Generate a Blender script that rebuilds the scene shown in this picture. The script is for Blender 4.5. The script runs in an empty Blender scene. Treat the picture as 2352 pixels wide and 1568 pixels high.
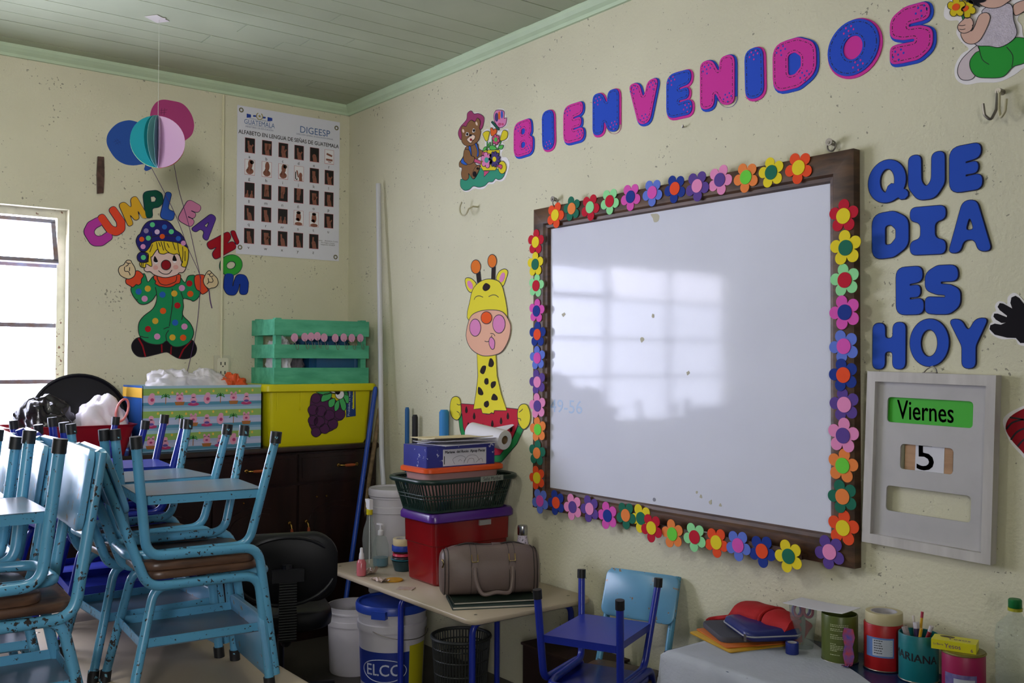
import bpy, bmesh, math, random
from mathutils import Vector, Matrix, noise
from mathutils.geometry import tessellate_polygon
random.seed(7)
scene = bpy.context.scene
COL = scene.collection
V = Vector

# ------------------------------------------------------------------ camera
F_PX, YAW, PITCH, ROLL = 2231.96, 0.657808, 0.0205937, 0.0039892
CAM = V((5.4318, -2.9, 1.55))
fw = V((-math.cos(YAW)*math.cos(PITCH), math.sin(YAW)*math.cos(PITCH), math.sin(PITCH)))
_r0 = fw.cross(V((0, 0, 1))).normalized(); _u0 = _r0.cross(fw)
rt = _r0*math.cos(ROLL)+_u0*math.sin(ROLL); up = _u0*math.cos(ROLL)-_r0*math.sin(ROLL)
cam_data = bpy.data.cameras.new('camera'); cam_data.sensor_width = 36.0
cam_data.lens = F_PX/2352*36.0; cam_data.clip_start = 0.05
cam = bpy.data.objects.new('camera', cam_data); COL.objects.link(cam)
cam.matrix_world = Matrix(((rt.x, up.x, -fw.x, CAM.x), (rt.y, up.y, -fw.y, CAM.y), (rt.z, up.z, -fw.z, CAM.z), (0, 0, 0, 1)))
scene.camera = cam
def ray(px, py): return fw+rt*((px-1176)/F_PX)-up*((py-784)/F_PX)
def at_z(px, py, z):
    d = ray(px, py); return CAM+d*((z-CAM.z)/d.z)
def at_y(px, py, y):
    d = ray(px, py); return CAM+d*((y-CAM.y)/d.y)
def at_x(px, py, x):
    d = ray(px, py); return CAM+d*((x-CAM.x)/d.x)

# ------------------------------------------------------------------ view, world, lights
scene.view_settings.view_transform = 'Standard'
scene.view_settings.look = 'None'
scene.view_settings.gamma = 1.0
scene.view_settings.exposure = 0.0
scene.view_settings.use_curve_mapping = False
world = bpy.data.worlds.new('sky'); scene.world = world; world.use_nodes = True
bg = world.node_tree.nodes['Background']
bg.inputs[0].default_value = (0.90, 0.895, 1.09, 1); bg.inputs[1].default_value = 20.0
WIN_Y0, WIN_Y1, WIN_Z0, WIN_Z1 = -3.75, -1.635, 1.06, 2.335
def area(name, loc, rot, sx, sy, power=0.0, color=(1, 1, 1), portal=False):
    d = bpy.data.lights.new(name, 'AREA'); d.shape = 'RECTANGLE'; d.size = sx; d.size_y = sy
    d.energy = power; d.color = color
    if portal: d.cycles.is_portal = True
    o = bpy.data.objects.new(name, d); COL.objects.link(o); o.location = loc; o.rotation_euler = rot
    return o
area('window_portal', (-0.14, (WIN_Y0+WIN_Y1)/2, (WIN_Z0+WIN_Z1)/2), (0, math.radians(-90), 0), WIN_Z1-WIN_Z0, WIN_Y1-WIN_Y0, portal=True)
area('window_fill_light', (8.08, -4.75, 2.1), (0, math.radians(90), 0), 1.1, 1.3, power=165, color=(1.0, 0.99, 0.94))  # extra fill light added at the unseen window to brighten the left wall
lamp = bpy.data.lights.new('ceiling_bulb_light', 'POINT'); lamp.energy = 32; lamp.color = (1.0, 0.97, 0.90); lamp.shadow_soft_size = 0.06
lamp_ob = bpy.data.objects.new('ceiling_bulb_light', lamp); COL.objects.link(lamp_ob); lamp_ob.location = (2.7, -2.45, 2.72)

# ------------------------------------------------------------------ materials
def lin(c):
    c = c/255.0
    return c/12.92 if c <= 0.04045 else ((c+0.055)/1.055)**2.4
def rgb(h):
    h = h.lstrip('#'); return (lin(int(h[0:2], 16)), lin(int(h[2:4], 16)), lin(int(h[4:6], 16)), 1)
_mats = {}
def M(name, hexc, rough=0.55, metal=0.0, var=0.0, vscale=6.0, bump=0.0, bscale=60.0, hex2=None, spec=0.5, alpha=1.0, trans=0.0, chips=0.0, chipcol='#2b211c', cscale=70.0, sheen=0.0, coat=0.0, ior=1.45, sss=0.0):
    if name in _mats: return _mats[name]
    m = bpy.data.materials.new(name); m.use_nodes = True; nt = m.node_tree; N = nt.nodes; L = nt.links
    b = N['Principled BSDF']; b.inputs['Base Color'].default_value = rgb(hexc); b.inputs['Roughness'].default_value = rough
    b.inputs['Metallic'].default_value = metal; b.inputs['Specular IOR Level'].default_value = spec; b.inputs['IOR'].default_value = ior
    b.inputs['Alpha'].default_value = alpha; b.inputs['Transmission Weight'].default_value = trans
    b.inputs['Coat Weight'].default_value = coat
    if sheen: b.inputs['Sheen Weight'].default_value = sheen
    tc = None
    def coord():
        nonlocal tc
        if tc is None: tc = N.new('ShaderNodeTexCoord')
        return tc.outputs['Object']
    src = None
    if var or hex2:
        n = N.new('ShaderNodeTexNoise'); n.inputs['Scale'].default_value = vscale; n.inputs['Detail'].default_value = 5; L.new(coord(), n.inputs['Vector'])
        r = N.new('ShaderNodeValToRGB'); r.color_ramp.elements[0].position = 0.32; r.color_ramp.elements[1].position = 0.68
        c = rgb(hexc)
        if hex2: a2 = rgb(hex2); r.color_ramp.elements[0].color = a2; r.color_ramp.elements[1].color = c
        else:
            r.color_ramp.elements[0].color = tuple(x*(1-var) for x in c[:3])+(1,); r.color_ramp.elements[1].color = tuple(min(1, x*(1+var*0.5)) for x in c[:3])+(1,)
        L.new(n.outputs['Fac'], r.inputs['Fac']); src = r.outputs['Color']
    if chips:
        n = N.new('ShaderNodeTexNoise'); n.inputs['Scale'].default_value = cscale; n.inputs['Detail'].default_value = 3; n.inputs['Roughness'].default_value = 0.6; L.new(coord(), n.inputs['Vector'])
        n2 = N.new('ShaderNodeTexNoise'); n2.inputs['Scale'].default_value = cscale/9; n2.inputs['Detail'].default_value = 2; L.new(coord(), n2.inputs['Vector'])
        ad = N.new('ShaderNodeMath'); ad.operation = 'MULTIPLY_ADD'; ad.inputs[1].default_value = 0.45; L.new(n2.outputs['Fac'], ad.inputs[0]); L.new(n.outputs['Fac'], ad.inputs[2])
        r2 = N.new('ShaderNodeValToRGB'); t = 0.97-0.25*chips; r2.color_ramp.elements[0].position = t; r2.color_ramp.elements[1].position = t+0.012
        L.new(ad.outputs[0], r2.inputs['Fac'])
        mx = N.new('ShaderNodeMix'); mx.data_type = 'RGBA'; mx.inputs[7].default_value = rgb(chipcol)
        if src is not None: L.new(src, mx.inputs[6])
        else: mx.inputs[6].default_value = rgb(hexc)
        L.new(r2.outputs['Color'], mx.inputs[0]); src = mx.outputs[2]
    if src is not None: L.new(src, b.inputs['Base Color'])
    if bump:
        n = N.new('ShaderNodeTexNoise'); n.inputs['Scale'].default_value = bscale; n.inputs['Detail'].default_value = 6; L.new(coord(), n.inputs['Vector'])
        bp = N.new('ShaderNodeBump'); bp.inputs['Strength'].default_value = bump; bp.inputs['Distance'].default_value = 0.01; L.new(n.outputs['Fac'], bp.inputs['Height']); L.new(bp.outputs['Normal'], b.inputs['Normal'])
    _mats[name] = m; return m
def wood_mat(name, c1, c2, rough=0.5, stretch=(1, 12, 12), scale=3.0, bump=0.05):
    if name in _mats: return _mats[name]
    m = bpy.data.materials.new(name); m.use_nodes = True; N = m.node_tree.nodes; L = m.node_tree.links; b = N['Principled BSDF']
    tc = N.new('ShaderNodeTexCoord'); mp = N.new('ShaderNodeMapping'); mp.inputs['Scale'].default_value = stretch; L.new(tc.outputs['Object'], mp.inputs['Vector'])
    n = N.new('ShaderNodeTexNoise'); n.inputs['Scale'].default_value = scale; n.inputs['Detail'].default_value = 8; L.new(mp.outputs['Vector'], n.inputs['Vector'])
    r = N.new('ShaderNodeValToRGB'); r.color_ramp.elements[0].position = 0.35; r.color_ramp.elements[1].position = 0.65
    r.color_ramp.elements[0].color = rgb(c1); r.color_ramp.elements[1].color = rgb(c2); L.new(n.outputs['Fac'], r.inputs['Fac']); L.new(r.outputs['Color'], b.inputs['Base Color'])
    bp = N.new('ShaderNodeBump'); bp.inputs['Strength'].default_value = bump*4; bp.inputs['Distance'].default_value = 0.005; L.new(n.outputs['Fac'], bp.inputs['Height']); L.new(bp.outputs['Normal'], b.inputs['Normal'])
    b.inputs['Roughness'].default_value = rough; _mats[name] = m; return m
def sheer_mat(name, hexc, alpha, rough=0.25, glossy=0.12):
    """thin clear or milky plastic: mostly see-through, a little gloss and colour"""
    if name in _mats: return _mats[name]
    m = bpy.data.materials.new(name); m.use_nodes = True; N = m.node_tree.nodes; L = m.node_tree.links
    b = N['Principled BSDF']; b.inputs['Base Color'].default_value = rgb(hexc); b.inputs['Roughness'].default_value = rough
    t = N.new('ShaderNodeBsdfTransparent'); t.inputs[0].default_value = tuple(0.55+0.45*x for x in rgb(hexc)[:3])+(1,)
    mx = N.new('ShaderNodeMixShader'); mx.inputs[0].default_value = alpha
    L.new(t.outputs[0], mx.inputs[1]); L.new(b.outputs[0], mx.inputs[2]); L.new(mx.outputs[0], N['Material Output'].inputs['Surface'])
    _mats[name] = m; return m

# ------------------------------------------------------------------ objects, things and parts
_MW = {}
def thing(name, label, cat, loc=(0, 0, 0), rotz=0.0, group=None, rot=None):
    o = bpy.data.objects.new(name, None); COL.objects.link(o); o.empty_display_size = 0.05
    o.location = loc; o.rotation_euler = rot if rot else (0, 0, rotz)
    tag(o, label, cat, group)
    _MW[o.name] = Matrix.LocRotScale(V(loc), o.rotation_euler, V((1, 1, 1)))
    return o
def tag(o, label, cat, group=None, kind=None):
    o['label'] = label; o['category'] = cat
    if group: o['group'] = group
    if kind: o['kind'] = kind
class MB:
    def __init__(s): s.v = []; s.f = []
    def add(s, vs, fs):
        k = len(s.v); s.v.extend([V(x) for x in vs]); s.f.extend([tuple(i+k for i in f) for f in fs]); return s
    def box(s, c, size, rot=None):
        x, y, z = size[0]/2, size[1]/2, size[2]/2
        pts = [V((a*x, b*y, d*z)) for d in (-1, 1) for b in (-1, 1) for a in (-1, 1)]
        if rot is not None: pts = [rot@p for p in pts]
        c = V(c)
        return s.add([c+p for p in pts], [(0, 2, 3, 1), (4, 5, 7, 6), (0, 1, 5, 4), (2, 6, 7, 3), (0, 4, 6, 2), (1, 3, 7, 5)])
    def tube(s, pts, r, seg=10, caps=True, closed=False):
        pts = [V(p) for p in pts]; n = len(pts)
        rr = r if isinstance(r, (list, tuple)) else [r]*n
        tang = []
        for i in range(n):
            a = pts[(i-1) % n] if (closed or i > 0) else pts[i]; b = pts[(i+1) % n] if (closed or i < n-1) else pts[i]
            tang.append((b-a).normalized())
        ref = V((0, 0, 1)) if abs(tang[0].z) < 0.9 else V((1, 0, 0))
        nx = tang[0].cross(ref).normalized(); rings = []
        vs = []
        for i in range(n):
            if i: 
                q = tang[i-1].rotation_difference(tang[i]); nx = q@nx
            ny = tang[i].cross(nx).normalized()
            for k in range(seg):
                a = 2*math.pi*k/seg; vs.append(pts[i]+(nx*math.cos(a)+ny*math.sin(a))*rr[i])
        fs = []
        for i in range(n if closed else n-1):
            j = (i+1) % n
            for k in range(seg):
                fs.append((i*seg+k, i*seg+(k+1) % seg, j*seg+(k+1) % seg, j*seg+k))
        if caps and not closed:
            fs.append(tuple(reversed(range(seg)))); fs.append(tuple((n-1)*seg+k for k in range(seg)))
        return s.add(vs, fs)
    def lathe(s, prof, c=(0, 0, 0), seg=28, mat=None, capb=True, capt=True):
        c = V(c); vs = []; n = len(prof)
        for r, z in prof:
            for k in range(seg):
                a = 2*math.pi*k/seg; p = V((r*math.cos(a), r*math.sin(a), z))
                vs.append(c+(mat@p if mat is not None else p))
        fs = [(i*seg+k, i*seg+(k+1) % seg, (i+1)*seg+(k+1) % seg, (i+1)*seg+k) for i in range(n-1) for k in range(seg)]
        if capb: fs.append(tuple(reversed(range(seg))))
        if capt: fs.append(tuple((n-1)*seg+k for k in range(seg)))
        return s.add(vs, fs)
    def loft(s, rings, capb=True, capt=True):
        k = len(rings[0]); vs = [p for r in rings for p in r]; n = len(rings)
        fs = [(i*k+j, i*k+(j+1) % k, (i+1)*k+(j+1) % k, (i+1)*k+j) for i in range(n-1) for j in range(k)]
        if capb: fs.append(tuple(reversed(range(k))))
        if capt: fs.append(tuple((n-1)*k+j for j in range(k)))
        return s.add(vs, fs)
    def prism(s, plane, poly, c0, c1, holes=()):
        def clean(l):
            out = []
            for p in l:
                if not out or math.dist(p, out[-1]) > 2.5e-4: out.append(p)
            while len(out) > 3 and math.dist(out[0], out[-1]) <= 2.5e-4: out.pop()
            return out
        loops = [clean(poly)]+[clean(h) for h in holes]
        tris = tessellate_polygon([[V((p[0], p[1], 0)) for p in l] for l in loops])
        flat = [p for l in loops for p in l]; n = len(flat)
        vs = [plane(p[0], p[1], c1) for p in flat]+[plane(p[0], p[1], c0) for p in flat]
        fs = [tuple(t) for t in tris]+[tuple(i+n for i in reversed(t)) for t in tris]
        k = 0
        for l in loops:
            m = len(l)
            for i in range(m):
                a, b = k+i, k+(i+1) % m; fs.append((a, a+n, b+n, b))
            k += m
        return s.add(vs, fs)
    def build(s, name, mat, parent=None, world=False, loc=None, smooth=True, angle=35, fix=True):
        me = bpy.data.meshes.new(name); vs = s.v
        if loc is not None: vs = [p-V(loc) for p in vs]
        if world and parent is not None:
            top = parent
            while top.parent: top = top.parent
            inv = _MW[top.name].inverted(); vs = [inv@p for p in vs]
        me.from_pydata([tuple(p) for p in vs], [], s.f); me.update()
        if fix:
            bm = bmesh.new(); bm.from_mesh(me); bmesh.ops.recalc_face_normals(bm, faces=bm.faces); bm.to_mesh(me); bm.free()
        if smooth:
            me.shade_smooth(); me.set_sharp_from_angle(angle=math.radians(angle))
        me.materials.append(mat)
        o = bpy.data.objects.new(name, me); COL.objects.link(o)
        if loc is not None: o.location = loc
        if parent is not None: o.parent = parent
        return o
class Plane:
    def __init__(s, o, u, v, n): s.o, s.u, s.v, s.n = V(o), V(u), V(v), V(n)
    def __call__(s, a, b, c=0.0): return s.o+s.u*a+s.v*b+s.n*c
    def px(s, x, y, c=0.0):
        d = ray(x, y); t = (s.o+s.n*c-CAM).dot(s.n)/d.dot(s.n); p = CAM+d*t-s.o
        return (p.dot(s.u), p.dot(s.v))
WR = Plane((0, 0, 0), (1, 0, 0), (0, 0, 1), (0, -1, 0))
WL = Plane((0, 0, 0), (0, 1, 0), (0, 0, 1), (1, 0, 0))
def catmull(pts, n=4):
    out = []; m = len(pts)
    for i in range(m):
        p0, p1, p2, p3 = pts[(i-1) % m], pts[i], pts[(i+1) % m], pts[(i+2) % m]
        for k in range(n):
            t = k/n; t2 = t*t; t3 = t2*t
            out.append(tuple(0.5*((2*b)+(-a+c)*t+(2*a-5*b+4*c-d)*t2+(-a+3*b-3*c+d)*t3) for a, b, c, d in zip(p0, p1, p2, p3)))
    return out
def catmull_open(pts, n=4):
    q = [pts[0]]+list(pts)+[pts[-1]]; out = []
    for i in range(1, len(q)-2):
        p0, p1, p2, p3 = q[i-1], q[i], q[i+1], q[i+2]
        for k in range(n):
            t = k/n; t2 = t*t; t3 = t2*t
            out.append(tuple(0.5*((2*b)+(-a+c)*t+(2*a-5*b+4*c-d)*t2+(-a+3*b-3*c+d)*t3) for a, b, c, d in zip(p0, p1, p2, p3)))
    out.append(tuple(pts[-1])); return out
def fillet2(poly, r, n=5):
    out = []; m = len(poly)
    for i in range(m):
        p = V(poly[i]).to_2d(); a = V(poly[i-1]).to_2d(); b = V(poly[(i+1) % m]).to_2d()
        da, db = a-p, b-p; la, lb = da.length, db.length
        if la < 1e-7 or lb < 1e-7: continue
        da /= la; db /= lb; ang = math.acos(max(-1, min(1, da.dot(db))))
        if ang > 3.0: out.append((p.x, p.y)); continue
        d = min(r/math.tan(ang/2), la*0.49, lb*0.49); q0, q1 = p+da*d, p+db*d
        for k in range(n+1):
            t = k/n; x = q0*(1-t)**2+p*2*t*(1-t)+q1*t*t; out.append((x.x, x.y))
    return out
def fillet3(pts, r, n=6):
    pts = [V(p) for p in pts]; out = [pts[0]]
    for i in range(1, len(pts)-1):
        p, a, b = pts[i], pts[i-1], pts[i+1]; da, db = a-p, b-p; la, lb = da.length, db.length; da /= la; db /= lb
        ang = math.acos(max(-1, min(1, da.dot(db))))
        rad = r[i] if isinstance(r, (list, tuple)) else r
        d = min(rad/math.tan(ang/2), la*0.48, lb*0.48); q0, q1 = p+da*d, p+db*d
        for k in range(n+1):
            t = k/n; out.append(q0*(1-t)**2+p*2*t*(1-t)+q1*t*t)
    out.append(pts[-1]); return out
def offset_poly(poly, d):
    m = len(poly); out = []
    area2 = sum(poly[i][0]*poly[(i+1) % m][1]-poly[(i+1) % m][0]*poly[i][1] for i in range(m)); sg = 1 if area2 > 0 else -1
    for i in range(m):
        a, p, b = V(poly[i-1]).to_2d(), V(poly[i]).to_2d(), V(poly[(i+1) % m]).to_2d()
        e1, e2 = (p-a), (b-p)
        if e1.length < 1e-9 or e2.length < 1e-9: continue
        e1.normalize(); e2.normalize()
        n = V((e1.y+e2.y, -e1.x-e2.x)).to_2d()
        if n.length < 1e-6: n = V((e1.y, -e1.x)).to_2d()
        n.normalize(); q = p+n*(d*sg); out.append((q.x, q.y))
    return out
def ellipse(cx, cy, rx, ry, n=28, ang=0.0):
    c, s = math.cos(ang), math.sin(ang); out = []
    for k in range(n):
        a = 2*math.pi*k/n; x, y = rx*math.cos(a), ry*math.sin(a); out.append((cx+x*c-y*s, cy+x*s+y*c))
    return out
def rrect(w, d, r, n=5):
    out = []
    for cx, cy, a0 in ((w/2-r, d/2-r, 0), (-w/2+r, d/2-r, 90), (-w/2+r, -d/2+r, 180), (w/2-r, -d/2+r, 270)):
        for k in range(n+1):
            a = math.radians(a0+90*k/n); out.append((cx+r*math.cos(a), cy+r*math.sin(a)))
    return out
def rring(z, w, d, r, n=5, cx=0, cy=0): return [V((cx+x, cy+y, z)) for x, y in rrect(w, d, r, n)]
def ribbon(mb, plane, pts, width, c0, c1, closed=False):
    m = len(pts)
    if m < 2: return
    Lf, Rt = [], []
    for i in range(m):
        a = pts[(i-1) % m] if (closed or i > 0) else pts[i]; b = pts[(i+1) % m] if (closed or i < m-1) else pts[i]
        t = V((b[0]-a[0], b[1]-a[1])).to_2d()
        if t.length < 1e-9: t = V((1, 0)).to_2d()
        t.normalize(); n = V((-t.y, t.x)).to_2d()*(width/2)
        Lf.append((pts[i][0]+n.x, pts[i][1]+n.y)); Rt.append((pts[i][0]-n.x, pts[i][1]-n.y))
    vs = []; 
    for i in range(m): vs += [plane(*Lf[i], c1), plane(*Rt[i], c1), plane(*Rt[i], c0), plane(*Lf[i], c0)]
    fs = []
    for i in range(m if closed else m-1):
        j = (i+1) % m
        for k in range(4): fs.append((i*4+k, i*4+(k+1) % 4, j*4+(k+1) % 4, j*4+k))
    if not closed: fs += [(3, 2, 1, 0), tuple((m-1)*4+k for k in range(4))]
    mb.add(vs, fs)
def text_mb(mb, s, fn, size=1.0, align='CENTER', extrude=0.0, space=1.0):
    """the glyphs of s as faces; fn maps glyph coordinates (x, y) to a point in space"""
    cu = bpy.data.curves.new('glyphs', 'FONT'); cu.body = s; cu.size = size; cu.align_x = align; cu.align_y = 'CENTER'; cu.resolution_u = 3; cu.space_character = space
    ob = bpy.data.objects.new('glyphs', cu); COL.objects.link(ob)
    dg = bpy.context.evaluated_depsgraph_get(); me = bpy.data.meshes.new_from_object(ob.evaluated_get(dg))
    mb.add([fn(v.co.x, v.co.y) for v in me.vertices], [tuple(p.vertices) for p in me.polygons])
    bpy.data.objects.remove(ob); bpy.data.curves.remove(cu); bpy.data.meshes.remove(me)
def struct(name, mb, mat, parent=None, **k):
    o = mb.build(name, mat, parent, **k)
    o['kind'] = 'structure'
    return o
def copy_tree(o, parent=None):
    c = o.copy(); COL.objects.link(c)
    if parent is not None: c.parent = parent
    for ch in list(o.children): copy_tree(ch, c)
    return c

# ------------------------------------------------------------------ the room
WALL = M('cream_plaster', '#d4d0b6', rough=0.8, var=0.05, vscale=2.2, chips=0.22, chipcol='#928e7e', cscale=55, bump=0.32, bscale=75, spec=0.25)
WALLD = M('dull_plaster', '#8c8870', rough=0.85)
CEIL = M('pale_green_boards', '#a9b197', rough=0.55, var=0.07, vscale=3.0, spec=0.4)
TRIM = M('pale_green_moulding', '#bcd0b0', rough=0.45, var=0.05, vscale=8)
FLOORM = M('grey_floor_tile', '#403b36', rough=0.45, var=0.12, vscale=4)
RX, RY, H = 7.4, -6.5, 3.14
mb = MB().box((RX/2, RY/2, -0.05), (RX+0.6, -RY+0.6, 0.1)); struct('floor', mb, FLOORM, smooth=False)
struct('wall_right', MB().box((RX/2, 0.075, H/2), (RX+0.3, 0.15, H)), WALL, smooth=False)
mb = MB()   # left wall with the window opening
mb.box((-0.075, (WIN_Y1+0.0)/2, H/2), (0.15, -WIN_Y1, H)); mb.box((-0.075, (RY+WIN_Y0)/2, H/2), (0.15, WIN_Y0-RY, H))
wl, wc = WIN_Y1-WIN_Y0, (WIN_Y1+WIN_Y0)/2
mb.box((-0.075, wc, WIN_Z0/2), (0.15, wl, WIN_Z0)); mb.box((-0.075, wc, (H+WIN_Z1)/2), (0.15, wl, H-WIN_Z1))
struct('wall_left', mb, WALL, smooth=False)
mb = MB().box((RX/2, RY-0.075, H/2), (RX+0.3, 0.15, H))
struct('wall_back', mb, WALLD, smooth=False)
mb = MB()   # wall behind the camera; its unseen window is put in to light the left wall
WFY0, WFY1, WFZ0, WFZ1 = -5.4, -4.1, 1.55, 2.65
for a, b, c, d in ((RY, WFY0, 0, H), (WFY1, 0, 0, H), (WFY0, WFY1, 0, WFZ0), (WFY0, WFY1, WFZ1, H)): mb.box((RX+0.075, (a+b)/2, (c+d)/2), (0.15, b-a, d-c))
for y in (WFY0-.05, WFY1+.05): mb.box((RX+.45, y, (WFZ0+WFZ1)/2), (.6, .1, WFZ1-WFZ0+.2))   # recess added to keep this window's light off the right wall
for z in (WFZ0-.05, WFZ1+.05): mb.box((RX+.45, (WFY0+WFY1)/2, z), (.6, WFY1-WFY0+.2, .1))
struct('wall_front', mb, WALLD, smooth=False)
mb = MB(); x = 0.0; rnd = random.Random(3)
while x < RX:
    y = 0.0; cuts = sorted(rnd.uniform(-6.2, -0.4) for _ in range(2))[::-1]+[RY]
    for c in cuts:
        mb.box((x+0.0655, (y+c)/2, H+0.01+rnd.uniform(-0.0015, 0.0015)), (0.1268, abs(c-y)-0.004, 0.02)); y = c
    x += 0.131
mb.box((RX/2, RY/2, H+0.04), (RX+0.3, -RY+0.3, 0.03))
ceiling = struct('ceiling', mb, CEIL, smooth=False)
crown = [(0, 0), (0.014, 0), (0.018, 0.014), (0.034, 0.026), (0.046, 0.040), (0.050, 0.053), (0.050, 0.058), (0, 0.058)]
for name, ends, pl in (('trim_1', (RY, 0), lambda t, a, b: V((a, t, H-0.056+b))), ('trim_2', (0, RX), lambda t, a, b: V((t, -a, H-0.056+b)))):
    struct(name, MB().loft([[pl(t, a, b) for a, b in crown] for t in ends]), TRIM, smooth=False)
# window in the left wall
FRW = M('worn_window_paint', '#d8d6c2', rough=0.5, var=0.15, vscale=14, chips=0.30, chipcol='#7b5a48', cscale=50)
BAR = M('rusty_blue_grey_bar', '#8f93a8', rough=0.5, var=0.3, vscale=18, hex2='#8a6f66')
GLASS = sheer_mat('window_glass', '#f4faff', 0.06, rough=0.05)
mb = MB(); xo = -0.10
mb.box((xo, WIN_Y1-0.02, (WIN_Z0+WIN_Z1)/2), (0.05, 0.04, WIN_Z1-WIN_Z0)); mb.box((xo, WIN_Y0+0.02, (WIN_Z0+WIN_Z1)/2), (0.05, 0.04, WIN_Z1-WIN_Z0))
mb.box((xo, wc, WIN_Z1-0.02), (0.05, wl-0.08, 0.04)); mb.box((xo, wc, WIN_Z0+0.02), (0.05, wl-0.08, 0.04))
win = struct('window_1', mb, FRW, smooth=False)
mb = MB()
for z in (2.043, 1.729, 1.435): mb.box((xo, wc, z), (0.035, wl-0.08, 0.022))
for y in (-2.34, -3.04): mb.box((xo, y, (WIN_Z0+WIN_Z1)/2), (0.034, 0.026, WIN_Z1-WIN_Z0-0.08))
struct('glazing_bars', mb, BAR, win, smooth=False)
mb = MB()
for a, b in ((-1.68, -2.33), (-2.35, -3.03), (-3.05, -3.71)):
    for z0, z1 in ((1.10, 1.424), (1.446, 1.718), (1.74, 2.032)): mb.box((xo, (a+b)/2, (z0+z1)/2), (0.004, abs(a-b)-0.02, z1-z0))
struct('panes', mb, GLASS, win, smooth=False)
tilt = Matrix.Rotation(math.radians(-20), 3, 'Y')
for y0, y1 in ((-1.685, -2.325),):
    mb = MB(); c = V((xo+0.055, (y0+y1)/2, 2.165)); w = abs(y1-y0)
    for off, size in ((V((0, 0, 0.115)), (0.02, w, 0.022)), (V((0, 0, -0.115)), (0.02, w, 0.022)), (V((0, w/2-0.011, 0)), (0.02, 0.022, 0.23)), (V((0, -w/2+0.011, 0)), (0.02, 0.022, 0.23))):
        mb.box(c+tilt@off, size, tilt)
    sash = struct('vent_sash', mb, BAR, win, smooth=False)
    struct('sash_pane', MB().box(c, (0.004, w-0.04, 0.21), tilt), GLASS, sash, smooth=False)
mb = MB()
for z in (1.57, 2.1, 2.63): mb.box((RX+0.66, -4.75, z), (0.05, 1.3, 0.04))
for y in (-5.38, -4.75, -4.12): mb.box((RX+0.66, y, 2.1), (0.05, 0.04, 1.1))
struct('window_2', mb, FRW, smooth=False)  # frame of the unseen window, at the end of the added recess
# ------------------------------------------------------------------ foam and paper decorations
def foam(name, hexc): return M('foam_'+name, hexc, rough=0.8, spec=0.2, bump=0.04, bscale=400)
INK = M('black_marker_ink', '#16121a', rough=0.6)
PINK, BLUE = foam('hot_pink', '#d0399c'), foam('blue', '#2c50c4')
DOTP = M('ink_blue_dots', '#252a78', rough=0.6)
def pxs(plane, pts, c=0.0): return [plane.px(x, y, c) for x, y in pts]
def sheet(name, plane, poly, mat, parent, c0, c1, holes=()):
    return MB().prism(plane, poly, c0, c1, holes).build(name, mat, parent, world=True, angle=50)
# bubble letter outlines in a unit square
GL = {
 'B': ([(0, 0), (0, 1), (.9, 1), (.93, .6), (.82, .52), (1, .44), (1, 0)], [[(.4, .6), (.4, .77), (.58, .77), (.62, .68), (.58, .6)], [(.4, .22), (.4, .39), (.58, .39), (.64, .3), (.58, .22)]]),
 'I': ([(0, 0), (0, 1), (1, 1), (1, 0)], []),
 'E': ([(0, 0), (0, 1), (.96, 1), (.96, .68), (.5, .64), (.5, .6), (.88, .62), (.88, .36), (.5, .36), (.5, .31), (1, .34), (1, 0)], []),
 'N': ([(0, 0), (0, 1), (.36, 1), (.57, .66), (.57, 1), (1, 1), (1, 0), (.64, 0), (.42, .36), (.42, 0)], []),
 'V': ([(0, 1), (.36, 1), (.51, .55), (.64, 1), (1, 1), (.7, 0), (.34, 0)], []),
 'D': ([(0, 0), (0, 1), (.6, 1), (1, .8), (1, .2), (.6, 0)], [[(.36, .28), (.36, .7), (.52, .72), (.66, .6), (.66, .4), (.52, .28)]]),
 'S': ([(.92, 1), (.35, 1), (0, .86), (0, .5), (.32, .41), (.58, .39), (.58, .34), (.3, .35), (0, .36), (0, .02), (.3, 0), (.68, 0), (1, .16), (1, .5), (.72, .6), (.45, .62), (.45, .67), (.95, .67)], []),
 'U': ([(0, 1), (.35, 1), (.36, .4), (.5, .26), (.64, .4), (.65, 1), (1, 1), (1, .3), (.74, 0), (.26, 0), (0, .3)], []),
 'A': ([(.34, 1), (.66, 1), (1, 0), (.7, 0), (.62, .24), (.36, .24), (.28, 0), (0, 0)], [[(.4, .42), (.5, .72), (.6, .42)]]),
 'H': ([(0, 0), (0, 1), (.38, 1), (.38, .66), (.62, .66), (.62, 1), (1, 1), (1, 0), (.62, 0), (.62, .38), (.38, .38), (.38, 0)], []),
 'Y': ([(0, 1), (.32, 1), (.5, .72), (.68, 1), (1, 1), (.68, .45), (.68, 0), (.34, 0), (.34, .45)], []),
 'C': ([(.95, .98), (.4, 1), (0, .8), (0, .2), (.4, 0), (1, .03), (1, .34), (.55, .32), (.38, .42), (.38, .6), (.55, .68), (.95, .66)], []),
 'M': ([(0, 0), (.06, 1), (.34, 1), (.5, .58), (.66, 1), (.94, 1), (1, 0), (.76, 0), (.71, .5), (.6, .1), (.4, .1), (.29, .5), (.24, 0)], []),
 'P': ([(0, 0), (0, 1), (.72, 1), (1, .86), (1, .5), (.72, .36), (.36, .36), (.36, 0)], [[(.36, .57), (.36, .8), (.58, .8), (.68, .69), (.58, .57)]]),
 'L': ([(0, 0), (0, 1), (.42, 1), (.42, .36), (1, .36), (1, 0)], []),
 'J': ([(0, 0), (0, .28), (.3, .33), (.3, .67), (0, .72), (0, 1), (1, 1), (1, .72), (.7, .67), (.7, .33), (1, .28), (1, 0)], []),
}
def el(cx, cy, rx, ry): return ellipse(cx, cy, rx, ry, 40)
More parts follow.
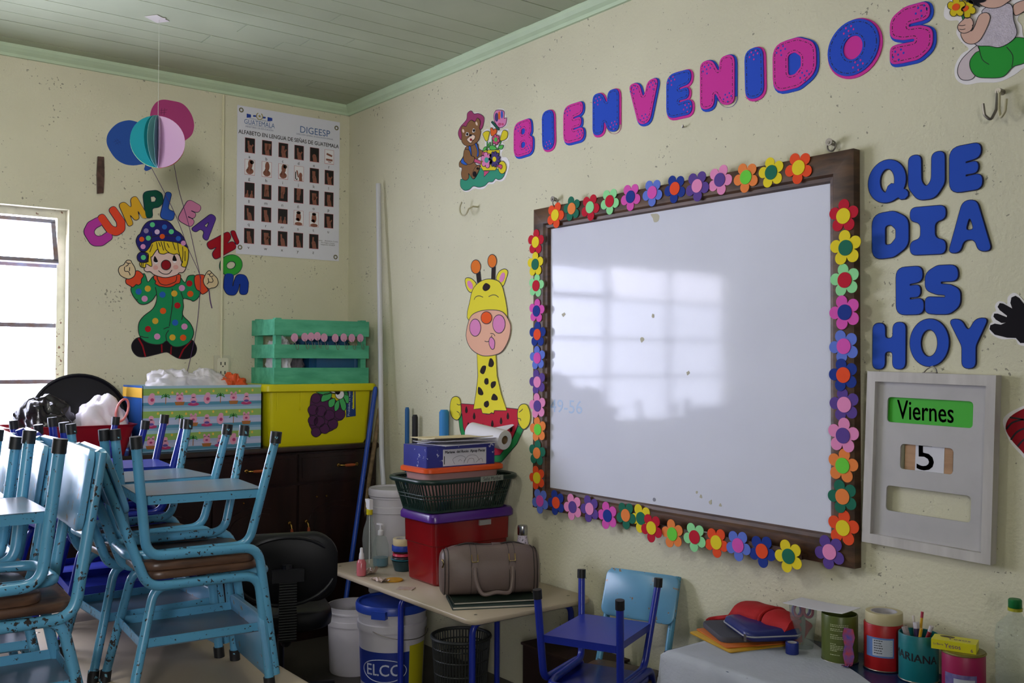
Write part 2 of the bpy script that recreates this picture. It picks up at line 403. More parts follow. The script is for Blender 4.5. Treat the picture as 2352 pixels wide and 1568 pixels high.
def glyph(ch, bl, br, tl, plane, rad, hrad):
    o = V(plane.px(*bl)).to_2d(); ex = V(plane.px(*br)).to_2d()-o; ey = V(plane.px(*tl)).to_2d()-o
    f = lambda p: tuple(o+ex*p[0]+ey*p[1])
    w = min(ex.length, ey.length)
    if ch == 'O': return [f(p) for p in el(.5, .5, .5, .5)], [[f(p) for p in el(.5, .5, .19, .21)]]
    if ch == '0': return [f(p) for p in el(.5, .5, .5, .5)], [[f(p) for p in el(.5, .49, .22, .29)]]
    if ch == 'Q':
        outer = [(.47+.47*math.cos(math.radians(a)), .52+.48*math.sin(math.radians(a))) for a in range(-28, 302, 8)]+[(.76, .12), (.82, .07), (.92, .07), (.99, .13), (.99, .21), (.94, .27)]
        hole = [(.48+.185*math.cos(math.radians(a)), .53+.27*math.sin(math.radians(a))) for a in range(-20, 262, 12)]+[(.46, .3), (.5, .4), (.58, .45)]
        return [f(p) for p in outer], [[f(p) for p in hole]]
    out, holes = GL[ch]
    return fillet2([f(p) for p in out], rad*w), [fillet2([f(p) for p in h], hrad*w) for h in holes]
# --- welcome word: two-layer letters with stitch marks
welcome = [
 ('B', 'p', (1182.3, 364.5), (1225.4, 351), (1182.6, 284.3), 'pink foam letter B on blue backing, starting the welcome word beside the bear'),
 ('I', 'b', (1248.3, 347.2), (1275, 341), (1247, 257.5), 'narrow blue foam letter I on pink backing, just right of the big B'),
 ('E', 'p', (1296.6, 333), (1343, 320.5), (1296.6, 245.7), 'pink foam letter E on blue backing, left one of the welcome word'),
 ('N', 'b', (1363.8, 313.4), (1424, 300), (1363.8, 218.2), 'blue foam letter N on pink backing, left of the pink V'),
 ('V', 'p', (1446, 292.1), (1515.3, 278), (1446, 195.4), 'pink foam letter V on blue backing in the middle of the welcome word'),
 ('E', 'b', (1533.2, 274.9), (1591.9, 262), (1533.2, 173.1), 'blue foam letter E on pink backing, right after the pink V'),
 ('N', 'p', (1610.5, 254.7), (1689.7, 237.7), (1610.5, 144), 'pink foam letter N on blue backing, right of the blue E'),
 ('I', 'b', (1714.7, 231.3), (1757.2, 221.6), (1712.3, 116.6), 'blue foam letter I on pink backing, between the pink N and pink D'),
 ('D', 'p', (1778.5, 215.9), (1877.9, 190.9), (1776.9, 103.6), 'large pink foam letter D on blue backing high on the right wall'),
 ('O', 'b', (1903.7, 188.6), (2022, 158.5), (1903.7, 64.2), 'large round blue foam letter O on pink backing in the welcome word'),
 ('S', 'p', (2046.6, 152.5), (2144.9, 130.4), (2046.6, 26.1), 'large pink foam letter S on blue backing, ending the welcome word'),
]
for ch, colr, bl, br, tl, lab in welcome:
    out, holes = glyph(ch, bl, br, tl, WR, .34 if ch != 'I' else .5, .1)
    cx = sum(p[0] for p in out)/len(out); cz = sum(p[1] for p in out)/len(out)
    t = thing('foam_letter', lab, 'letter', (cx, 0, cz), group='foam letters of the welcome word')
    w = abs(max(p[0] for p in out)-min(p[0] for p in out))
    fm, bk = (PINK, BLUE) if colr == 'p' else (BLUE, PINK)
    back = [(p[0]+.004, p[1]-.004) for p in offset_poly(out, .006)]
    sheet('backing', WR, back, bk, t, 0.0005, 0.004)
    sheet('face', WR, out, fm, t, 0.004, 0.0075, holes)
    st = MB()
    for loop, d in [(out, -.009)]+[(h, .008) for h in holes]:
        q = offset_poly(loop, d); per = 0; acc = []
        pts = [V(p).to_2d() for p in q]+[V(q[0]).to_2d()]
        i = 0; s = 0.0; nxt = 0.0; k = 0
        segs = []; tot = 0
        for a, b in zip(pts, pts[1:]): segs.append((tot, (b-a).length, a, b)); tot += (b-a).length
        def pt(s):
            s %= tot
            for s0, l, a, b in segs:
                if s <= s0+l and l > 0: return tuple(a+(b-a)*((s-s0)/l))
            return tuple(segs[-1][3])
        while nxt < tot:
            ln = .011 if k % 2 == 0 else .0025
            ribbon(st, WR, [pt(nxt), pt(nxt+ln/2), pt(nxt+ln)], .0021, .0074, .0081); nxt += ln+.006; k += 1
    st.build('stitch_marks', INK, t, world=True, smooth=False)
    o = V(WR.px(*bl)).to_2d(); ex = V(WR.px(*br)).to_2d()-o; ey = V(WR.px(*tl)).to_2d()-o
    spots = {'B': [(.24, .84), (.8, .15)], 'I': [(.5, .13)] if bl[0] < 1500 else [(.5, .86)], 'E': [(.2, .84), (.82, .16)], 'N': [(.2, .82), (.8, .15)], 'V': [(.18, .85), (.82, .85), (.52, .13)], 'D': [(.2, .83), (.74, .2)], 'O': [(.42, .82), (.6, .16)], 'S': [(.74, .85), (.2, .17)]}[ch]
    dm = MB()
    for u, v in spots:
        c = o+ex*u+ey*v
        for dx, dz in ((0, 0), (-.010, .012), (.010, .014), (-.018, -.004), (.019, .001), (.002, -.017)):
            dm.prism(WR, ellipse(c.x+dx, c.y+dz, .0033, .0038, 10), .0074, .0080)
    dm.build('dots', bk, t, world=True, smooth=False)
# --- blue letters on the right
DK = M('foam_dark_outline', '#15163f', rough=0.8)
today = [
 ('Q', (1997, 475.4), (2088.9, 462.9), (1997, 375.4), 'blue foam letter Q, first in the top blue word'),
 ('U', (2089.3, 462.9), (2172.5, 453), (2089.3, 359.5), 'blue foam letter U in the top blue word, right of the Q'),
 ('E', (2183.6, 445), (2258.6, 433.5), (2183.6, 340.5), 'single-layer blue foam letter E ending the top blue word, right of the U'),
 ('D', (2005.9, 596.8), (2089.3, 586), (2005.9, 493.2), 'blue foam letter D standing below the blue Q'),
 ('J', (2093.4, 586), (2174.6, 582.5), (2093.4, 478), 'blue foam letter I with wide serifs, below the blue U'),
 ('A', (2180.9, 581.6), (2280.4, 575.4), (2180.9, 465.5), 'blue foam letter A with open triangle, right of the serif I'),
 ('E', (2061.3, 723), (2124.3, 721.3), (2060.7, 615), 'single-layer blue foam letter E in the short third blue word'),
 ('S', (2127.9, 721.3), (2208.2, 721.3), (2127.9, 611.1), 'blue foam letter S above the blue O, no pink in it'),
 ('H', (2006.8, 847.1), (2081.8, 847.1), (2007.7, 742.7), 'blue foam letter H just above the white calendar board'),
 ('0', (2092.9, 840.9), (2181.8, 840.9), (2092.9, 734.3), 'blue foam letter O above the calendar hanging hook'),
 ('Y', (2181.8, 845.4), (2272.9, 845.4), (2181.8, 733.8), 'blue foam letter Y ending the lowest blue word by the black paper hand'),
]
BLUE2 = foam('royal_blue', '#2a50b8')
for ch, bl, br, tl, lab in today:
    out, holes = glyph(ch, bl, br, tl, WR, .34, .12)
    cx = sum(p[0] for p in out)/len(out); cz = sum(p[1] for p in out)/len(out)
    t = thing('foam_letter', lab, 'letter', (cx, 0, cz), group='blue foam letters above the calendar')
    sheet('outline', WR, offset_poly(out, .0022), DK, t, 0.0005, 0.0062, [offset_poly(h, -.0022) for h in holes])
    sheet('face', WR, out, BLUE2, t, 0.0062, 0.0072, holes)
# --- birthday arc on the left wall
arc = [
 ('C', (222.5, 534.8), 52, 63, 32, '#b43a9c', 'magenta foam letter C starting the arched birthday word'),
 ('U', (259.2, 510.7), 48, 62, 35, '#e0492c', 'orange foam letter U in the arched birthday word'),
 ('M', (304.5, 484.3), 50, 56, 27, '#d8a52a', 'mustard yellow foam letter M in the arched birthday word'),
 ('P', (352.7, 468.2), 44, 61, 7, '#0e4d3c', 'dark green foam letter P at the top of the arched word'),
 ('L', (388.9, 473.9), 31, 62, -14, '#2f58b0', 'blue foam letter L at the top of the arched word, under the balloon'),
 ('E', (435.4, 489.6), 37, 54, -29, '#d985ad', 'pale pink foam letter E crossed by a balloon string'),
 ('A', (473.8, 517.3), 46, 56, -37, '#5a3a98', 'purple foam letter A in the arched birthday word'),
 ('N', (508.6, 563.8), 43, 58, -62, '#a01524', 'dark red foam letter N with tilde next to the poster corner'),
 ('O', (530, 609), 47, 52, -70, '#37a03a', 'green foam letter O partly behind the wall conduit'),
 ('S', (541.6, 654), 49, 56, -95, '#1d3c9c', 'navy foam letter S ending the arched birthday word'),
]
for i, (ch, c, w, h, ang, hexc, lab) in enumerate(arc):
    a = math.radians(ang); ux, uy = math.cos(a), -math.sin(a); vx, vy = -math.sin(a), -math.cos(a)
    g = lambda u, v: (c[0]+ux*w*u+vx*h*v, c[1]+uy*w*u+vy*h*v)
    out, holes = glyph(ch, g(-.5, -.5), g(.5, -.5), g(-.5, .5), WL, .33, .06)
    cy = sum(p[0] for p in out)/len(out); cz = sum(p[1] for p in out)/len(out)
    t = thing('foam_letter', lab, 'letter', (0, cy, cz), group='arched birthday word letters')
    z0 = .0005+.0006*(i % 2)
    sheet('outline', WL, offset_poly(out, .003), DK, t, z0, z0+.003, [offset_poly(q, -.003) for q in holes])
    fmat = foam('arc_'+str(i), hexc)
    sheet('face', WL, out, fmat, t, z0+.003, z0+.004, holes)
    if ch == 'N':
        q = pxs(WL, catmull([(530, 533), (538, 531), (544, 545), (548, 556), (543, 561), (537, 550)]))
        sheet('tilde_outline', WL, offset_poly(q, .003), DK, t, z0, z0+.003)
        sheet('tilde', WL, q, fmat, t, z0+.003, z0+.004)
# --- generic cut-out builder: layers are lists of pixel outlines read on a zoomed view
def cutout(plane, ox, oy, sc, layers, parent, ink=True, inkw=.0032):
    ink_mb = MB()
    top = 0
    for name, mat, pts, lvl, kind in layers:
        if kind == 'e': cxx, cyy, rx, ry = pts[:4]; pl = ellipse(cxx, cyy, rx, ry, 30, pts[4] if len(pts) > 4 else 0)
        elif kind == 'p': pl = list(pts)
        elif kind == 'l': pl = catmull_open(pts, 4)
        else: pl = catmull(pts, 4)
        q = [plane.px(ox+x/sc, oy+y/sc) for x, y in pl]
        c1 = .0012+lvl*.0012
        if kind == 'l':
            ribbon(ink_mb, plane, q, inkw, c1, c1+.0005); continue
        sheet(name, plane, q, mat, parent, .0003+lvl*.0006, c1)
        if ink and not name.startswith(('dot', 'border', 'plain')): ribbon(ink_mb, plane, q, inkw, c1, c1+.0005, closed=True)
    if ink_mb.v: ink_mb.build('ink_lines', INK, parent, world=True, smooth=False)
def center_of(plane, ox, oy, sc, x, y): return plane(*plane.px(ox+x/sc, oy+y/sc))
# clown
GREEN = foam('clown_green', '#1f8a56'); ORG = foam('orange_red', '#dd4c2c'); SKIN = foam('skin', '#d9c39c'); FACE = foam('pale_face', '#e2c4bc'); HAIR = foam('yellow_hair', '#dcc02c'); NAVY = foam('navy', '#26246c')
BLK = foam('black', '#18141a'); DRED = foam('dark_red', '#8c1320'); WHT = foam('white', '#e8e4e6')
t = thing('clown_cutout', 'foam clown cut-out in a green spotted suit with a navy hat on the left wall', 'wall decoration', center_of(WL, 260, 490, 7.838, 900, 1400))
Z2 = lambda pts: [(x*7.838/7.127, (y/7.127+130)*7.838) for x, y in pts]
L = []
L.append(('shoes', BLK, Z2([(440, 1100), (350, 1140), (300, 1230), (320, 1330), (400, 1410), (520, 1420), (700, 1380), (870, 1342), (960, 1390), (1070, 1445), (1200, 1450), (1320, 1400), (1365, 1300), (1340, 1210), (1270, 1140), (1000, 1120), (700, 1080)]), 0, 's'))
for q in ([(400, 1122), (425, 1112), (490, 1230), (538, 1412), (515, 1416), (470, 1250)], [(778, 1215), (802, 1215), (806, 1345), (786, 1350)], [(940, 1250), (958, 1250), (950, 1385), (930, 1375)], [(1270, 1150), (1280, 1165), (1160, 1300), (1090, 1445), (1068, 1440), (1130, 1300)]):
    L.append(('dot_stripe', DRED, Z2(q), 1, 'p'))
L.append(('suit', GREEN, Z2([(490, 60), (530, 100), (567, 195), (640, 115), (700, 100), (870, 110), (1080, 120), (1130, 165), (1175, 203), (1215, 110), (1275, 85), (1345, 110), (1425, 340), (1390, 450), (1310, 510), (1260, 488), (1145, 470), (1148, 600), (1135, 735), (1250, 860), (1310, 985), (1300, 1090), (1230, 1190), (1110, 1250), (1000, 1255), (930, 1215), (870, 1160), (800, 1205), (700, 1220), (560, 1190), (450, 1110), (410, 1000), (420, 860), (500, 750), (640, 640), (700, 520), (705, 400), (640, 490), (540, 555), (440, 555), (380, 500), (310, 400), (290, 290), (400, 180)]), 2, 's'))
for pts in ([(685, 280), (705, 360), (705, 410)], [(1105, 360), (1130, 430), (1140, 470)], [(962, 305), (972, 500), (945, 720), (915, 920)], [(1135, 735), (1118, 815)], [(820, 965), (880, 940), (915, 935)], [(905, 985), (860, 1060), (870, 1160)], [(440, 1080), (500, 1100), (575, 1106)], [(380, 480), (402, 484)]):
    L.append(('x', INK, Z2(pts), 2, 'l'))
DC = dict(b=foam('dot_blue', '#2a62b8'), y=foam('dot_yellow', '#d6a838'), p=foam('dot_pink', '#d490c0'), r=foam('dot_red', '#b01c24'), o=foam('dot_orange', '#e05a20'), g=foam('dot_green', '#5cc888'), l=foam('dot_lilac', '#8a80a8'), w=foam('dot_pale', '#d2b8d8'))
for x, y, k in ((562, 305, 'y'), (412, 353, 'b'), (510, 470, 'p'), (802, 403, 'b'), (996, 385, 'y'), (1120, 295, 'p'), (1243, 220, 'r'), (1258, 390, 'o'), (1047, 580, 'r'), (812, 669, 'o'), (685, 834, 'y'), (566, 965, 'r'), (716, 1088, 'p'), (1010, 861, 'b'), (1162, 925, 'p'), (966, 1103, 'y'), (1141, 1107, 'o')):
    cx, cy = Z2([(x, y)])[0]; L.append(('dot', DC[k], (cx, cy, 55, 55), 3, 'e'))
L.append(('cuff', ORG, [(400, 1040), (470, 1045), (540, 1118), (500, 1190), (500, 1250), (450, 1290), (410, 1280), (350, 1330), (290, 1300), (228, 1260), (225, 1190), (300, 1150)], 3, 's'))
L.append(('cuff', ORG, [(1480, 1115), (1630, 1110), (1650, 1200), (1650, 1290), (1700, 1370), (1685, 1410), (1600, 1455), (1550, 1400), (1490, 1360), (1455, 1230)], 3, 's'))
L.append(('hand', SKIN, [(250, 842), (310, 850), (330, 890), (375, 960), (395, 1040), (370, 1130), (280, 1180), (200, 1160), (120, 1110), (88, 1030), (110, 960), (180, 925), (215, 875)], 4, 's'))
L.append(('hand', SKIN, [(1725, 1030), (1770, 1070), (1810, 1110), (1870, 1180), (1880, 1270), (1830, 1330), (1760, 1345), (1710, 1355), (1640, 1290), (1615, 1210), (1640, 1130), (1680, 1060)], 4, 's'))
for pts in ([(200, 960), (195, 1015), (215, 1045), (270, 1050), (300, 1115)], [(215, 955), (260, 930), (262, 895)], [(225, 880), (262, 900), (310, 900)], [(290, 970), (285, 1040)], [(1700, 1165), (1712, 1235), (1680, 1275)], [(1712, 1235), (1770, 1240), (1790, 1210), (1765, 1150)], [(1720, 1100), (1750, 1140), (1800, 1120)], [(1685, 1090), (1730, 1095), (1760, 1070)]):
    L.append(('x', INK, pts, 4, 'l'))
L.append(('collar', ORG, [(740, 1115), (727, 1180), (760, 1220), (750, 1262), (790, 1292), (825, 1312), (880, 1320), (950, 1330), (1020, 1325), (1090, 1300), (1120, 1272), (1190, 1250), (1207, 1160), (1180, 1095), (950, 1100)], 4, 's'))
L.append(('x', INK, [(780, 1130), (800, 1200), (850, 1270), (950, 1290), (1050, 1260), (1120, 1220), (1138, 1130)], 4, 'l'))
L.append(('head', FACE, [(700, 650), (600, 850), (548, 1000), (590, 1050), (660, 1050), (740, 1110), (930, 1157), (1130, 1110), (1180, 1070), (1250, 1060), (1300, 980), (1320, 800), (1200, 600), (900, 560)], 5, 's'))
L.append(('hair', HAIR, [(600, 620), (560, 690), (625, 740), (600, 880), (475, 885), (485, 960), (570, 975), (585, 910), (685, 955), (670, 790), (690, 780), (785, 650), (820, 715), (900, 735), (980, 710), (1080, 740), (1150, 730), (1200, 790), (1215, 860), (1240, 870), (1215, 940), (1290, 970), (1325, 900), (1345, 760), (1330, 620), (1200, 520), (1000, 480), (800, 480), (680, 540)], 6, 's'))
for pts in ([(770, 520), (790, 620), (820, 715)], [(905, 510), (930, 640), (1000, 710)], [(1150, 530), (1170, 680), (1215, 860)], [(1240, 600), (1245, 760), (1220, 930)], [(1285, 680), (1283, 860)], [(810, 520), (840, 600)], [(960, 540), (1000, 620)], [(1060, 520), (1110, 660)], [(700, 560), (650, 700)], [(850, 510), (900, 670)], [(625, 740), (620, 880)], [(500, 890), (495, 960)], [(530, 890), (525, 965)]):
    L.append(('x', INK, pts, 6, 'l'))
L.append(('hat', NAVY, [(500, 690), (430, 600), (400, 500), (430, 410), (480, 360), (520, 260), (590, 170), (680, 130), (820, 125), (950, 135), (1040, 200), (1110, 300), (1200, 360), (1270, 460), (1310, 560), (1332, 622), (1200, 545), (1000, 505), (800, 495), (690, 530), (650, 600), (580, 680)], 7, 's'))
L.append(('x', INK, [(690, 430), (800, 408), (1000, 405), (1150, 430), (1280, 500)], 7, 'l')); L.append(('x', INK, [(670, 330), (680, 430), (675, 540)], 7, 'l'))
L.append(('pompom', NAVY, (515, 790, 97, 97), 7, 'e'))
for x, y, k in ((695, 207, 'g'), (912, 247, 'b'), (582, 317, 'l'), (780, 335, 'w'), (1035, 332, 'g'), (873, 417, 'o'), (622, 448, 'g'), (503, 468, 'o'), (1161, 454, 'b'), (1253, 537, 'p'), (527, 600, 'p'), (533, 795, 'g')):
    L.append(('dot', DC[k], (x, y, 45, 45), 8, 'e'))
L.append(('dot_eye_white', WHT, (762, 872, 32, 38), 6, 'e')); L.append(('dot_eye', BLK, [(740, 770), (775, 820), (793, 870), (758, 882), (722, 862), (722, 815)], 7, 's'))
L.append(('dot_eye_white', WHT, (1097, 855, 34, 36), 6, 'e')); L.append(('dot_eye', BLK, [(1088, 750), (1120, 800), (1134, 850), (1098, 860), (1060, 848), (1066, 795)], 7, 's'))
L.append(('nose', DRED, (940, 930, 86, 88), 7, 'e'))
L.append(('dot_cheek', foam('cheek', '#dca49c'), (755, 975, 44, 40), 6, 'e')); L.append(('dot_cheek', foam('cheek', '#dca49c'), (1118, 968, 46, 40), 6, 'e'))
L.append(('x', INK, [(805, 1030), (870, 1080), (940, 1095), (1000, 1080), (1050, 1020)], 6, 'l'))
cutout(WL, 260, 490, 7.838, L, t, inkw=.0042)
# wall balloons of foam with strings
for lab, hexc, pts in (('flat blue foam balloon on the left wall, left of the paper ball', '#2f55a4', [(490, 520), (600, 530), (720, 580), (800, 700), (850, 900), (860, 1100), (840, 1300), (830, 1330), (930, 1375), (840, 1430), (790, 1400), (800, 1310), (600, 1332), (420, 1300), (270, 1200), (150, 1020), (115, 890), (140, 760), (230, 640), (340, 560)]),
                       ('flat dark pink foam balloon on the left wall, above the paper ball', '#b0447c', [(1160, 148), (1280, 165), (1450, 205), (1560, 290), (1650, 430), (1690, 580), (1680, 700), (1640, 790), (1560, 860), (1400, 950), (1200, 900), (1050, 700), (920, 560), (900, 440), (925, 320), (990, 215), (1070, 160)])):
    t = thing('foam_balloon', lab, 'wall decoration', center_of(WL, 230, 210, 7.839, pts[0][0], pts[0][1]+300), group='flat foam balloons of the clown')
    cutout(WL, 230, 210, 7.839, [('plain_face', foam('balloon_'+hexc[1:], hexc), pts, 0, 's')], t)
    mk = MB()
    for a, b in (((260, 860), (330, 960)), ((290, 845), (370, 940)), ((240, 910), (330, 870)), ((270, 950), (370, 900))) if 'blue' in lab else (((1110, 300), (1095, 420)), ((1160, 300), (1150, 430)), ((1080, 345), (1210, 330)), ((1080, 385), (1190, 375))):
        ribbon(mk, WL, pxs(WL, [(230+a[0]/7.839, 210+a[1]/7.839), (230+b[0]/7.839, 210+b[1]/7.839)]), .003, .0012, .0015)
    mk.build('crease_marks', M('crease_'+hexc[1:], '#7c2f5c' if 'pink' in lab else '#23438a', rough=.8), t, world=True)
STR = M('purple_string', '#5c3a6e', rough=0.8)
def string(pts, lab, r=.0016, c=.012):
    q = [WL(*WL.px(x, y), c) for x, y in pts]; q = [V(p) for p in catmull_open([tuple(p) for p in q], 4)]
    o = MB().tube(q, r, 5).build('balloon_string', STR, None, world=True, loc=q[-1]); tag(o, lab, 'string', 'purple balloon strings')
string([(343, 380), (390, 470), (412, 520), (430, 570), (452, 618), (460, 640)], 'thin purple string from the blue balloon to the clown\'s right hand')
string([(398, 378), (410, 440), (430, 510), (448, 590), (458, 640), (456, 690), (450, 750), (438, 812), (424, 872)], 'long thin purple string from the pink balloon down behind the gift box')
string([(478, 664), (481, 690), (485, 708)], 'short purple string end hanging below the clown\'s hand', r=.003)
# hanging paper ball
bc = V((0.86, -1.455, 2.565)); R = .121
t = thing('paper_ball', 'hanging half-folded paper ball in teal, pink and lime on a clear thread', 'paper ball', bc)
T2C = math.atan2((CAM-bc).y, (CAM-bc).x)
leafs = [(T2C-math.radians(84), T2C-math.radians(30), '#12939c', 'leaf_teal'), (T2C+math.radians(4), T2C+math.radians(82), '#dcb4dc', 'leaf_pink'), (T2C-math.radians(104), T2C-math.radians(92), '#d4e89c', 'leaf_lime'), (T2C-math.radians(22), T2C-math.radians(8), '#7fb8bc', 'leaf_pale_blue'), (T2C+math.radians(98), T2C+math.radians(150), '#e0562c', 'leaf_orange')]
for a0, a1, hx, nm in leafs:
    mb = MB(); vs = []
    for sgn in (1, -1):
        for a in ((a0, a1)):
            pass
    n = 22
    for a, rr in ((a0, R), (a1, R)):
        base = len(mb.v); d = V((math.cos(a), math.sin(a), 0)); nn = V((-d.y, d.x, 0))*.0006
        ring = [(0, R*1.0)]+[(rr*math.sin(math.pi*k/n), R*math.cos(math.pi*k/n)) for k in range(1, n)]+[(0, -R)]
        vs = [bc+d*x+V((0, 0, z))+nn for x, z in ring]+[bc+d*x+V((0, 0, z))-nn for x, z in ring]
        m = len(ring)
        mb.add(vs, [tuple(range(m)), tuple(range(2*m-1, m-1, -1))]+[(k, (k+1) % m, (k+1) % m+m, k+m) for k in range(m)])
    mb.build(nm, M('paper_'+hx[1:], hx, rough=0.75), t, world=True, smooth=False)
o = MB().tube([bc+V((0, 0, R)), V((bc.x, bc.y, H+.002))], .0009, 5).build('thread', M('clear_thread', '#c8ccc0', rough=.3), t, world=True)
mb = MB(); 
mb.box((bc.x, bc.y-.01, H-.0015), (.07, .09, .002), Matrix.Rotation(.6, 3, 'Z')); mb.box((bc.x+.01, bc.y+.01, H-.003), (.05, .03, .002), Matrix.Rotation(-.3, 3, 'Z'))
mb.build('tape_patch', M('clear_tape', '#d8d4d0', rough=.15), t, world=True, smooth=False)
# wood strip stuck on the wall
q = pxs(WL, [(223, 360), (237, 361), (238, 400), (236, 444), (222, 445), (221, 400)])
o = MB().prism(WL, q, 0.0005, .016).build('wood_strip', wood_mat('dark_strip_wood', '#3a2620', '#5a4038', .35), None, loc=WL(*WL.px(230, 402))); tag(o, 'short dark brown wood strip fixed upright on the left wall', 'wood strip')
# conduit and outlet
cw = M('cream_conduit', '#d6d0ae', rough=.5)
q = [WL(*WL.px(x, y), .013) for x, y in ((511.5, 220), (510, 400), (508, 600), (506.5, 822))]
o = MB().tube(q, .0075, 8).build('wall_conduit', cw, None, loc=q[-1]); tag(o, 'thin cream conduit running down the left wall to the outlet', 'conduit')
oc = WL.px(509, 845)
t = thing('wall_outlet', 'cream double power outlet at the end of the wall conduit', 'outlet', WL(*oc))
sheet('plate', WL, [(oc[0]+x, oc[1]+y) for x, y in rrect(.095, .145, .006)], M('grey_cream_box', '#c6c2ac', rough=.5), t, .0005, .012)
sheet('socket_body', WL, [(oc[0]+x, oc[1]+y) for x, y in rrect(.066, .115, .012)], M('ivory_plastic', '#ddd6c0', rough=.35), t, .012, .020)
mb = MB()
for dz in (.026, -.026):
    for dx in (-.012, .012): mb.prism(WL, [(oc[0]+dx+x, oc[1]+dz+y) for x, y in rrect(.006, .018, .001)], .0195, .0205)
    mb.prism(WL, ellipse(oc[0], oc[1]+dz-.016, .004, .004, 10), .0195, .0205)
mb.build('slots', INK, t, world=True, smooth=False)
# ------------------------------------------------------------------ sign alphabet poster
py0, py1, pz0, pz1 = -.7305, -.0685, 2.1685, 3.035
pw, ph = py1-py0, pz1-pz0
t = thing('alphabet_poster', 'white hand sign alphabet poster with thirty small photographs near the corner', 'poster', WL((py0+py1)/2, pz0))
PP = lambda u, v: (py0+u*pw, pz1-v*ph)
PC = M('poster_vinyl', '#dcdce6', rough=.35)
sheet('poster_sheet', WL, [PP(0, 0), PP(0, 1), PP(1, 1), PP(1, 0)], PC, t, .002, .0035)
GROM = M('brass_eyelet', '#8a8468', rough=.35, metal=.8)
for u, v in ((.035, .03), (.965, .045), (.035, .955), (.965, .972)):
    c = PP(u, v); mb = MB(); 
    mb.tube([WL(c[0]+.011*math.cos(a), c[1]+.011*math.sin(a), .0045) for a in [2*math.pi*k/16 for k in range(16)]], .0035, 6, closed=True)
    mb.build('eyelet', GROM, t, world=True)
BLACKP = M('print_black', '#141012', rough=.4); SKINP = M('print_skin', '#8c5646', rough=.4); SKIN2 = M('print_skin_dark', '#6a3c34', rough=.4); PKP = M('print_pink_border', '#c06a78', rough=.4); WHP = M('print_white', '#e6e4e8', rough=.4); BLUP = M('print_blue', '#1f3f9c', rough=.4); GRYB = M('print_blue_grey', '#4a6a9c', rough=.4); GOLDP = M('print_gold', '#a8985a', rough=.4)
cols = [.118, .277, .434, .588, .742, .893]; rows = [(.210, .312), (.356, .461), (.512, .616), (.667, .770), (.822, .926)]
letters = ['a', 'b', 'c', 'd', 'e', 'f', 'g', 'h', 'i', 'j', 'k', 'l', 'll', 'm', 'n', 'ñ', 'o', 'p', 'q', 'r', 'rr', 's', 't', 'u', 'v', 'w', 'x', 'y', 'z']
white = {5, 6, 7, 8, 9, 21, 22}
bord, dark, pale, skin, skin2, cap, haird = MB(), MB(), MB(), MB(), MB(), MB(), MB()
hr = random.Random(11)
for i, ch in enumerate(letters):
    r, c = divmod(i, 6); v0, v1 = rows[r]; u = cols[c]; hw = .047
    bord.prism(WL, [PP(u-hw, v0), PP(u-hw, v1), PP(u+hw, v1), PP(u+hw, v0)], .0033, .0038)
    (pale if i in white else dark).prism(WL, [PP(u-hw+.003, v0+.002), PP(u-hw+.003, v1-.003), PP(u+hw-.003, v1-.003), PP(u+hw-.003, v0+.002)], .0036, .0041)
    A = lambda a, b: PP(u+a*hw, v0+(v1-v0)*b)
    def finger(a0, b0, a1, b1, w, tgt=None): ribbon(tgt or skin, WL, [A(a0, b0), A((a0+a1)/2, (b0+b1)/2), A(a1, b1)], w, .0040, .0044)
    def palm(a, b, ra, rb, tgt=None):
        cc = A(a, b); (tgt or skin).prism(WL, ellipse(cc[0], cc[1], ra*hw*pw, rb*(v1-v0)*ph, 14), .0040, .0043)
    if i in (6, 7, 8): 
        palm(.1, .3, .45, .3); palm(0, .75, .75, .2); palm(-.05, .62, .4, .2, skin2); finger(-.1, .95, 0, .4, .016)
        if i != 7: palm(.4, .16, .4, .13, haird)
    elif i == 5: finger(-.6, .3, .6, .42, .012); finger(-.7, .7, .7, .72, .012); finger(-.3, .85, .4, .85, .004, skin2)
    elif i == 9: palm(.35, .6, .35, .18); finger(-.1, .75, -.45, .3, .009); finger(.3, .7, .4, .98, .02); ribbon(cap, WL, [A(-.7, .4), A(-.7, .85), A(-.5, .92), A(-.3, .85)], .006, .0041, .0044)
    elif i in (21, 22): palm(0, .42, .52, .32); palm(0, .14, .45, .1, haird); palm(0, .9, .8, .12); palm(-.2, .6, .4, .1, skin2)
    elif i in (12, 20):
        for dx in (-.45, .4): palm(dx, .8, .25, .1); finger(dx, .78, dx+.05, .52, .008); finger(dx, .8, dx-.1, .98, .02)
    else:
        down = i in (13, 14, 15)
        s = -1 if down else 1; f = lambda b: b if not down else 1-b
        palm(-.05, f(.62), .42, .17); finger(0, f(.65), .15 if not down else 0, f(.98), .026); palm(.05, f(.68), .2, .08, skin2)
        nf = {0: 1, 1: 4, 2: 2, 3: 1, 4: 0, 10: 2, 11: 1, 13: 3, 14: 2, 15: 2, 16: 3, 17: 2, 18: 1, 19: 2, 23: 2, 24: 2, 25: 3, 26: 1, 27: 2, 28: 1}[i]
        for k in range(nf):
            a = -.3+.3*k+hr.uniform(-.05, .05); finger(a*.8, f(.58), a*1.1+(.15 if i in (2, 17, 28) else 0), f(.2 if i != 4 else .4), .0105)
        if i in (0, 2, 3, 11, 16, 23, 25): finger(.25, f(.62), .62, f(.42), .009)
    text_mb(cap, ch, lambda x, y: WL(*[a+b for a, b in zip(PP(u-.005, v1+.026), (x, y))], .0041), size=.027)
bord.build('photo_borders', PKP, t, world=True, smooth=False); dark.build('dark_photos', BLACKP, t, world=True, smooth=False); pale.build('pale_photos', WHP, t, world=True, smooth=False)
skin.build('hand_prints', SKINP, t, world=True, smooth=False); skin2.build('hand_shadings', SKIN2, t, world=True, smooth=False); haird.build('hair_prints', M('print_hair', '#2a1c1a', rough=.4), t, world=True, smooth=False)
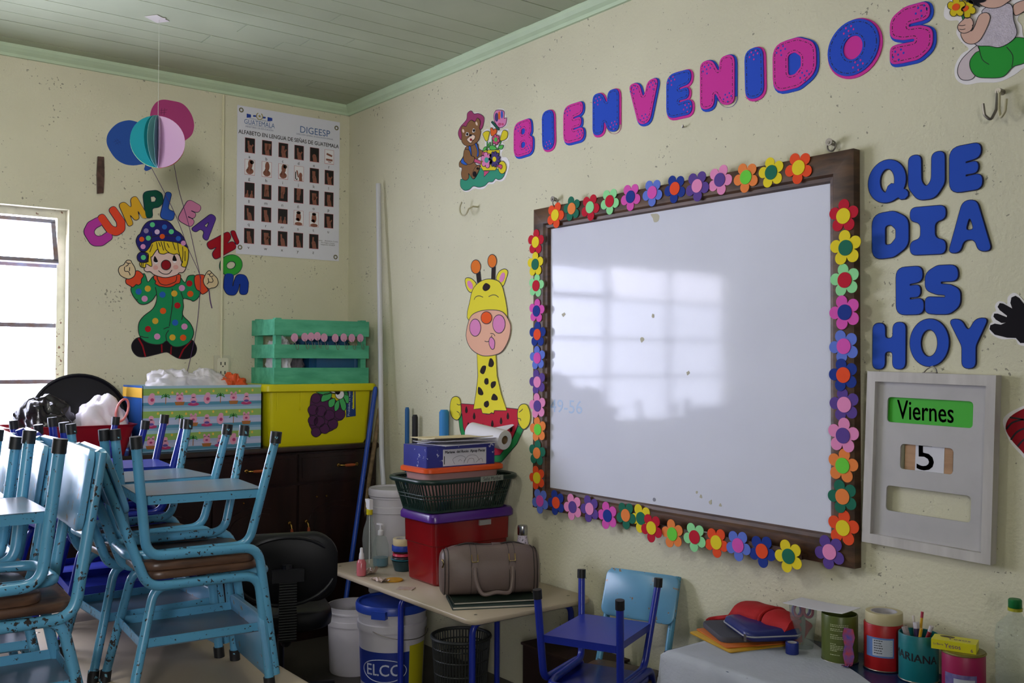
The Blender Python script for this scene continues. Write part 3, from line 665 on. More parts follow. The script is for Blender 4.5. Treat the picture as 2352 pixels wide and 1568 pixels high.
def ptext(s, u, v, size, mb, sx=1.0, space=1.0):
    c = PP(u, v); text_mb(mb, s, lambda x, y: WL(c[0]+x*sx, c[1]+y, .0041), size=size, space=space)
ptext('ALFABETO EN LENGUA DE SEÑAS DE GUATEMALA', .5, .178, .033, cap, .86); 
for o_ in ((.0006, 0), (0, .0006)): 
    c = PP(.5, .178); text_mb(cap, 'ALFABETO EN LENGUA DE SEÑAS DE GUATEMALA', lambda x, y: WL(c[0]+x*.86+o_[0], c[1]+y+o_[1], .0041), size=.033)
for k, s in enumerate(('Fuente:     Benemérito Comité', 'Pro Ciegos y Sordos', 'Adaptación: DIGEESP')): ptext(s, .885, .862+.014*k, .011, cap)
cap.build('captions', BLACKP, t, world=True, smooth=False)
gm = MB(); ptext('GUATEMALA', .205, .104, .040, gm, .82); ptext('DIGEESP', .745, .098, .058, gm, .95)
gm.build('heading_print', GRYB, t, world=True, smooth=False)
gm = MB(); ptext('MINISTERIO DE EDUCACIÓN', .205, .136, .014, gm, .95); ptext('GOBIERNO DE LA REPÚBLICA DE', .21, .078, .009, gm); ptext('DIRECCIÓN GENERAL DE EDUCACIÓN ESPECIAL', .745, .132, .0125, gm, .9)
ribbon(gm, WL, [PP(.09, .122), PP(.32, .122)], .0012, .0036, .0041)
gm.build('small_print', M('print_small', '#5a5f88', rough=.4), t, world=True, smooth=False)
gm = MB()
for a, b in ((.085, .125), (.28, .325)): gm.prism(WL, [PP(a, .048), PP(a, .076), PP(b, .070), PP(b, .050)], .0034, .0040)
for a, b in ((.145, .175), (.235, .262)): gm.prism(WL, [PP(a, .050), PP(a, .063), PP(b, .060), PP(b, .050)], .0034, .0040)
gm.build('ribbon_emblem', BLUP, t, world=True, smooth=False)
gm = MB(); c = PP(.205, .052)
gm.tube([WL(c[0]+.019*math.cos(a), c[1]+.019*math.sin(a), .0040) for a in [math.radians(120+300*k/20) for k in range(21)]], .0028, 5); gm.prism(WL, [(c[0]+r*math.cos(math.radians(90+36*k)), c[1]+r*math.sin(math.radians(90+36*k))) for k, r in enumerate([.011, .005]*5)], .0034, .0041)
gm.build('wreath_emblem', GOLDP, t, world=True, smooth=False)
# ------------------------------------------------------------------ bear cut-out
BEAR = foam('bear_brown', '#86603f'); HATP = foam('bear_hat', '#9c3f6c'); GRASS = foam('grass_green', '#3a9478'); YEL = foam('barrow_yellow', '#dccb2e'); ROSE = foam('rose', '#c8527c'); SUSP = foam('suspender_blue', '#2f62c4'); PUR = foam('petal_purple', '#4c3f78'); PKL = foam('petal_pink', '#d983b4'); LEAF = foam('leaf_green', '#56b452'); ORA = foam('tulip_orange', '#e0682c'); DGR = foam('dark_green', '#215c4c'); CREAM = foam('cream', '#e4c8b4'); TEALC = foam('teal_center', '#4a9c94')
t = thing('bear_cutout', 'foam bear in a pink hat pushing a flower wheelbarrow, left of the welcome word', 'wall decoration', center_of(WR, 1040, 240, 7.467, 500, 1480))
L = [('border', WHT, [(330, 98), (370, 140), (440, 135), (520, 190), (552, 270), (500, 430), (500, 520), (440, 660), (500, 770), (560, 700), (525, 540), (520, 470), (590, 420), (650, 430), (650, 300), (700, 270), (700, 180), (740, 100), (810, 70), (890, 90), (915, 200), (945, 250), (930, 360), (850, 400), (800, 470), (870, 430), (950, 420), (970, 520), (950, 600), (850, 650), (900, 700), (840, 830), (860, 900), (930, 910), (975, 1010), (960, 1110), (900, 1270), (830, 1320), (750, 1310), (700, 1360), (610, 1370), (540, 1440), (440, 1450), (370, 1440), (270, 1495), (180, 1480), (130, 1380), (140, 1290), (170, 1200), (115, 1040), (200, 900), (210, 720), (160, 620), (95, 500), (130, 380), (240, 240), (260, 130)], 0, 's')]
L += [('grass', GRASS, [(140, 1290), (170, 1275), (300, 1190), (480, 1100), (700, 1100), (890, 1130), (895, 1200), (850, 1270), (790, 1290), (740, 1270), (690, 1325), (620, 1330), (560, 1390), (460, 1420), (360, 1400), (290, 1460), (200, 1470), (140, 1400)], 1, 's'),
 ('barrow', YEL, [(500, 990), (540, 780), (810, 780), (800, 1000), (740, 1130), (530, 1135), (485, 1060)], 2, 'p'), ('wheel', YEL, (860, 1080, 68, 108), 3, 'e'), ('barrow_leg', ROSE, [(545, 1140), (640, 1145), (545, 1240)], 2, 'p'), ('axle', ROSE, [(760, 1030), (850, 1035), (865, 1075), (840, 1110), (810, 1080), (760, 1060)], 4, 's'),
 ('hat', HATP, [(330, 112), (372, 160), (450, 155), (530, 205), (545, 270), (520, 380), (490, 430), (440, 420), (250, 420), (160, 600), (115, 560), (100, 480), (140, 380), (240, 260), (255, 160), (290, 118)], 1, 's'),
 ('body', BEAR, [(250, 720), (420, 660), (460, 760), (520, 800), (505, 880), (440, 920), (390, 1000), (420, 1040), (470, 1040), (470, 1100), (400, 1250), (350, 1275), (280, 1180), (285, 1250), (240, 1300), (175, 1275), (155, 1190), (165, 1090), (125, 1070), (120, 1000), (160, 940), (195, 870), (215, 770)], 2, 's'),
 ('trousers', SUSP, [(195, 915), (150, 985), (200, 1030), (260, 1035), (230, 980)], 3, 's'), ('suspender', SUSP, [(285, 725), (320, 725), (335, 880), (310, 885)], 3, 's'), ('suspender', SUSP, [(395, 680), (420, 670), (455, 800), (450, 880), (425, 895), (435, 800)], 3, 's'),
 ('handle_bar', ROSE, [(385, 925), (500, 975), (490, 1025), (370, 985)], 3, 'p'), ('handle_bar', ROSE, [(520, 815), (570, 820), (560, 875), (515, 870)], 3, 'p'),
 ('arm', BEAR, [(215, 780), (300, 790), (330, 880), (380, 900), (385, 950), (360, 1000), (290, 1030), (240, 1000), (200, 940)], 4, 's'), ('foot', BEAR, [(400, 1080), (470, 1040), (470, 1110), (400, 1250), (350, 1270), (345, 1200)], 4, 's'), ('dot_pad', BLK, (392, 1195, 32, 48), 5, 'e'), ('dot_pad', BLK, (445, 1100, 22, 20), 5, 'e'),
 ('head', BEAR, [(330, 270), (390, 300), (430, 235), (475, 270), (480, 340), (465, 400), (490, 470), (460, 600), (390, 680), (300, 715), (220, 700), (165, 630), (170, 520), (150, 440), (180, 370), (240, 380), (270, 320)], 3, 's'),
 ('dot_ear', CREAM, (195, 455, 16, 32, -.2), 4, 'e'), ('dot_ear', CREAM, (424, 330, 16, 34, -.3), 4, 'e'), ('muzzle', CREAM, [(320, 540), (360, 520), (400, 545), (385, 600), (350, 620), (340, 655), (310, 660), (265, 620), (265, 590)], 4, 's'), ('dot_nose', BLK, (322, 530, 20, 18), 5, 'e'), ('dot_mouth', DRED, (328, 605, 18, 22), 5, 'e'),
 ('dot_eye', WHT, [(250, 480), (285, 490), (285, 530), (240, 540)], 4, 's'), ('dot_eye', WHT, [(365, 415), (395, 430), (395, 470), (352, 480)], 4, 's'), ('dot_pupil', BLK, (266, 512, 17, 24), 5, 'e'), ('dot_pupil', BLK, (380, 448, 17, 24), 5, 'e')]
for pts in ([(600, 800), (600, 640)], [(685, 700), (690, 560)], [(780, 780), (840, 620)], [(725, 740), (745, 690)]):
    q = pts; L.append(('stem', LEAF, [(q[0][0]-8, q[0][1]), (q[0][0]+8, q[0][1]), (q[1][0]+8, q[1][1]), (q[1][0]-8, q[1][1])], 2, 'p'))
L += [('leaf', LEAF, [(525, 795), (550, 740), (590, 725), (580, 780)], 3, 's'), ('leaf', LEAF, [(640, 720), (700, 700), (770, 760), (700, 785), (650, 770)], 3, 's'), ('leaf', LEAF, [(790, 740), (830, 700), (880, 705), (850, 770)], 3, 's'), ('leaf', LEAF, [(620, 700), (650, 645), (655, 690), (620, 740)], 3, 's'),
 ('bell_flower', YEL, [(530, 500), (580, 460), (640, 470), (625, 560), (610, 620), (575, 625), (545, 560)], 3, 's'), ('bell_flower', YEL, [(880, 445), (950, 470), (945, 560), (900, 610), (830, 620), (840, 540)], 3, 's'), ('tulip', ORA, [(660, 410), (690, 405), (710, 440), (740, 415), (770, 450), (740, 520), (690, 545), (665, 510)], 3, 's')]
def petals(cx, cy, R_, n, w=.33, sq=1.0, a0=0.3):
    return [(cx+R_*sq*(.62+.38*abs(math.cos(n*a/2))**w*1.0)*math.cos(a+a0), cy+R_*(.62+.38*abs(math.cos(n*a/2))**w)*math.sin(a+a0)) for a in [2*math.pi*k/(n*10) for k in range(n*10)]]
for nm, m_, cx, cy, R_, n, mc, rc in (('flower', ROSE, 758, 605, 92, 6, LEAF, 34), ('flower', PKL, 600, 955, 140, 6, TEALC, 44), ('flower', PUR, 735, 940, 138, 11, YEL, 40)):
    L.append((nm, m_, petals(cx, cy, R_, n, .5, .72), 5, 'p')); L.append(('plain_center', mc, (cx, cy, rc*.8, rc*1.1), 6, 'e'))
L += [('butterfly_wing', PKL, [(770, 95), (850, 100), (890, 130), (890, 240), (930, 230), (920, 330), (870, 385), (800, 395), (730, 300), (710, 200), (730, 130)], 2, 's'), ('dot_wing', PUR, (762, 220, 30, 75), 3, 'e'), ('dot_wing', ORA, (807, 190, 18, 72), 3, 'e'), ('dot_wing', SUSP, (853, 175, 16, 65), 3, 'e'), ('dot_wing', ROSE, (812, 340, 25, 26), 3, 'e'), ('dot_wing', ROSE, (865, 340, 18, 20), 3, 'e'), ('butterfly_body', DGR, [(690, 290), (720, 310), (805, 410), (790, 440), (690, 330), (672, 305)], 3, 's')]
cutout(WR, 1040, 240, 7.467, L, t, inkw=.0026)
# ------------------------------------------------------------------ giraffe
GY = foam('giraffe_yellow', '#e2d43a'); SPOT = foam('giraffe_spot', '#2c2222'); MUZ = foam('muzzle_peach', '#e4ae94'); CHK = foam('cheek_pink', '#d986b8'); HORN = foam('horn_orange', '#e0762c'); RED = foam('melon_red', '#b8283c'); RIND = foam('rind_green', '#2a8a4c'); NOSE = foam('nose_orange', '#e85a24')
t = thing('giraffe_cutout', 'tall yellow foam giraffe with a slice of watermelon, left of the whiteboard', 'wall decoration', center_of(WR, 1000, 560, 3.1367, 380, 1540))
L = [('horn', SPOT, [(295, 205), (325, 200), (333, 275), (303, 280)], 0, 'p'), ('horn', SPOT, [(408, 165), (435, 165), (432, 255), (405, 255)], 0, 'p'), ('horn_tip', HORN, (294, 165, 35, 50), 1, 'e'), ('horn_tip', HORN, (412, 124, 32, 48), 1, 'e'),
 ('ear', GY, [(215, 270), (225, 245), (262, 250), (295, 285), (290, 320), (258, 350), (230, 325)], 0, 's'), ('dot_ear', CHK, (252, 295, 17, 32, -.4), 1, 'e'), ('ear', GY, [(440, 250), (460, 200), (500, 180), (524, 200), (512, 250), (490, 303), (465, 285)], 0, 's'), ('dot_ear', CHK, (484, 241, 17, 36, .3), 1, 'e'),
 ('neck', GY, [(305, 790), (440, 790), (450, 950), (480, 1080), (520, 1200), (430, 1200), (425, 1220), (410, 1215), (395, 1225), (345, 1220), (335, 1185), (280, 1190), (300, 1060), (312, 950)], 3, 'p'),
 ('melon', RED, [(190, 1150), (337, 1160), (340, 1200), (370, 1225), (385, 1225), (403, 1212), (425, 1225), (430, 1170), (605, 1190), (600, 1300), (560, 1400), (470, 1520), (330, 1530), (240, 1430), (205, 1320)], 2, 'p'), ('rind', RIND, [(165, 1220), (190, 1220), (215, 1340), (260, 1440), (340, 1525), (460, 1520), (560, 1400), (600, 1310), (640, 1330), (590, 1440), (480, 1570), (320, 1580), (220, 1470), (180, 1340)], 1, 'p'),
 ('paw', GY, [(150, 1098), (180, 1115), (190, 1180), (185, 1240), (160, 1268), (125, 1245), (110, 1190), (120, 1120)], 3, 's'), ('paw', GY, [(640, 1152), (670, 1165), (690, 1230), (680, 1300), (640, 1335), (605, 1290), (597, 1220), (610, 1170)], 3, 's'),
 ('head', GY, [(250, 560), (255, 400), (285, 310), (350, 260), (420, 255), (475, 285), (505, 380), (523, 510), (500, 560)], 2, 's'), ('muzzle', MUZ, [(255, 535), (310, 490), (400, 475), (490, 490), (540, 560), (548, 620), (530, 700), (480, 780), (400, 806), (330, 800), (260, 750), (228, 660)], 4, 's'),
 ('cheek', CHK, (295, 603, 40, 62), 5, 'e'), ('cheek', CHK, (466, 577, 45, 66), 5, 'e'), ('nose', NOSE, (377, 532, 39, 44), 6, 'e'), ('tongue', CHK, [(410, 670), (435, 700), (432, 750), (415, 758), (398, 730), (395, 695)], 5, 's'),
 ('x', INK, [(283, 402), (295, 382), (320, 374), (348, 384)], 2, 'l'), ('x', INK, [(388, 380), (415, 368), (440, 370), (460, 385)], 2, 'l'), ('x', INK, [(403, 645), (425, 648), (437, 664)], 4, 'l'), ('x', INK, [(362, 700), (385, 704), (405, 685), (415, 655)], 4, 'l')]
for q in ([(350, 300), (370, 282), (398, 300), (392, 325), (365, 340), (346, 325)], [(400, 825), (415, 828), (428, 860), (415, 886), (390, 880), (392, 850)], [(345, 880), (370, 880), (365, 915), (350, 938), (328, 920)], [(365, 970), (385, 970), (388, 1005), (370, 1013), (358, 995)], [(412, 995), (440, 990), (438, 1020), (415, 1040), (405, 1020)], [(315, 1032), (335, 1040), (352, 1075), (340, 1090), (315, 1078)], [(425, 1078), (452, 1100), (450, 1125), (410, 1120)], [(360, 1140), (385, 1130), (392, 1160), (375, 1178), (357, 1165)]):
    L.append(('dot_spot', SPOT, q, 4 if q[0][1] > 400 else 3, 's'))
for x, y in ((228, 1195), (284, 1240), (527, 1240), (478, 1275), (415, 1295), (242, 1310), (348, 1320), (550, 1330), (500, 1370), (300, 1390)): L.append(('dot_seed', SPOT, [(x, y-26), (x+9, y+6), (x, y+24), (x-9, y+6)], 3, 's'))
for pts in ([(160, 1152), (175, 1160), (188, 1155)], [(160, 1205), (178, 1218), (178, 1235)], [(608, 1212), (625, 1200), (635, 1188)], [(598, 1255), (618, 1260), (622, 1275)]): L.append(('x', INK, pts, 3, 'l'))
cutout(WR, 1000, 560, 3.1367, L, t, inkw=.0036)
# ------------------------------------------------------------------ girl holding flowers, top right
GSK = foam('girl_skin', '#d8b0a0'); BLOUSE = M('glitter_blouse', '#cfc4d2', rough=.45, bump=.5, bscale=260, var=.12, vscale=90); SKIRT = foam('skirt_green', '#2f9a3c'); SHOE = foam('shoe_grey', '#cdbfc4'); FY = foam('flower_yellow', '#d8c024')
t = thing('girl_cutout', 'foam girl in a white glitter blouse holding yellow flowers, top right corner', 'wall decoration', center_of(WR, 1880, 0, 4.983, 1950, 960))
L = [('border', WHT, [(1440, 190), (1450, 80), (1520, 0), (1600, -200), (1900, -420), (2300, -400), (2480, -200), (2500, 60), (2350, 120), (2280, 220), (2330, 300), (2350, 420), (2480, 480), (2520, 700), (2350, 780), (2240, 860), (2060, 940), (1850, 945), (1700, 970), (1600, 930), (1560, 850), (1570, 740), (1640, 620), (1720, 560), (1640, 480), (1580, 380), (1600, 300), (1600, 235), (1500, 235)], 0, 's'),
 ('shoe', SHOE, [(1840, 520), (1700, 620), (1620, 720), (1595, 830), (1640, 910), (1740, 915), (1800, 860), (1840, 700)], 1, 's'), ('skirt', SKIRT, [(1840, 520), (2000, 470), (2300, 430), (2480, 500), (2500, 640), (2350, 730), (2230, 770), (2120, 880), (1950, 895), (1820, 880), (1750, 800), (1740, 700), (1800, 610), (1850, 580)], 2, 's'),
 ('blouse', BLOUSE, [(1880, 130), (2000, 60), (2170, 40), (2230, 90), (2240, 220), (2280, 380), (2210, 480), (2080, 545), (1960, 530), (1800, 510), (1900, 330), (1920, 240)], 3, 's'), ('arm', GSK, [(1930, 150), (1975, 190), (1960, 270), (1900, 400), (1840, 480), (1760, 510), (1680, 480), (1640, 390), (1700, 330), (1760, 360), (1800, 300), (1850, 180)], 4, 's'),
 ('hand', GSK, [(1660, 240), (1700, 210), (1760, 215), (1785, 270), (1760, 350), (1690, 385), (1630, 370), (1605, 320), (1620, 280)], 5, 's'), ('head', GSK, [(1860, -60), (1850, 40), (1930, 90), (2050, 95), (2150, 50), (2250, -60), (2200, -300), (1950, -300)], 4, 's'), ('arm', GSK, [(2240, 60), (2400, 0), (2480, 60), (2380, 120), (2260, 180)], 2, 's'),
 ('hair', BLK, [(1700, -100), (1720, 20), (1800, 60), (1860, 85), (1840, 45), (1920, 20), (1960, -60), (2100, -160), (2350, -60), (2300, -330), (1900, -380)], 5, 's'),
 ('stem', RIND, [(1630, 120), (1650, 120), (1690, 240), (1665, 240)], 4, 'p'), ('stem', RIND, [(1715, 110), (1730, 115), (1695, 230), (1680, 220)], 4, 'p'), ('flower', FY, petals(1715, 105, 112, 5, .7, .9), 5, 'p'), ('plain_center', NOSE, (1690, 105, 46, 30, -.5), 6, 'e'), ('flower', FY, petals(1595, 90, 118, 5, .7, .9, .9), 6, 'p'), ('plain_center', NOSE, (1590, 88, 46, 38, -.6), 7, 'e')]
for pts in ([(1620, 295), (1660, 300), (1695, 290)], [(1625, 340), (1660, 345), (1695, 335)], [(1760, 345), (1780, 330), (1775, 290)]): L.append(('x', INK, pts, 5, 'l'))
for pts in ([(1840, 540), (1880, 680), (1960, 740)], [(2160, 540), (2230, 640), (2220, 770)]): L.append(('x', INK, pts, 2, 'l'))
cutout(WR, 1880, 0, 4.983, L, t, inkw=.0018)
# ------------------------------------------------------------------ black paper hand and red paper piece at the right edge
t = thing('paper_hand_cutout', 'black paper hand with white edge pointing left, beside the lowest blue word', 'wall decoration', center_of(WR, 2250, 660, 3.92, 330, 300))
L = [('border', WHT, [(85, 370), (95, 325), (120, 310), (105, 270), (125, 225), (150, 210), (140, 165), (170, 125), (220, 130), (250, 150), (255, 90), (300, 50), (350, 65), (430, 150), (560, 240), (560, 480), (420, 525), (350, 510), (320, 465), (200, 465), (110, 420)], 0, 's'),
 ('plain_hand', BLK, [(92, 375), (100, 340), (140, 325), (195, 335), (240, 315), (200, 320), (150, 290), (127, 262), (135, 235), (165, 235), (248, 268), (250, 255), (185, 205), (165, 175), (185, 140), (215, 145), (298, 190), (280, 140), (290, 90), (325, 75), (360, 95), (420, 170), (540, 250), (540, 470), (420, 500), (370, 500), (330, 455), (250, 452), (140, 425)], 1, 'p')]
cutout(WR, 2250, 660, 3.92, L, t)
t = thing('paper_wing_cutout', 'red paper piece with black curved lines and white edge, right of the calendar', 'wall decoration', center_of(WR, 2250, 660, 3.92, 420, 1400))
L = [('border', WHT, [(212, 1220), (240, 1150), (330, 1095), (460, 1050), (620, 1070), (640, 1300), (560, 1520), (460, 1580), (370, 1500), (270, 1380)], 0, 's'), ('plain_wing', DRED, [(238, 1270), (265, 1180), (350, 1115), (460, 1075), (600, 1090), (615, 1300), (545, 1500), (465, 1555), (380, 1470), (290, 1370)], 1, 's'),
 ('x', INK, [(275, 1170), (340, 1178), (400, 1192), (560, 1250)], 1, 'l'), ('x', INK, [(245, 1275), (300, 1215), (400, 1185)], 1, 'l'), ('x', INK, [(285, 1370), (340, 1300), (420, 1265), (560, 1240)], 1, 'l'), ('x', INK, [(345, 1430), (400, 1370), (480, 1330)], 1, 'l')]
cutout(WR, 2250, 660, 3.92, L, t, inkw=.005)
# ------------------------------------------------------------------ whiteboard
FW = wood_mat('dark_frame_wood', '#38241a', '#5e4029', .5, (3, 3, 14), 2.5, .1)
BW = M('whiteboard_surface', '#d8dae8', rough=.065, spec=.22, var=.05, vscale=2.0, bump=.015, bscale=40)
bx0, bx1, bz0, bz1 = 1.893, 3.581, .872, 2.262; ix0, ix1, iz0, iz1 = 1.940, 3.476, .959, 2.186
t = thing('whiteboard', 'large whiteboard in a dark wooden frame hanging on the right wall', 'whiteboard', WR((bx0+bx1)/2, bz0))
MB().box(((bx0+bx1)/2, -.012, (bz0+bz1)/2), (bx1-bx0-.06, .012, bz1-bz0-.06)).build('writing_surface', BW, t, world=True, smooth=False)
prof = [(0, .004), (0, .040), (.012, .045), (.074, .045), (.082, .036), (.094, .033), (.100, .017), (.100, .004)]
def side(nm, a, b, din):   # mitred frame rail: a, b outer corners, din the direction towards the board
    a, b = V(a), V(b); d = (b-a).normalized(); rings = []
    for p, s in ((a, 1), (b, -1)):
        rings.append([V((p.x+din[0]*u+d.x*u*s, -c, p.y+din[1]*u+d.y*u*s)) for u, c in prof])
    return MB().loft(rings).build(nm, FW, t, world=True, angle=30)
side('frame_rail', (bx0, bz1), (bx1, bz1), (0, -1)); side('frame_rail', (bx0, bz0), (bx1, bz0), (0, 1)); side('frame_rail', (bx0, bz0), (bx0, bz1), (1, 0)); side('frame_rail', (bx1, bz0), (bx1, bz1), (-1, 0))
MB().box((3.05, -.058, .885), (.70, .03, .016)).box((3.05, -.073, .892), (.70, .008, .030)).build('pen_ledge', FW, t, world=True, smooth=False)
hw = MB(); c = WR.px(1300, 935, .018); text_mb(hw, '49-56', lambda x, y: WR(c[0]+x*1.15, c[1]+y, .0186), size=.085)
hw.build('faint_handwriting', M('faded_blue_marker', '#a4bcdc', rough=.35), t, world=True, smooth=False)
sc = MB(); rr = random.Random(5)
for x, y, s in ((1505, 497, 11), (1295, 722, 5), (1500, 725, 4), (1475, 780, 7), (1580, 856, 5), (1610, 1140, 4), (1632, 1152, 5), (1655, 1160, 4), (1600, 1130, 3)):
    sc.prism(WR, pxs(WR, catmull([(x+s*rr.uniform(.5, 1.1)*math.cos(a), y+s*rr.uniform(.5, 1.3)*math.sin(a)) for a in [2*math.pi*k/7 for k in range(7)]], 2), .018), .0178, .0188)
sc.build('tape_scraps', M('old_tape', '#b4ae98', rough=.6), t, world=True, smooth=False)
mb = MB(); c = WR.px(1503, 1147, .018); mb.prism(WR, ellipse(c[0], c[1], .008, .008, 14), .0178, .0195); mb.build('screw_cap', M('screw_steel', '#9a9aa0', rough=.3, metal=.9), t, world=True)
STEEL = M('steel', '#8c8680', rough=.35, metal=.9)
for x, y, z2 in ((1905, 330, 1.0), (1270, 460, .9)):
    a = WR(*WR.px(x, y, .03), .03); mb = MB()
    mb.tube([a+V((0, .03, .0)), a+V((0, -.006, .004))], .005, 8); mb.lathe([(.012, -.006), (.013, 0)], a+V((0, -.004, .006)), 12, Matrix.Rotation(math.radians(90), 3, 'X'))
    o = mb.build('hanging_nail', STEEL, None, loc=a+V((0, .03, 0))); tag(o, 'bent steel nail holding up the %s of the whiteboard' % ('right top corner' if x > 1500 else 'left top corner'), 'nail')
    MB().tube([a+V((.016*math.sin(q), .012, -.012-.018*math.cos(q)+.006)) for q in [2*math.pi*k/14 for k in range(14)]], .0028, 6, closed=True).build('eye_screw', STEEL, t, world=True)
# a marker lying on the ledge
a = V((2.945, -.0545, .9015)); 
t2 = thing('marker_pen', 'white whiteboard marker with red cap lying on the pen ledge', 'marker', a)
MB().tube([a+V((-.065, 0, .0)), a+V((.035, 0, .0))], .0072, 12).build('barrel', M('marker_white', '#d8d8d8', rough=.35), t2, world=True); MB().tube([a+V((.035, 0, 0)), a+V((.075, 0, 0))], .0082, 12).build('cap', M('marker_red', '#b02020', rough=.4), t2, world=True)
# ------------------------------------------------------------------ foam flowers on the frame
FC = {'o': ('#e8502a', 'orange-red'), 'd': ('#236c56', 'dark green'), 'r': ('#be1f34', 'red'), 'l': ('#92dc9a', 'light green'), 'm': ('#d656b0', 'magenta'), 'n': ('#22398c', 'navy'), 'v': ('#6278d0', 'periwinkle'), 'u': ('#5c4490', 'purple'), 'p': ('#e48cbc', 'pink'), 'a': ('#ea8444', 'light orange'), 'y': ('#e6d02c', 'yellow'), 'g': ('#6cd044', 'bright green')}
top = 'oy do rl lr mn vm no up pu ag yd oy'.split(); topx = [(1276, 494), (1314, 479), (1356, 476), (1401, 462), (1449, 452), (1499, 442), (1551, 433), (1602, 427), (1654, 413), (1714, 407), (1772, 396), (1835, 385)]
left = 'ry yd lr mn no vm up pu ag da oy'.split(); leftx = [(1231, 556), (1230, 607), (1232, 656), (1233, 714), (1235, 768), (1235, 822), (1235, 877), (1235, 932), (1236, 986), (1234, 1040), (1234, 1097)]
bot = 'vm no pu up mn da yd ry ag lr oy vm no yd up'.split(); botx = [(1241, 1150), (1278, 1154), (1316, 1164), (1355, 1168), (1396, 1184), (1438, 1183), (1473, 1190), (1497, 1212), (1545, 1226), (1596, 1233), (1646, 1245), (1696, 1252), (1751, 1265), (1812, 1277), (1906, 1267)]
right = 'ry yd lr mn vm no up pu ag da oy'.split(); rightx = [(1938, 496), (1943, 569), (1941, 643), (1941, 717), (1939, 795), (1938, 861), (1940, 929), (1937, 1000), (1936, 1069), (1936, 1140), (1937, 1212)]
top[1] = 'da'
seen = {}
fr = random.Random(2)
for sname, seq, pts, turn in (('top', top, topx, .5), ('left', left, leftx, 0), ('bottom', bot, botx, .4), ('right', right, rightx, .1)):
    for i, (k, (x, y)) in enumerate(zip(seq, pts)):
        c0 = .0458+.0024*(i % 2)+(.0048 if sname == 'bottom' and i in (7, 14) else 0)+(.0335 if sname == 'bottom' and 7 <= i <= 13 else 0)
        cx, cz = WR.px(x, y, c0)
        A, B = FC[k[0]], FC[k[1]]
        lab = '%s foam flower with %s centre on the board %s' % (A[1], B[1], {'top': 'top rail', 'left': 'left side', 'bottom': 'bottom rail', 'right': 'right side'}[sname])
        if seq.count(k) > 1:
            lab += {('top', 0): ', left end', ('top', 11): ', right end', ('bottom', 0): ', left end', ('bottom', 11): ', fourth from right', ('bottom', 1): ', second from left', ('bottom', 12): ', third from right', ('bottom', 3): ', fourth from left', ('bottom', 14): ', right end', ('bottom', 6): ', behind red flower', ('bottom', 13): ', second from right'}[(sname, i)]
        t = thing('foam_flower', lab, 'flower', WR(cx, cz), group='foam flowers around the whiteboard')
        a0 = math.pi/2+turn+fr.uniform(-.35, .35); R_ = .0585*fr.uniform(.95, 1.03)
        poly = [(cx+R_*(.52+.48*abs(math.cos(2.5*a))**.62)*math.cos(a+a0), cz+R_*(.52+.48*abs(math.cos(2.5*a))**.62)*math.sin(a+a0)) for a in [2*math.pi*q/70 for q in range(70)]]
        sheet('petals', WR, poly, foam('flower_'+k[0], A[0]), t, c0-.0006, c0+.0018)
        sheet('center', WR, ellipse(cx, cz, .0262, .0262, 26), foam('flower_'+k[1], B[0]), t, c0+.0018, c0+.0042)
# ------------------------------------------------------------------ wall hooks
HK = M('cream_painted_hook', '#b9b292', rough=.4)
a = WR(*WR.px(1098, 475), 0)
o = MB().tube([a, a+V((-.005, -.03, 0)), a+V((-.02, -.045, -.012))]+[a+V((-.055+.038*math.cos(q), -.05, .0+.038*math.sin(q)-.004)) for q in [math.radians(v) for v in range(-40, -260, -22)]], .0045, 8).build('wall_hook', HK, None, loc=a); tag(o, 'small open cream wall hook below the bear', 'hook')
a = WR(*WR.px(2303, 212), 0)
t = thing('wall_hook', 'double bent metal hook hanging from a screw eye below the girl cut-out', 'hook', a)
MB().tube([a, a+V((0, -.03, 0))], .009, 10).build('screw_eye', STEEL, t, world=True)
for s in (-1, 1):
    MB().tube(fillet3([a+V((s*.003, -.026, 0)), a+V((s*.004, -.031, -.055)), a+V((s*.014, -.044, -.088)), a+V((s*.030, -.049, -.070)), a+V((s*.034, -.05, -.035))], .016), .0042, 8).build('hook_arm', HK if s > 0 else STEEL, t, world=True)
a = WR(*WR.px(1571, 291), 0); o = MB().tube([a, a+V((.005, -.015, -.006)), a+V((.012, -.018, .002))], .003, 6).build('bent_nail', STEEL, None, loc=a); tag(o, 'tiny bent nail in the wall under the blue welcome letter E', 'nail')
# ------------------------------------------------------------------ wooden calendar
WG = wood_mat('grey_white_wood', '#b2adaa', '#c8c3c0', .6, (6, 6, 1), 3, .04); WG2 = M('grey_board', '#b6b3b4', rough=.65, var=.07, vscale=9)
TL, TR_, BL, BR = (3.629, 1.523), (4.047, 1.515), (3.606, .966), (4.027, .959)
ang = math.atan2(TR_[1]-TL[1]+BR[1]-BL[1], TR_[0]-TL[0]+BR[0]-BL[0])
def CQ(u, v):   # u across, v down
    a = V(TL).lerp(V(TR_), u); b = V(BL).lerp(V(BR), u); p = a.lerp(b, v); return (p.x, p.y)
t = thing('wall_calendar', 'grey wooden frame calendar with green weekday card, hanging right of the whiteboard', 'calendar', WR(*CQ(.5, 1)))
fr_ = [CQ(0, 0), CQ(0, 1), CQ(1, 1), CQ(1, 0)]; fi = [CQ(.07, .058), CQ(.07, .945), CQ(.93, .945), CQ(.93, .058)]
for i in range(4):
    j = (i+1) % 4; sheet('frame_rail', WR, [fr_[i], fr_[j], fi[j], fi[i]], WG, t, .006, .040)
def slot(u0, u1, v0, v1, r=.1):
    q = [CQ(u0, v0), CQ(u0, v1), CQ(u1, v1), CQ(u1, v0)]; return fillet2(q, .014, 5)
S1, S2, S3 = slot(.155, .825, .145, .29), slot(.275, .69, .408, .552), slot(.17, .83, .655, .80)
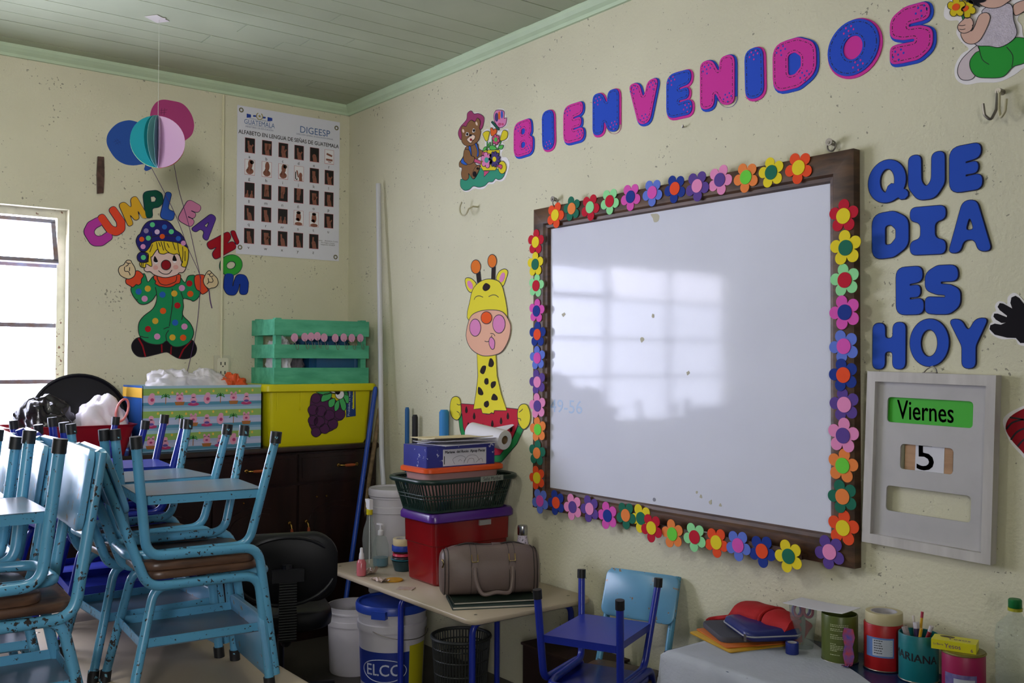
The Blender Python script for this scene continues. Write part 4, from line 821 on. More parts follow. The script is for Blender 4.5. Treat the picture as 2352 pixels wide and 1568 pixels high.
sheet('slot_board', WR, [CQ(.06, .05), CQ(.06, .955), CQ(.94, .955), CQ(.94, .05)], WG2, t, .017, .023, [S1, S2, S3])
sheet('weekday_card', WR, [CQ(.12, .11), CQ(.12, .32), CQ(.88, .32), CQ(.88, .11)], M('card_green', '#3fae2c', rough=.6), t, .0125, .0135)
sheet('number_block', WR, [CQ(.30, .385), CQ(.30, .575), CQ(.675, .575), CQ(.675, .385)], wood_mat('plywood_block', '#a07a58', '#b48c68', .6, (1, 1, 8), 6), t, .0100, .0130)
sheet('number_card', WR, [CQ(.385, .386), CQ(.385, .574), CQ(.61, .574), CQ(.61, .386)], M('card_white', '#d0cfd6', rough=.6), t, .0130, .0138)
tm = MB(); c = CQ(.45, .222); ca, sa = math.cos(ang), math.sin(ang)
for e in ((0, 0), (.0008, 0), (0, .0008), (.0008, .0008)): text_mb(tm, 'Viernes', lambda x, y: WR(c[0]+x*.74+e[0], c[1]+y*1.05+x*ang+e[1], .0140), size=.083)
tm.build('weekday_writing', INK, t, world=True, smooth=False)
tm = MB(); c = CQ(.463, .478)
for e in ((0, 0), (.0015, 0), (0, .0015), (.0015, .0015)): text_mb(tm, '5', lambda x, y: WR(c[0]+x*1.15+e[0], c[1]+y+e[1], .0141), size=.125)
tm.build('number_print', M('print_dark_blue_grey', '#242a38', rough=.5), t, world=True, smooth=False)
c = CQ(.49, 0); mb = MB(); mb.tube([WR(c[0]-.022, c[1]+.001, .02), WR(c[0]-.015, c[1]+.012, .012), WR(c[0], c[1]+.022, .006), WR(c[0]+.015, c[1]+.012, .012), WR(c[0]+.022, c[1]+.001, .02)], .0018, 6); mb.box(WR(c[0], c[1]+.001, .022), (.045, .012, .003)); mb.build('hanger_loop', STEEL, t, world=True)
# ------------------------------------------------------------------ school chairs
LB = M('chipped_light_blue', '#5496b8', rough=.32, var=.12, vscale=5, chips=.46, chipcol='#2a2424', cscale=75, spec=.6)
LBW = M('chipped_blue_panel', '#649cc0', rough=.3, var=.15, vscale=4, chips=.42, chipcol='#8a6a48', cscale=30, spec=.6)
DB = M('dark_blue_enamel', '#1c2c94', rough=.3, var=.1, vscale=5, spec=.6)
CAPM = M('black_rubber', '#17171a', rough=.5, chips=.35, chipcol='#6fa6bc', cscale=60)
CAPB = M('plain_black_rubber', '#141416', rough=.5)
SEATW = wood_mat('worn_seat_wood', '#3c2a22', '#6a4c3a', .38, (9, 2, 9), 4, .012)
TRAYM = M('worn_tray', '#6f6a74', rough=.34, var=.22, vscale=4, hex2='#5a7c92', spec=.6)
TRAYB = M('dark_blue_tray', '#26359c', rough=.35, var=.1, vscale=4)
SEAT_H = .40
def make_chair(label, frame, panel, seatm, traym, capm, group, lean=.15):
    t = thing('school_chair', label, 'chair', (0, 0, 0), group=group)
    r = .0148
    for s in (-1, 1):
        MB().tube(fillet3([(s*.172, .205, .012), (s*.160, .168, .355), (s*.157, -.165, .358), (s*.152, -.165-lean, .762)], [0, .055, .06, 0]), r, 12).build('frame_tube', frame, t)
    pts = [(.172, -.215, .012), (.138, -.140, .352), (.132, .130, .356), (.112, .212, .356), (-.112, .212, .356), (-.132, .130, .356), (-.138, -.140, .352), (-.172, -.215, .012)]
    MB().tube(fillet3(pts, [0, .055, .12, .045, .045, .12, .055, 0]), r*.95, 12).build('leg_loop', frame, t)
    for x, y in ((.172, .205), (-.172, .205), (.172, -.215), (-.172, -.215)):
        d = V((x*.93, y*.82, .36))-V((x, y, 0)); d.normalize()
        MB().tube([V((x, y, 0)), V((x, y, 0))+d*.036], .0178, 12).build('rubber_foot', capm, t)
    mb = MB(); pl = rrect(.325, .345, .05); 
    mb.loft([[V((x, y+.005, z)) for x, y in offset_poly(pl, o)] for z, o in ((.3755, -.004), (.379, 0), (.3965, 0), (SEAT_H, -.004))]).build('seat', seatm, t, angle=50)
    a = math.atan2(lean, .404); ca, sa = math.cos(a), math.sin(a)
    o = V((0, -.165-lean*.76, .665)); pl = Plane(o, (1, 0, 0), (0, -sa, ca), (0, ca, sa))
    mb = MB(); q = rrect(.345, .205, .036)
    mb.loft([[pl(x, y, c-.010*(1-(x/.1725)**2)) for x, y in offset_poly(q, of)] for c, of in ((.016, -.003), (.018, 0), (.030, 0), (.033, -.004))])
    mb.build('backrest', panel, t, angle=50)
    for s in (-1, 1):
        for y in (-.06, .06): MB().lathe([(.0065, .0), (.0065, .003), (.003, .005)], pl(s*.150, y, .026), 10, Matrix.Rotation(-math.pi/2+a, 3, 'X')).build('rivet', panel, t)
    z = .178; x0, y0, y1, lh = .1665, -.180, .188, .027
    tr_ = MB().box((0, (y0+y1)/2, z), (2*x0-.028, y1-y0, .003)).build('book_tray', traym, t, smooth=False)
    mb = MB(); mb.box((0, y1-.0015, z+lh/2), (2*x0-.028, .003, lh)); mb.box((0, y0+.0015, z+lh/2), (2*x0-.028, .003, lh))
    for s in (-1, 1): mb.box((s*(x0-.0155), (y0+y1)/2, z+lh/2), (.003, y1-y0, lh))
    mb.build('tray_lip', frame, tr_, smooth=False)
    return t
def place(o, x, y, z, rz, inverted=False, label=None, group=None, scale=1.0):
    o.location = (x, y, z); o.rotation_euler = (math.pi if inverted else 0, 0, rz); o.scale = (scale,)*3
    if label: o['label'] = label
    if group: o['group'] = group
    return o
T0 = .525
G1 = 'light blue school chairs stacked on the tables'
chairA = make_chair('upright light blue chair with its seat facing the whiteboard, bottom of the nearest stack', LB, LBW, SEATW, TRAYM, CAPM, G1)
place(chairA, 2.36, -1.815, T0, math.radians(-4))
def another(lab, *a, **k): return place(copy_tree(chairA), *a, label=lab, **k)
Rd = math.radians
TOPZ = T0+2*SEAT_H+.002

chairC = make_chair('upright light blue chair at lower left, its worn backrest against the nearest stack', LB, LBW, SEATW, TRAYM, CAPM, G1, .06)
place(chairC, 2.61, -2.42, T0, Rd(-183), scale=1.03)
def another3(lab, *a, **k): return place(copy_tree(chairC), *a, label=lab, **k)
another3('upturned light blue chair at left front, above the lower left chair', 2.615, -2.51, T0+1.03*2*SEAT_H+.002, Rd(-180), True, scale=1.03)
another3('upturned light blue chair, legs in the air, top of the nearest stack', 2.365, -1.81, TOPZ, Rd(-6), True)
another3('upturned light blue chair of the second stack with a wide grey tray showing', 1.975, -1.83, TOPZ, Rd(3), True)
another('upright light blue chair in the second stack, behind the nearest stack', 1.975, -1.84, T0, Rd(2))

another3('upright light blue chair behind the lower left chair, bright panel facing the window', 2.14, -2.42, T0, Rd(-184))
another3('upturned light blue chair at the left edge of the photo, nearest the window', 2.145, -2.51, TOPZ, Rd(-182), True)
another3('upright light blue chair deep in the left group, only its panel showing', 1.70, -2.42, T0, Rd(-184))
G2 = 'dark blue school chairs'
chairD = make_chair('upturned dark blue chair behind the second light blue stack, in front of the cabinet', DB, DB, DB, TRAYB, CAPB, G2)
place(chairD, 1.56, -1.82, TOPZ, Rd(-6), True)
def dark(lab, *a, **k): return place(copy_tree(chairD), *a, label=lab, **k)
dark('upright dark blue chair under the upturned dark blue one behind the second stack', 1.56, -1.82, T0, Rd(-4))
dark('upturned dark blue chair farthest back, beside the white plastic bag', 1.12, -1.85, TOPZ-.03, Rd(4), True)
dark('upright dark blue chair farthest back, carrying an upturned one beside the cabinet', 1.12, -1.85, T0-.03, Rd(4))
# the pair by the wall, right of the table
cl = another('small light blue chair on the floor with its backrest against the right wall', 2.74, -.335, 0, Rd(-161), scale=.92)
dark('upturned dark blue chair standing on the small light blue chair by the right wall', 2.80, -.46, .92*2*SEAT_H+.002, Rd(24), True, scale=.92)
# stickers on the small chair
a = math.atan2(.15, .404)
stk = Plane(V((0, -.279, .665)), (1, 0, 0), (0, -math.sin(a), math.cos(a)), (0, math.cos(a), math.sin(a)))
mb = MB(); rs = random.Random(4)
for cx0, w in ((.035, .014), (-.055, .017), (-.085, .014)):
    for k in range(7): 
        x, y = cx0+rs.uniform(-.6, .6)*w, .03+rs.uniform(-.024, .026); f_ = .0332-.010*(1-(x/.1725)**2)
        mb.prism(stk, ellipse(x, y, rs.uniform(.003, .007), rs.uniform(.003, .008), 8), f_-.001, f_+.0008)
mb.build('sticker_remains', M('sticker_maroon', '#4a1a20', rough=.6), cl, smooth=False)
# ------------------------------------------------------------------ tables
TOPM = M('beige_laminate', '#b3a48e', rough=.35, var=.06, vscale=3, spec=.5); EDGE = M('beige_edge', '#a88a72', rough=.5, var=.1)
def table(lab, x0, x1, y0, y1, z, legs, legm, group='low school tables'):
    t = thing('school_table', lab, 'table', ((x0+x1)/2, (y0+y1)/2, 0), group=group)
    q = [(x+(x0+x1)/2, y+(y0+y1)/2) for x, y in rrect(x1-x0, y1-y0, .05, 6)]
    MB().loft([[V((x, y, zz)) for x, y in offset_poly(q, o)] for zz, o in ((z-.022, -.003), (z-.019, 0), (z-.004, 0), (z, -.004))]).build('table_top', TOPM, t, world=True, angle=50)
    for (ax, ay), (bx, by) in legs:
        MB().tube(fillet3([(ax, ay, .0), (ax, ay, z-.036), (bx, by, z-.036), (bx, by, .0)], .05), .0135, 12).build('leg_frame', legm, t, world=True)
    (ax, ay), (bx, by) = legs[0]; (cx, cy), (dx, dy) = legs[1]
    MB().tube([((ax+bx)/2, (ay+by)/2, z-.036), ((cx+dx)/2, (cy+dy)/2, z-.036)], .011, 10).build('cross_bar', legm, t, world=True)
    mb = MB()
    for x, y in ((x0+.07, y0+.07), (x1-.07, y0+.07), (x1-.09, y1-.07)): mb.lathe([(.008, 0), (.006, .0012)], (x, y, z-.0002), 12)
    mb.build('screws', M('dull_steel', '#8a8478', rough=.4, metal=.7), t, world=True)
    return t
T1 = .525
table('low beige table against the right wall under the red bin and handbag', .98, 2.285, -.665, -.012, T1, [((2.2, -.6), (2.2, -.07)), ((1.66, -.61), (1.66, -.07))], DB)
table('low beige table carrying the nearest and second chair stacks', 1.37, 2.67, -2.13, -1.50, T0, [((2.59, -2.05), (2.59, -1.58)), ((1.45, -2.05), (1.45, -1.58))], LB)
table('low beige table carrying the chairs at the left edge', 1.45, 3.00, -2.84, -2.16, T0, [((2.92, -2.76), (2.92, -2.24)), ((1.5, -2.76), (1.5, -2.24))], LB)
table('low beige table in the back carrying the farthest dark blue chairs', .62, 1.355, -2.14, -1.50, T0-.03, [((1.27, -2.05), (1.27, -1.6)), ((.72, -2.05), (.72, -1.6))], DB)
# ------------------------------------------------------------------ dark cabinet on the left wall
CW = wood_mat('dark_cabinet_wood', '#150c0a', '#2a1713', .28, (6, 6, 1), 2.2, .02)
CY0, CY1, CZ, CX = -2.02, -.035, 1.075, .45
t = thing('wooden_cabinet', 'long dark brown cabinet with drawers and brass handles under the gift box and yellow bin', 'cabinet', (CX/2, (CY0+CY1)/2, 0))
MB().box((CX/2, (CY0+CY1)/2, .52), (CX-.03, CY1-CY0-.02, 1.04)).build('body', CW, t, world=True, smooth=False)
MB().loft([[V((x+CX/2+.005, y+(CY0+CY1)/2, z)) for x, y in offset_poly(rrect(CX+.008, CY1-CY0, .006), o)] for z, o in ((1.043, -.008), (1.05, 0), (1.066, 0), (CZ, -.006))]).build('cabinet_top', CW, t, world=True)
BR_ = M('brass', '#b08a4a', rough=.25, metal=1.0); HW = M('orange_wood_grip', '#9a4a26', rough=.35)
n = 4; w = (CY1-CY0-.04)/n
def handle(parent, c, vert):
    d = V((0, 0, 1)) if vert else V((0, 1, 0)); nx = V((1, 0, 0)); c = V(c)
    mb = MB(); mb.tube(fillet3([c-d*.058, c-d*.052+nx*.022, c-d*.03+nx*.030], .02), .0055, 8); mb.tube(fillet3([c+d*.058, c+d*.052+nx*.022, c+d*.03+nx*.030], .02), .0055, 8)
    for s in (-1, 1): mb.lathe([(.010, 0), (.010, .004), (.006, .006)], c+d*.058*s, 10, Matrix.Rotation(math.pi/2, 3, 'Y'))
    h = mb.build('handle', BR_, parent, world=True)
    MB().tube([c-d*.031+nx*.030, c-d*.015+nx*.032, c+d*.015+nx*.032, c+d*.031+nx*.030], [.0065, .0085, .0085, .0065], 10).build('grip', HW, h, world=True)
for i in range(n):
    y0 = CY0+.02+i*w; yc = y0+w/2
    d = MB().box((CX-.012, yc, .955), (.022, w-.014, .150)); d.box((CX, yc, .955), (.006, w-.05, .11))
    dr = d.build('drawer', CW, t, world=True, smooth=False); handle(dr, (CX+.003, yc+(.06 if i == 3 else 0), .958), False)
    d = MB(); d.box((CX-.012, yc, .46), (.022, w-.014, .80))
    arch = [(yc-w/2+.07, .12), (yc+w/2-.07, .12), (yc+w/2-.07, .66)]+[(yc+(w/2-.07)*math.cos(q), .66+.10*math.sin(q)) for q in [math.pi*k/12 for k in range(1, 12)]]+[(yc-w/2+.07, .66)]
    d.prism(WL, arch, CX-.002, CX+.005); d.prism(WL, offset_poly(arch, -.03), CX+.004, CX+.009)
    dd = d.build('door', CW, t, world=True, smooth=False)
    hy_ = y0+w-.05 if i % 2 == 0 else y0+.05
    handle(dd, (CX+.003, hy_, .60), True)
    if i >= 2:
        for k in (-.03, .03): MB().lathe([(.006, 0), (.004, .003)], V((CX+.004, y0+w/2+k-.1, .79)), 8, Matrix.Rotation(math.pi/2, 3, 'Y')).build('hinge_screw', BR_, dd, world=True)
# --- gift-wrapped box with bags
def gift_mat():
    m = bpy.data.materials.new('gift_wrap_print'); m.use_nodes = True; N = m.node_tree.nodes; L = m.node_tree.links; b = N['Principled BSDF']; b.inputs['Roughness'].default_value = .3
    tc = N.new('ShaderNodeTexCoord'); sp = N.new('ShaderNodeSeparateXYZ'); L.new(tc.outputs['Object'], sp.inputs[0])
    def math_(op, a, bb=None):
        n_ = N.new('ShaderNodeMath'); n_.operation = op
        for k, x in enumerate((a, bb)):
            if x is None: continue
            if isinstance(x, (int, float)): n_.inputs[k].default_value = x
            else: L.new(x, n_.inputs[k])
        return n_.outputs[0]
    fz = math_('FRACT', math_('MULTIPLY', sp.outputs['Z'], 1/.115))
    r = N.new('ShaderNodeValToRGB'); r.color_ramp.interpolation = 'CONSTANT'; e = r.color_ramp.elements
    e[0].position = 0; e[0].color = rgb('#7fa6c4'); e[1].position = .10; e[1].color = rgb('#4f8ca8')
    for p_, c_ in ((.24, '#b4bcd8'), (.44, '#a4b2d4'), (.56, '#8cb05c'), (.86, '#9cbccc')): q = e.new(p_); q.color = rgb(c_)
    L.new(fz, r.inputs[0]); L.new(r.outputs[0], b.inputs['Base Color']); return m
GW = gift_mat()
gx0, gx1, gy0, gy1, gz1 = .07, .40, -1.372, -.735, 1.418
t = thing('gift_wrapped_box', 'box wrapped in bright piglet and palm paper on the dark cabinet', 'box', ((gx0+gx1)/2, (gy0+gy1)/2, CZ))
mb = MB()
for c, s in ((((gx0+.002), (gy0+gy1)/2, (CZ+gz1)/2), (.004, gy1-gy0, gz1-CZ)), ((gx1-.002, (gy0+gy1)/2, (CZ+gz1)/2), (.004, gy1-gy0, gz1-CZ)), (((gx0+gx1)/2, gy1-.002, (CZ+gz1)/2), (gx1-gx0, .004, gz1-CZ)), (((gx0+gx1)/2, (gy0+gy1)/2, CZ+.003), (gx1-gx0, gy1-gy0, .004))): mb.box(c, s)
mb.build('wrapped_carton', GW, t, world=True, smooth=False)
CB = M('carton_blue', '#24549c', rough=.35, var=.15); CY = M('carton_yellow', '#d8a83c', rough=.4)
MB().box(((gx0+gx1)/2, gy0+.002, (CZ+gz1)/2-.0), (gx1-gx0, .004, gz1-CZ)).build('bare_end', CB, t, world=True, smooth=False)
MB().box(((gx0+gx1)/2, gy0-.001, gz1-.035), (gx1-gx0-.004, .003, .05)).build('yellow_band', CY, t, world=True, smooth=False)
GP = Plane((gx1, 0, 0), (0, 1, 0), (0, 0, 1), (1, 0, 0)); gr = random.Random(9)
pk, pk2, pl_, br_, yl_, wh_ = (MB() for _ in range(6))
z0 = math.ceil(CZ/.115)
for row, zc in enumerate((1.115, 1.225, 1.335)):
    for col in range(9):
        y = gy0+.045+col*.072
        if y > gy1-.03: continue
        k = (col+row) % 4
        if k == 0:   # piglet in a wooden tub
            pk.prism(GP, ellipse(y, zc+.018, .020, .022, 12), .0001, .0006); pk.prism(GP, ellipse(y-.012, zc+.04, .007, .009, 8), .0001, .0006); pk.prism(GP, ellipse(y+.012, zc+.04, .007, .009, 8), .0001, .0006); br_.prism(GP, [(y-.026, zc), (y-.02, zc-.018), (y+.02, zc-.018), (y+.026, zc)], .0003, .0009); pk2.prism(GP, ellipse(y, zc+.016, .008, .006, 8), .0006, .0009)
        elif k == 1:   # piglet on a mat with a palm
            pk2.prism(GP, ellipse(y, zc-.014, .030, .009, 14), .0001, .0006); pk.prism(GP, ellipse(y, zc+.006, .018, .018, 12), .0003, .0008); pk.prism(GP, ellipse(y, zc+.030, .013, .012, 12), .0003, .0008); wh_.prism(GP, ellipse(y, zc-.002, .014, .007, 10), .0006, .001)
        elif k == 2:
            pk.prism(GP, ellipse(y, zc+.012, .019, .026, 12), .0001, .0006); pk.prism(GP, ellipse(y+.004, zc+.036, .013, .011, 12), .0003, .0008); pk2.prism(GP, ellipse(y+.004, zc+.012, .009, .009, 10), .0006, .001)
        else:
            ribbon(br_, GP, [(y, zc-.01), (y+.001, zc+.028)], .004, .0001, .0006)
            for q in range(5): a = math.radians(-20+55*q); ribbon(pl_, GP, [(y, zc+.028), (y+.013*math.cos(a), zc+.032+.011*math.sin(a)), (y+.024*math.cos(a), zc+.024+.011*math.sin(a))], .006, .0003, .0008)
        yl_.prism(GP, ellipse(y+.034, zc+.052+gr.uniform(-.005, .005), .006, .007, 8), .0001, .0006)
for mb, nm, hx in ((pk, 'piglet_prints', '#dc9ab4'), (pk2, 'magenta_prints', '#b0386c'), (pl_, 'palm_prints', '#3c8c48'), (br_, 'brown_prints', '#a86a34'), (yl_, 'yellow_prints', '#e4bc4c'), (wh_, 'violet_prints', '#5c4c98')): mb.build(nm, M('print_'+nm, hx, rough=.3), t, world=True, smooth=False)
def blob(name, lab, cat, c, size, mat, seed, amp=.25, freq=3.0, pinch=None, flat=True, group=None, parent=None, seg=40):
    """crumpled bag: a round form pushed in and out in sharp folds"""
    vs, fs = [], []; n, m = seg//2+8, seg+16
    for i in range(n+1):
        th = math.pi*i/n
        for j in range(m):
            ph = 2*math.pi*j/m; d = V((math.sin(th)*math.cos(ph), math.sin(th)*math.sin(ph), math.cos(th)))
            q = d*freq+V((seed*3.1, seed*1.7, seed)); k = 1+amp*(noise.noise(q)*1.3-abs(noise.noise(q*1.9))*1.1+.2)
            p = V((d.x*size[0]*k, d.y*size[1]*k, d.z*size[2]*k))
            if pinch and d.z > 0: f = 1-pinch*d.z**2; p.x *= f; p.y *= f; p.z *= 1+.35*d.z**4
            if flat and p.z < -size[2]*.55: p.z = -size[2]*.55-(abs(p.z)-size[2]*.55)*.1
            vs.append(p)
    for i in range(n):
        for j in range(m): fs.append((i*m+j, i*m+(j+1) % m, (i+1)*m+(j+1) % m, (i+1)*m+j))
    zmin = min(p.z for p in vs); vs = [p+V(c)-V((0, 0, zmin)) for p in vs]
    mb = MB(); mb.add(vs, fs)
    o = mb.build(name, mat, parent, world=parent is not None, loc=None if parent else V(c), angle=75)
    if parent is None: tag(o, lab, cat, group)
    return o
WB = sheer_mat('thin_white_plastic', '#f2eef4', .72, .3); OB = sheer_mat('thin_orange_plastic', '#f0602c', .8, .3)
blob('plastic_bag', 'thin white plastic bag swelling out of the gift box top', 'bag', (.235, -1.16, 1.30), (.105, .15, .12), WB, 1, .34, 2.0)
blob('plastic_bag', 'thin white plastic bag at the middle of the gift box opening', 'bag', (.235, -1.00, 1.30), (.100, .14, .12), WB, 5, .34, 2.0)
blob('plastic_bag', 'crumpled orange plastic bag at the right end of the gift box top', 'bag', (.245, -.84, 1.33), (.09, .085, .085), OB, 2, .36, 2.4)
# --- yellow bin
YB = M('yellow_bin_plastic', '#d2c80e', rough=.38, var=.03, spec=.5)
yx0, yx1, yy0, yy1 = .05, .43, -.725, -.045; yc = ((yx0+yx1)/2, (yy0+yy1)/2); yw, yd = yx1-yx0, yy1-yy0
t = thing('storage_bin', 'large yellow plastic bin with a grape cut-out on the cabinet', 'storage bin', (yc[0], yc[1], CZ))
z0, z1 = CZ, 1.415
MB().loft([rring(z0, yw*.84, yd*.86, .03, 5, *yc), rring(z0+.02, yw*.87, yd*.89, .03, 5, *yc), rring(z1-.04, yw*.95, yd*.95, .035, 5, *yc), rring(z1-.04, yw*.93, yd*.93, .035, 5, *yc), rring(z0+.03, yw*.82, yd*.85, .03, 5, *yc)]).build('tub', YB, t, world=True)
MB().loft([rring(z1-.04, yw*1.0, yd*1.02, .05, 6, *yc), rring(z1-.034, yw*1.04, yd*1.05, .05, 6, *yc), rring(z1-.004, yw*1.04, yd*1.05, .05, 6, *yc), rring(z1+.004, yw*1.02, yd*1.03, .05, 6, *yc)]).build('lid', YB, t, world=True)
BP = Plane((yx1-.012, yc[1], 0), (0, 1, 0), V((.055, 0, 1)).normalized(), (1, 0, -.055)); xo = yx1-.012
mb = MB()
for y in (-.27, -.13, .20): mb.box((yx1-.012, yc[1]+y, z1-.09), (.012, .008, .10))
mb.build('ribs', YB, t, world=True, smooth=False)
def FP(off=0.0):   # front face plane of the yellow bin
    a, b = V((yc[0]+yw*.435, yc[1], z0+.02)), V((yc[0]+yw*.475, yc[1], z1-.04)); v = (b-a).normalized(); return Plane(a-v*(a.z/v.z), (0, 1, 0), v, V((v.z, 0, -v.x)))
fp = FP(); LBL = M('label_navy', '#1c3a78', rough=.4); LBW2 = M('label_print', '#c8d0e0', rough=.5)
sheet('navy_label', fp, pxs(fp, [(795, 893), (816, 890), (817, 955), (795, 958)]), LBL, t, .0002, .0012)
tm = MB(); c = fp.px(806, 924); 
for k, s in enumerate(('Prohibida su venta', 'Año 2013')): text_mb(tm, s, lambda x, y: fp(c[0]-y*.8+(-.012 if k == 0 else .014), c[1]+x*.86, .0016), size=.024)
tm.build('label_print', LBW2, t, world=True, smooth=False)
GRP = foam('grape_purple', '#522c52'); GLF = foam('grape_leaf', '#4cae64')
g = thing('grape_cutout', 'purple foam grape bunch with eyes and leaves stuck on the yellow bin', 'decoration', fp(*fp.px(750, 950)))
L = [('bunch', GRP, [(690, 760), (650, 790), (640, 860), (625, 900), (640, 960), (632, 1020), (655, 1070), (660, 1110), (690, 1132), (725, 1115), (740, 1100), (790, 1090), (850, 1060), (870, 1000), (920, 980), (940, 920), (900, 850), (800, 780)], 1, 's')]
for x, y, r in ((690, 800, 42), (665, 900, 44), (735, 910, 46), (805, 945, 46), (895, 935, 46), (665, 990, 42), (720, 1000, 46), (835, 1020, 44), (765, 1060, 42), (690, 1090, 40)): L.append(('grape', GRP, (x, y, r, r), 2, 'e'))
for q in ([(685, 740), (720, 700), (790, 700), (830, 745), (760, 770)], [(735, 825), (750, 770), (820, 755), (815, 800), (770, 825)], [(800, 870), (800, 820), (850, 800), (850, 850), (825, 875)], [(850, 905), (850, 850), (885, 815), (890, 870), (870, 905)], [(900, 860), (890, 810), (930, 800), (950, 870), (935, 905), (912, 895)], [(940, 830), (920, 760), (945, 720), (970, 780), (970, 840)], [(780, 690), (830, 690), (880, 720), (850, 760), (800, 740)], [(880, 700), (940, 715), (970, 770), (930, 760)]): L.append(('leaf', GLF, q, 3, 's'))
L += [('eye', WHT, (838, 715, 44, 38, .5), 4, 'e'), ('eye', WHT, (893, 765, 38, 42), 4, 'e'), ('dot_pupil', BLK, (853, 720, 26, 26), 5, 'e'), ('dot_pupil', BLK, (875, 742, 22, 26), 5, 'e'), ('dot_glint', WHT, (848, 712, 8, 8), 6, 'e'), ('dot_glint', WHT, (873, 733, 7, 7), 6, 'e')]
cutout(fp, 540, 700, 3.7326, L, g, inkw=.003)
# --- green crate on the bin
CG = wood_mat('mint_crate_paint', '#3f9a78', '#58b690', .65, (8, 2, 8), 3, .1)
cx0, cx1, cy0, cy1, cz0 = .085, .40, -.665, -.075, 1.4195
t = thing('wooden_crate', 'mint green slatted wooden crate on top of the yellow bin', 'crate', ((cx0+cx1)/2, (cy0+cy1)/2, cz0))
H_ = [(.0, .108), (.142, .108), (.268, .108)]
for a, hh in ((.0, .091), (.144, .076), (.272, .088)):
    z = cz0+a+hh/2
    for x in (cx0+.006, cx1-.006): MB().box((x, (cy0+cy1)/2, z), (.012, cy1-cy0, hh)).build('slat', CG, t, world=True, smooth=False)
    for y in (cy0-.0, cy1+.0): MB().box(((cx0+cx1)/2, y+(.006 if y == cy0 else -.006), z), (cx1-cx0-.026, .012, hh)).build('slat', CG, t, world=True, smooth=False)
for x in (cx0+.034, cx1-.034):
    for y in (cy0+.03, cy1-.03): MB().box((x, y, cz0+.185), (.040, .034, .365)).build('corner_post', CG, t, world=True, smooth=False)
MB().box(((cx0+cx1)/2, (cy0+cy1)/2, cz0+.006), (cx1-cx0-.03, cy1-cy0-.03, .010)).build('bottom_board', CG, t, world=True, smooth=False)
KB = M('blue_basket', '#14507c', rough=.35); cc = ((cx0+cx1)/2+.02, -.27)
mb = MB(); n_ = 60
per = rrect(.20, .30, .03, 14)
for zA, zB in ((cz0+.013, cz0+.165),): mb.loft([[V((cc[0]+x*(1+.03*(k % 2)), cc[1]+y*(1+.03*(k % 2)), z)) for k, (x, y) in enumerate(per)] for z in (zA, zB)], True, False)
o = mb.build('ribbed_basket', KB, None, loc=(cc[0], cc[1], cz0+.013), smooth=False); tag(o, 'blue ribbed plastic basket inside the mint green crate', 'basket')
blob('white_cloth', 'white cloth bundle at the left end inside the mint crate', 'cloth', (.245, -.565, cz0+.013), (.10, .055, .15), M('white_cloth', '#d6d4d6', rough=.9), 3, .35, 3)
blob('grey_cloth', 'grey cloth bundle behind the crate slats, left of the blue basket', 'cloth', (.235, -.475, cz0+.013), (.09, .045, .12), M('grey_cloth', '#6e6870', rough=.9), 4, .35, 3)
blob('blue_cloth', 'dark bundle of blue cloth lying on the basket in the crate', 'cloth', (.25, -.30, cz0+.167), (.09, .15, .07), M('blue_cloth', '#2c5c88', rough=.9, var=.5, vscale=12), 6, .35, 3)
HP = foam('hanger_pink', '#d09ab8'); hxs = [(677, 775), (700, 774), (715, 773), (729, 772), (745, 775), (770, 776), (790, 775), (808, 776), (828, 776)]
for i, (x, y) in enumerate(hxs):
    hp = Plane((cx1+.002, 0, 0), (0, 1, 0), (0, 0, 1), (1, 0, 0)); c = hp.px(x, y, .004)
    ordn = ['leftmost', 'second', 'third', 'fourth', 'fifth', 'sixth', 'seventh', 'eighth', 'rightmost'][i]
    t = thing('picture_hook', '%s of the nine pink disc hooks along the middle crate slat' % (ordn if i in (0, 8) else ordn+' from the left'), 'hook', hp(c[0], c[1], 0), group='pink disc hooks on the crate')
    off = .0005+.0022*(i % 2)
    sheet('disc', hp, ellipse(c[0], c[1], .021, .024, 20), HP, t, off, off+.002)
    MB().tube([hp(c[0], c[1]-.012, off+.004), hp(c[0]+.006, c[1]-.040, off+.005), hp(c[0]+.010, c[1]-.062, off+.006), hp(c[0]+.018, c[1]-.068, off+.007), hp(c[0]+.022, c[1]-.056, off+.008), hp(c[0]+.018, c[1]-.036, off+.009)], .0017, 6).build('wire_hook', STEEL, t, world=True)
# --- black round tub lid, red tub and bags at the left end of the cabinet
t = M('black_plastic', '#15141c', rough=.35, spec=.5)
lc = WL(*WL.px(182, 968, .14), .14); rotl = Matrix.Rotation(math.radians(78), 3, 'Y')
o = MB().lathe([(.02, 0), (.225, 0), (.238, .008), (.245, .03), (.236, .034), (.228, .014), (.02, .012)], lc, 48, rotl).build('round_tray', t, None, loc=lc); tag(o, 'large round black tray leaning against the left wall by the window', 'tray')
RT = M('red_tub_plastic', '#a01828', rough=.35)
rc = (.27, -1.70); t = thing('red_tub', 'low red plastic tub on the cabinet holding the black and white bags', 'tub', (*rc, CZ))
MB().loft([rring(CZ, .28, .50, .04, 5, *rc), rring(CZ+.14, .33, .58, .05, 5, *rc), rring(CZ+.155, .36, .61, .05, 5, *rc), rring(CZ+.155, .32, .57, .05, 5, *rc), rring(CZ+.02, .26, .48, .04, 5, *rc)]).build('tub', RT, t, world=True)
blob('garbage_bag', 'knotted black plastic bag in the red tub, in front of the round tray', 'bag', (.28, -1.80, CZ+.022), (.12, .145, .16), M('shiny_black_plastic', '#17131b', rough=.22, spec=.7, bump=.35, bscale=22), 7, .25, 1.9)
t = thing('shopping_bag', 'white plastic shopping bag with a pink loop handle in the red tub', 'bag', (.29, -1.53, CZ+.022))
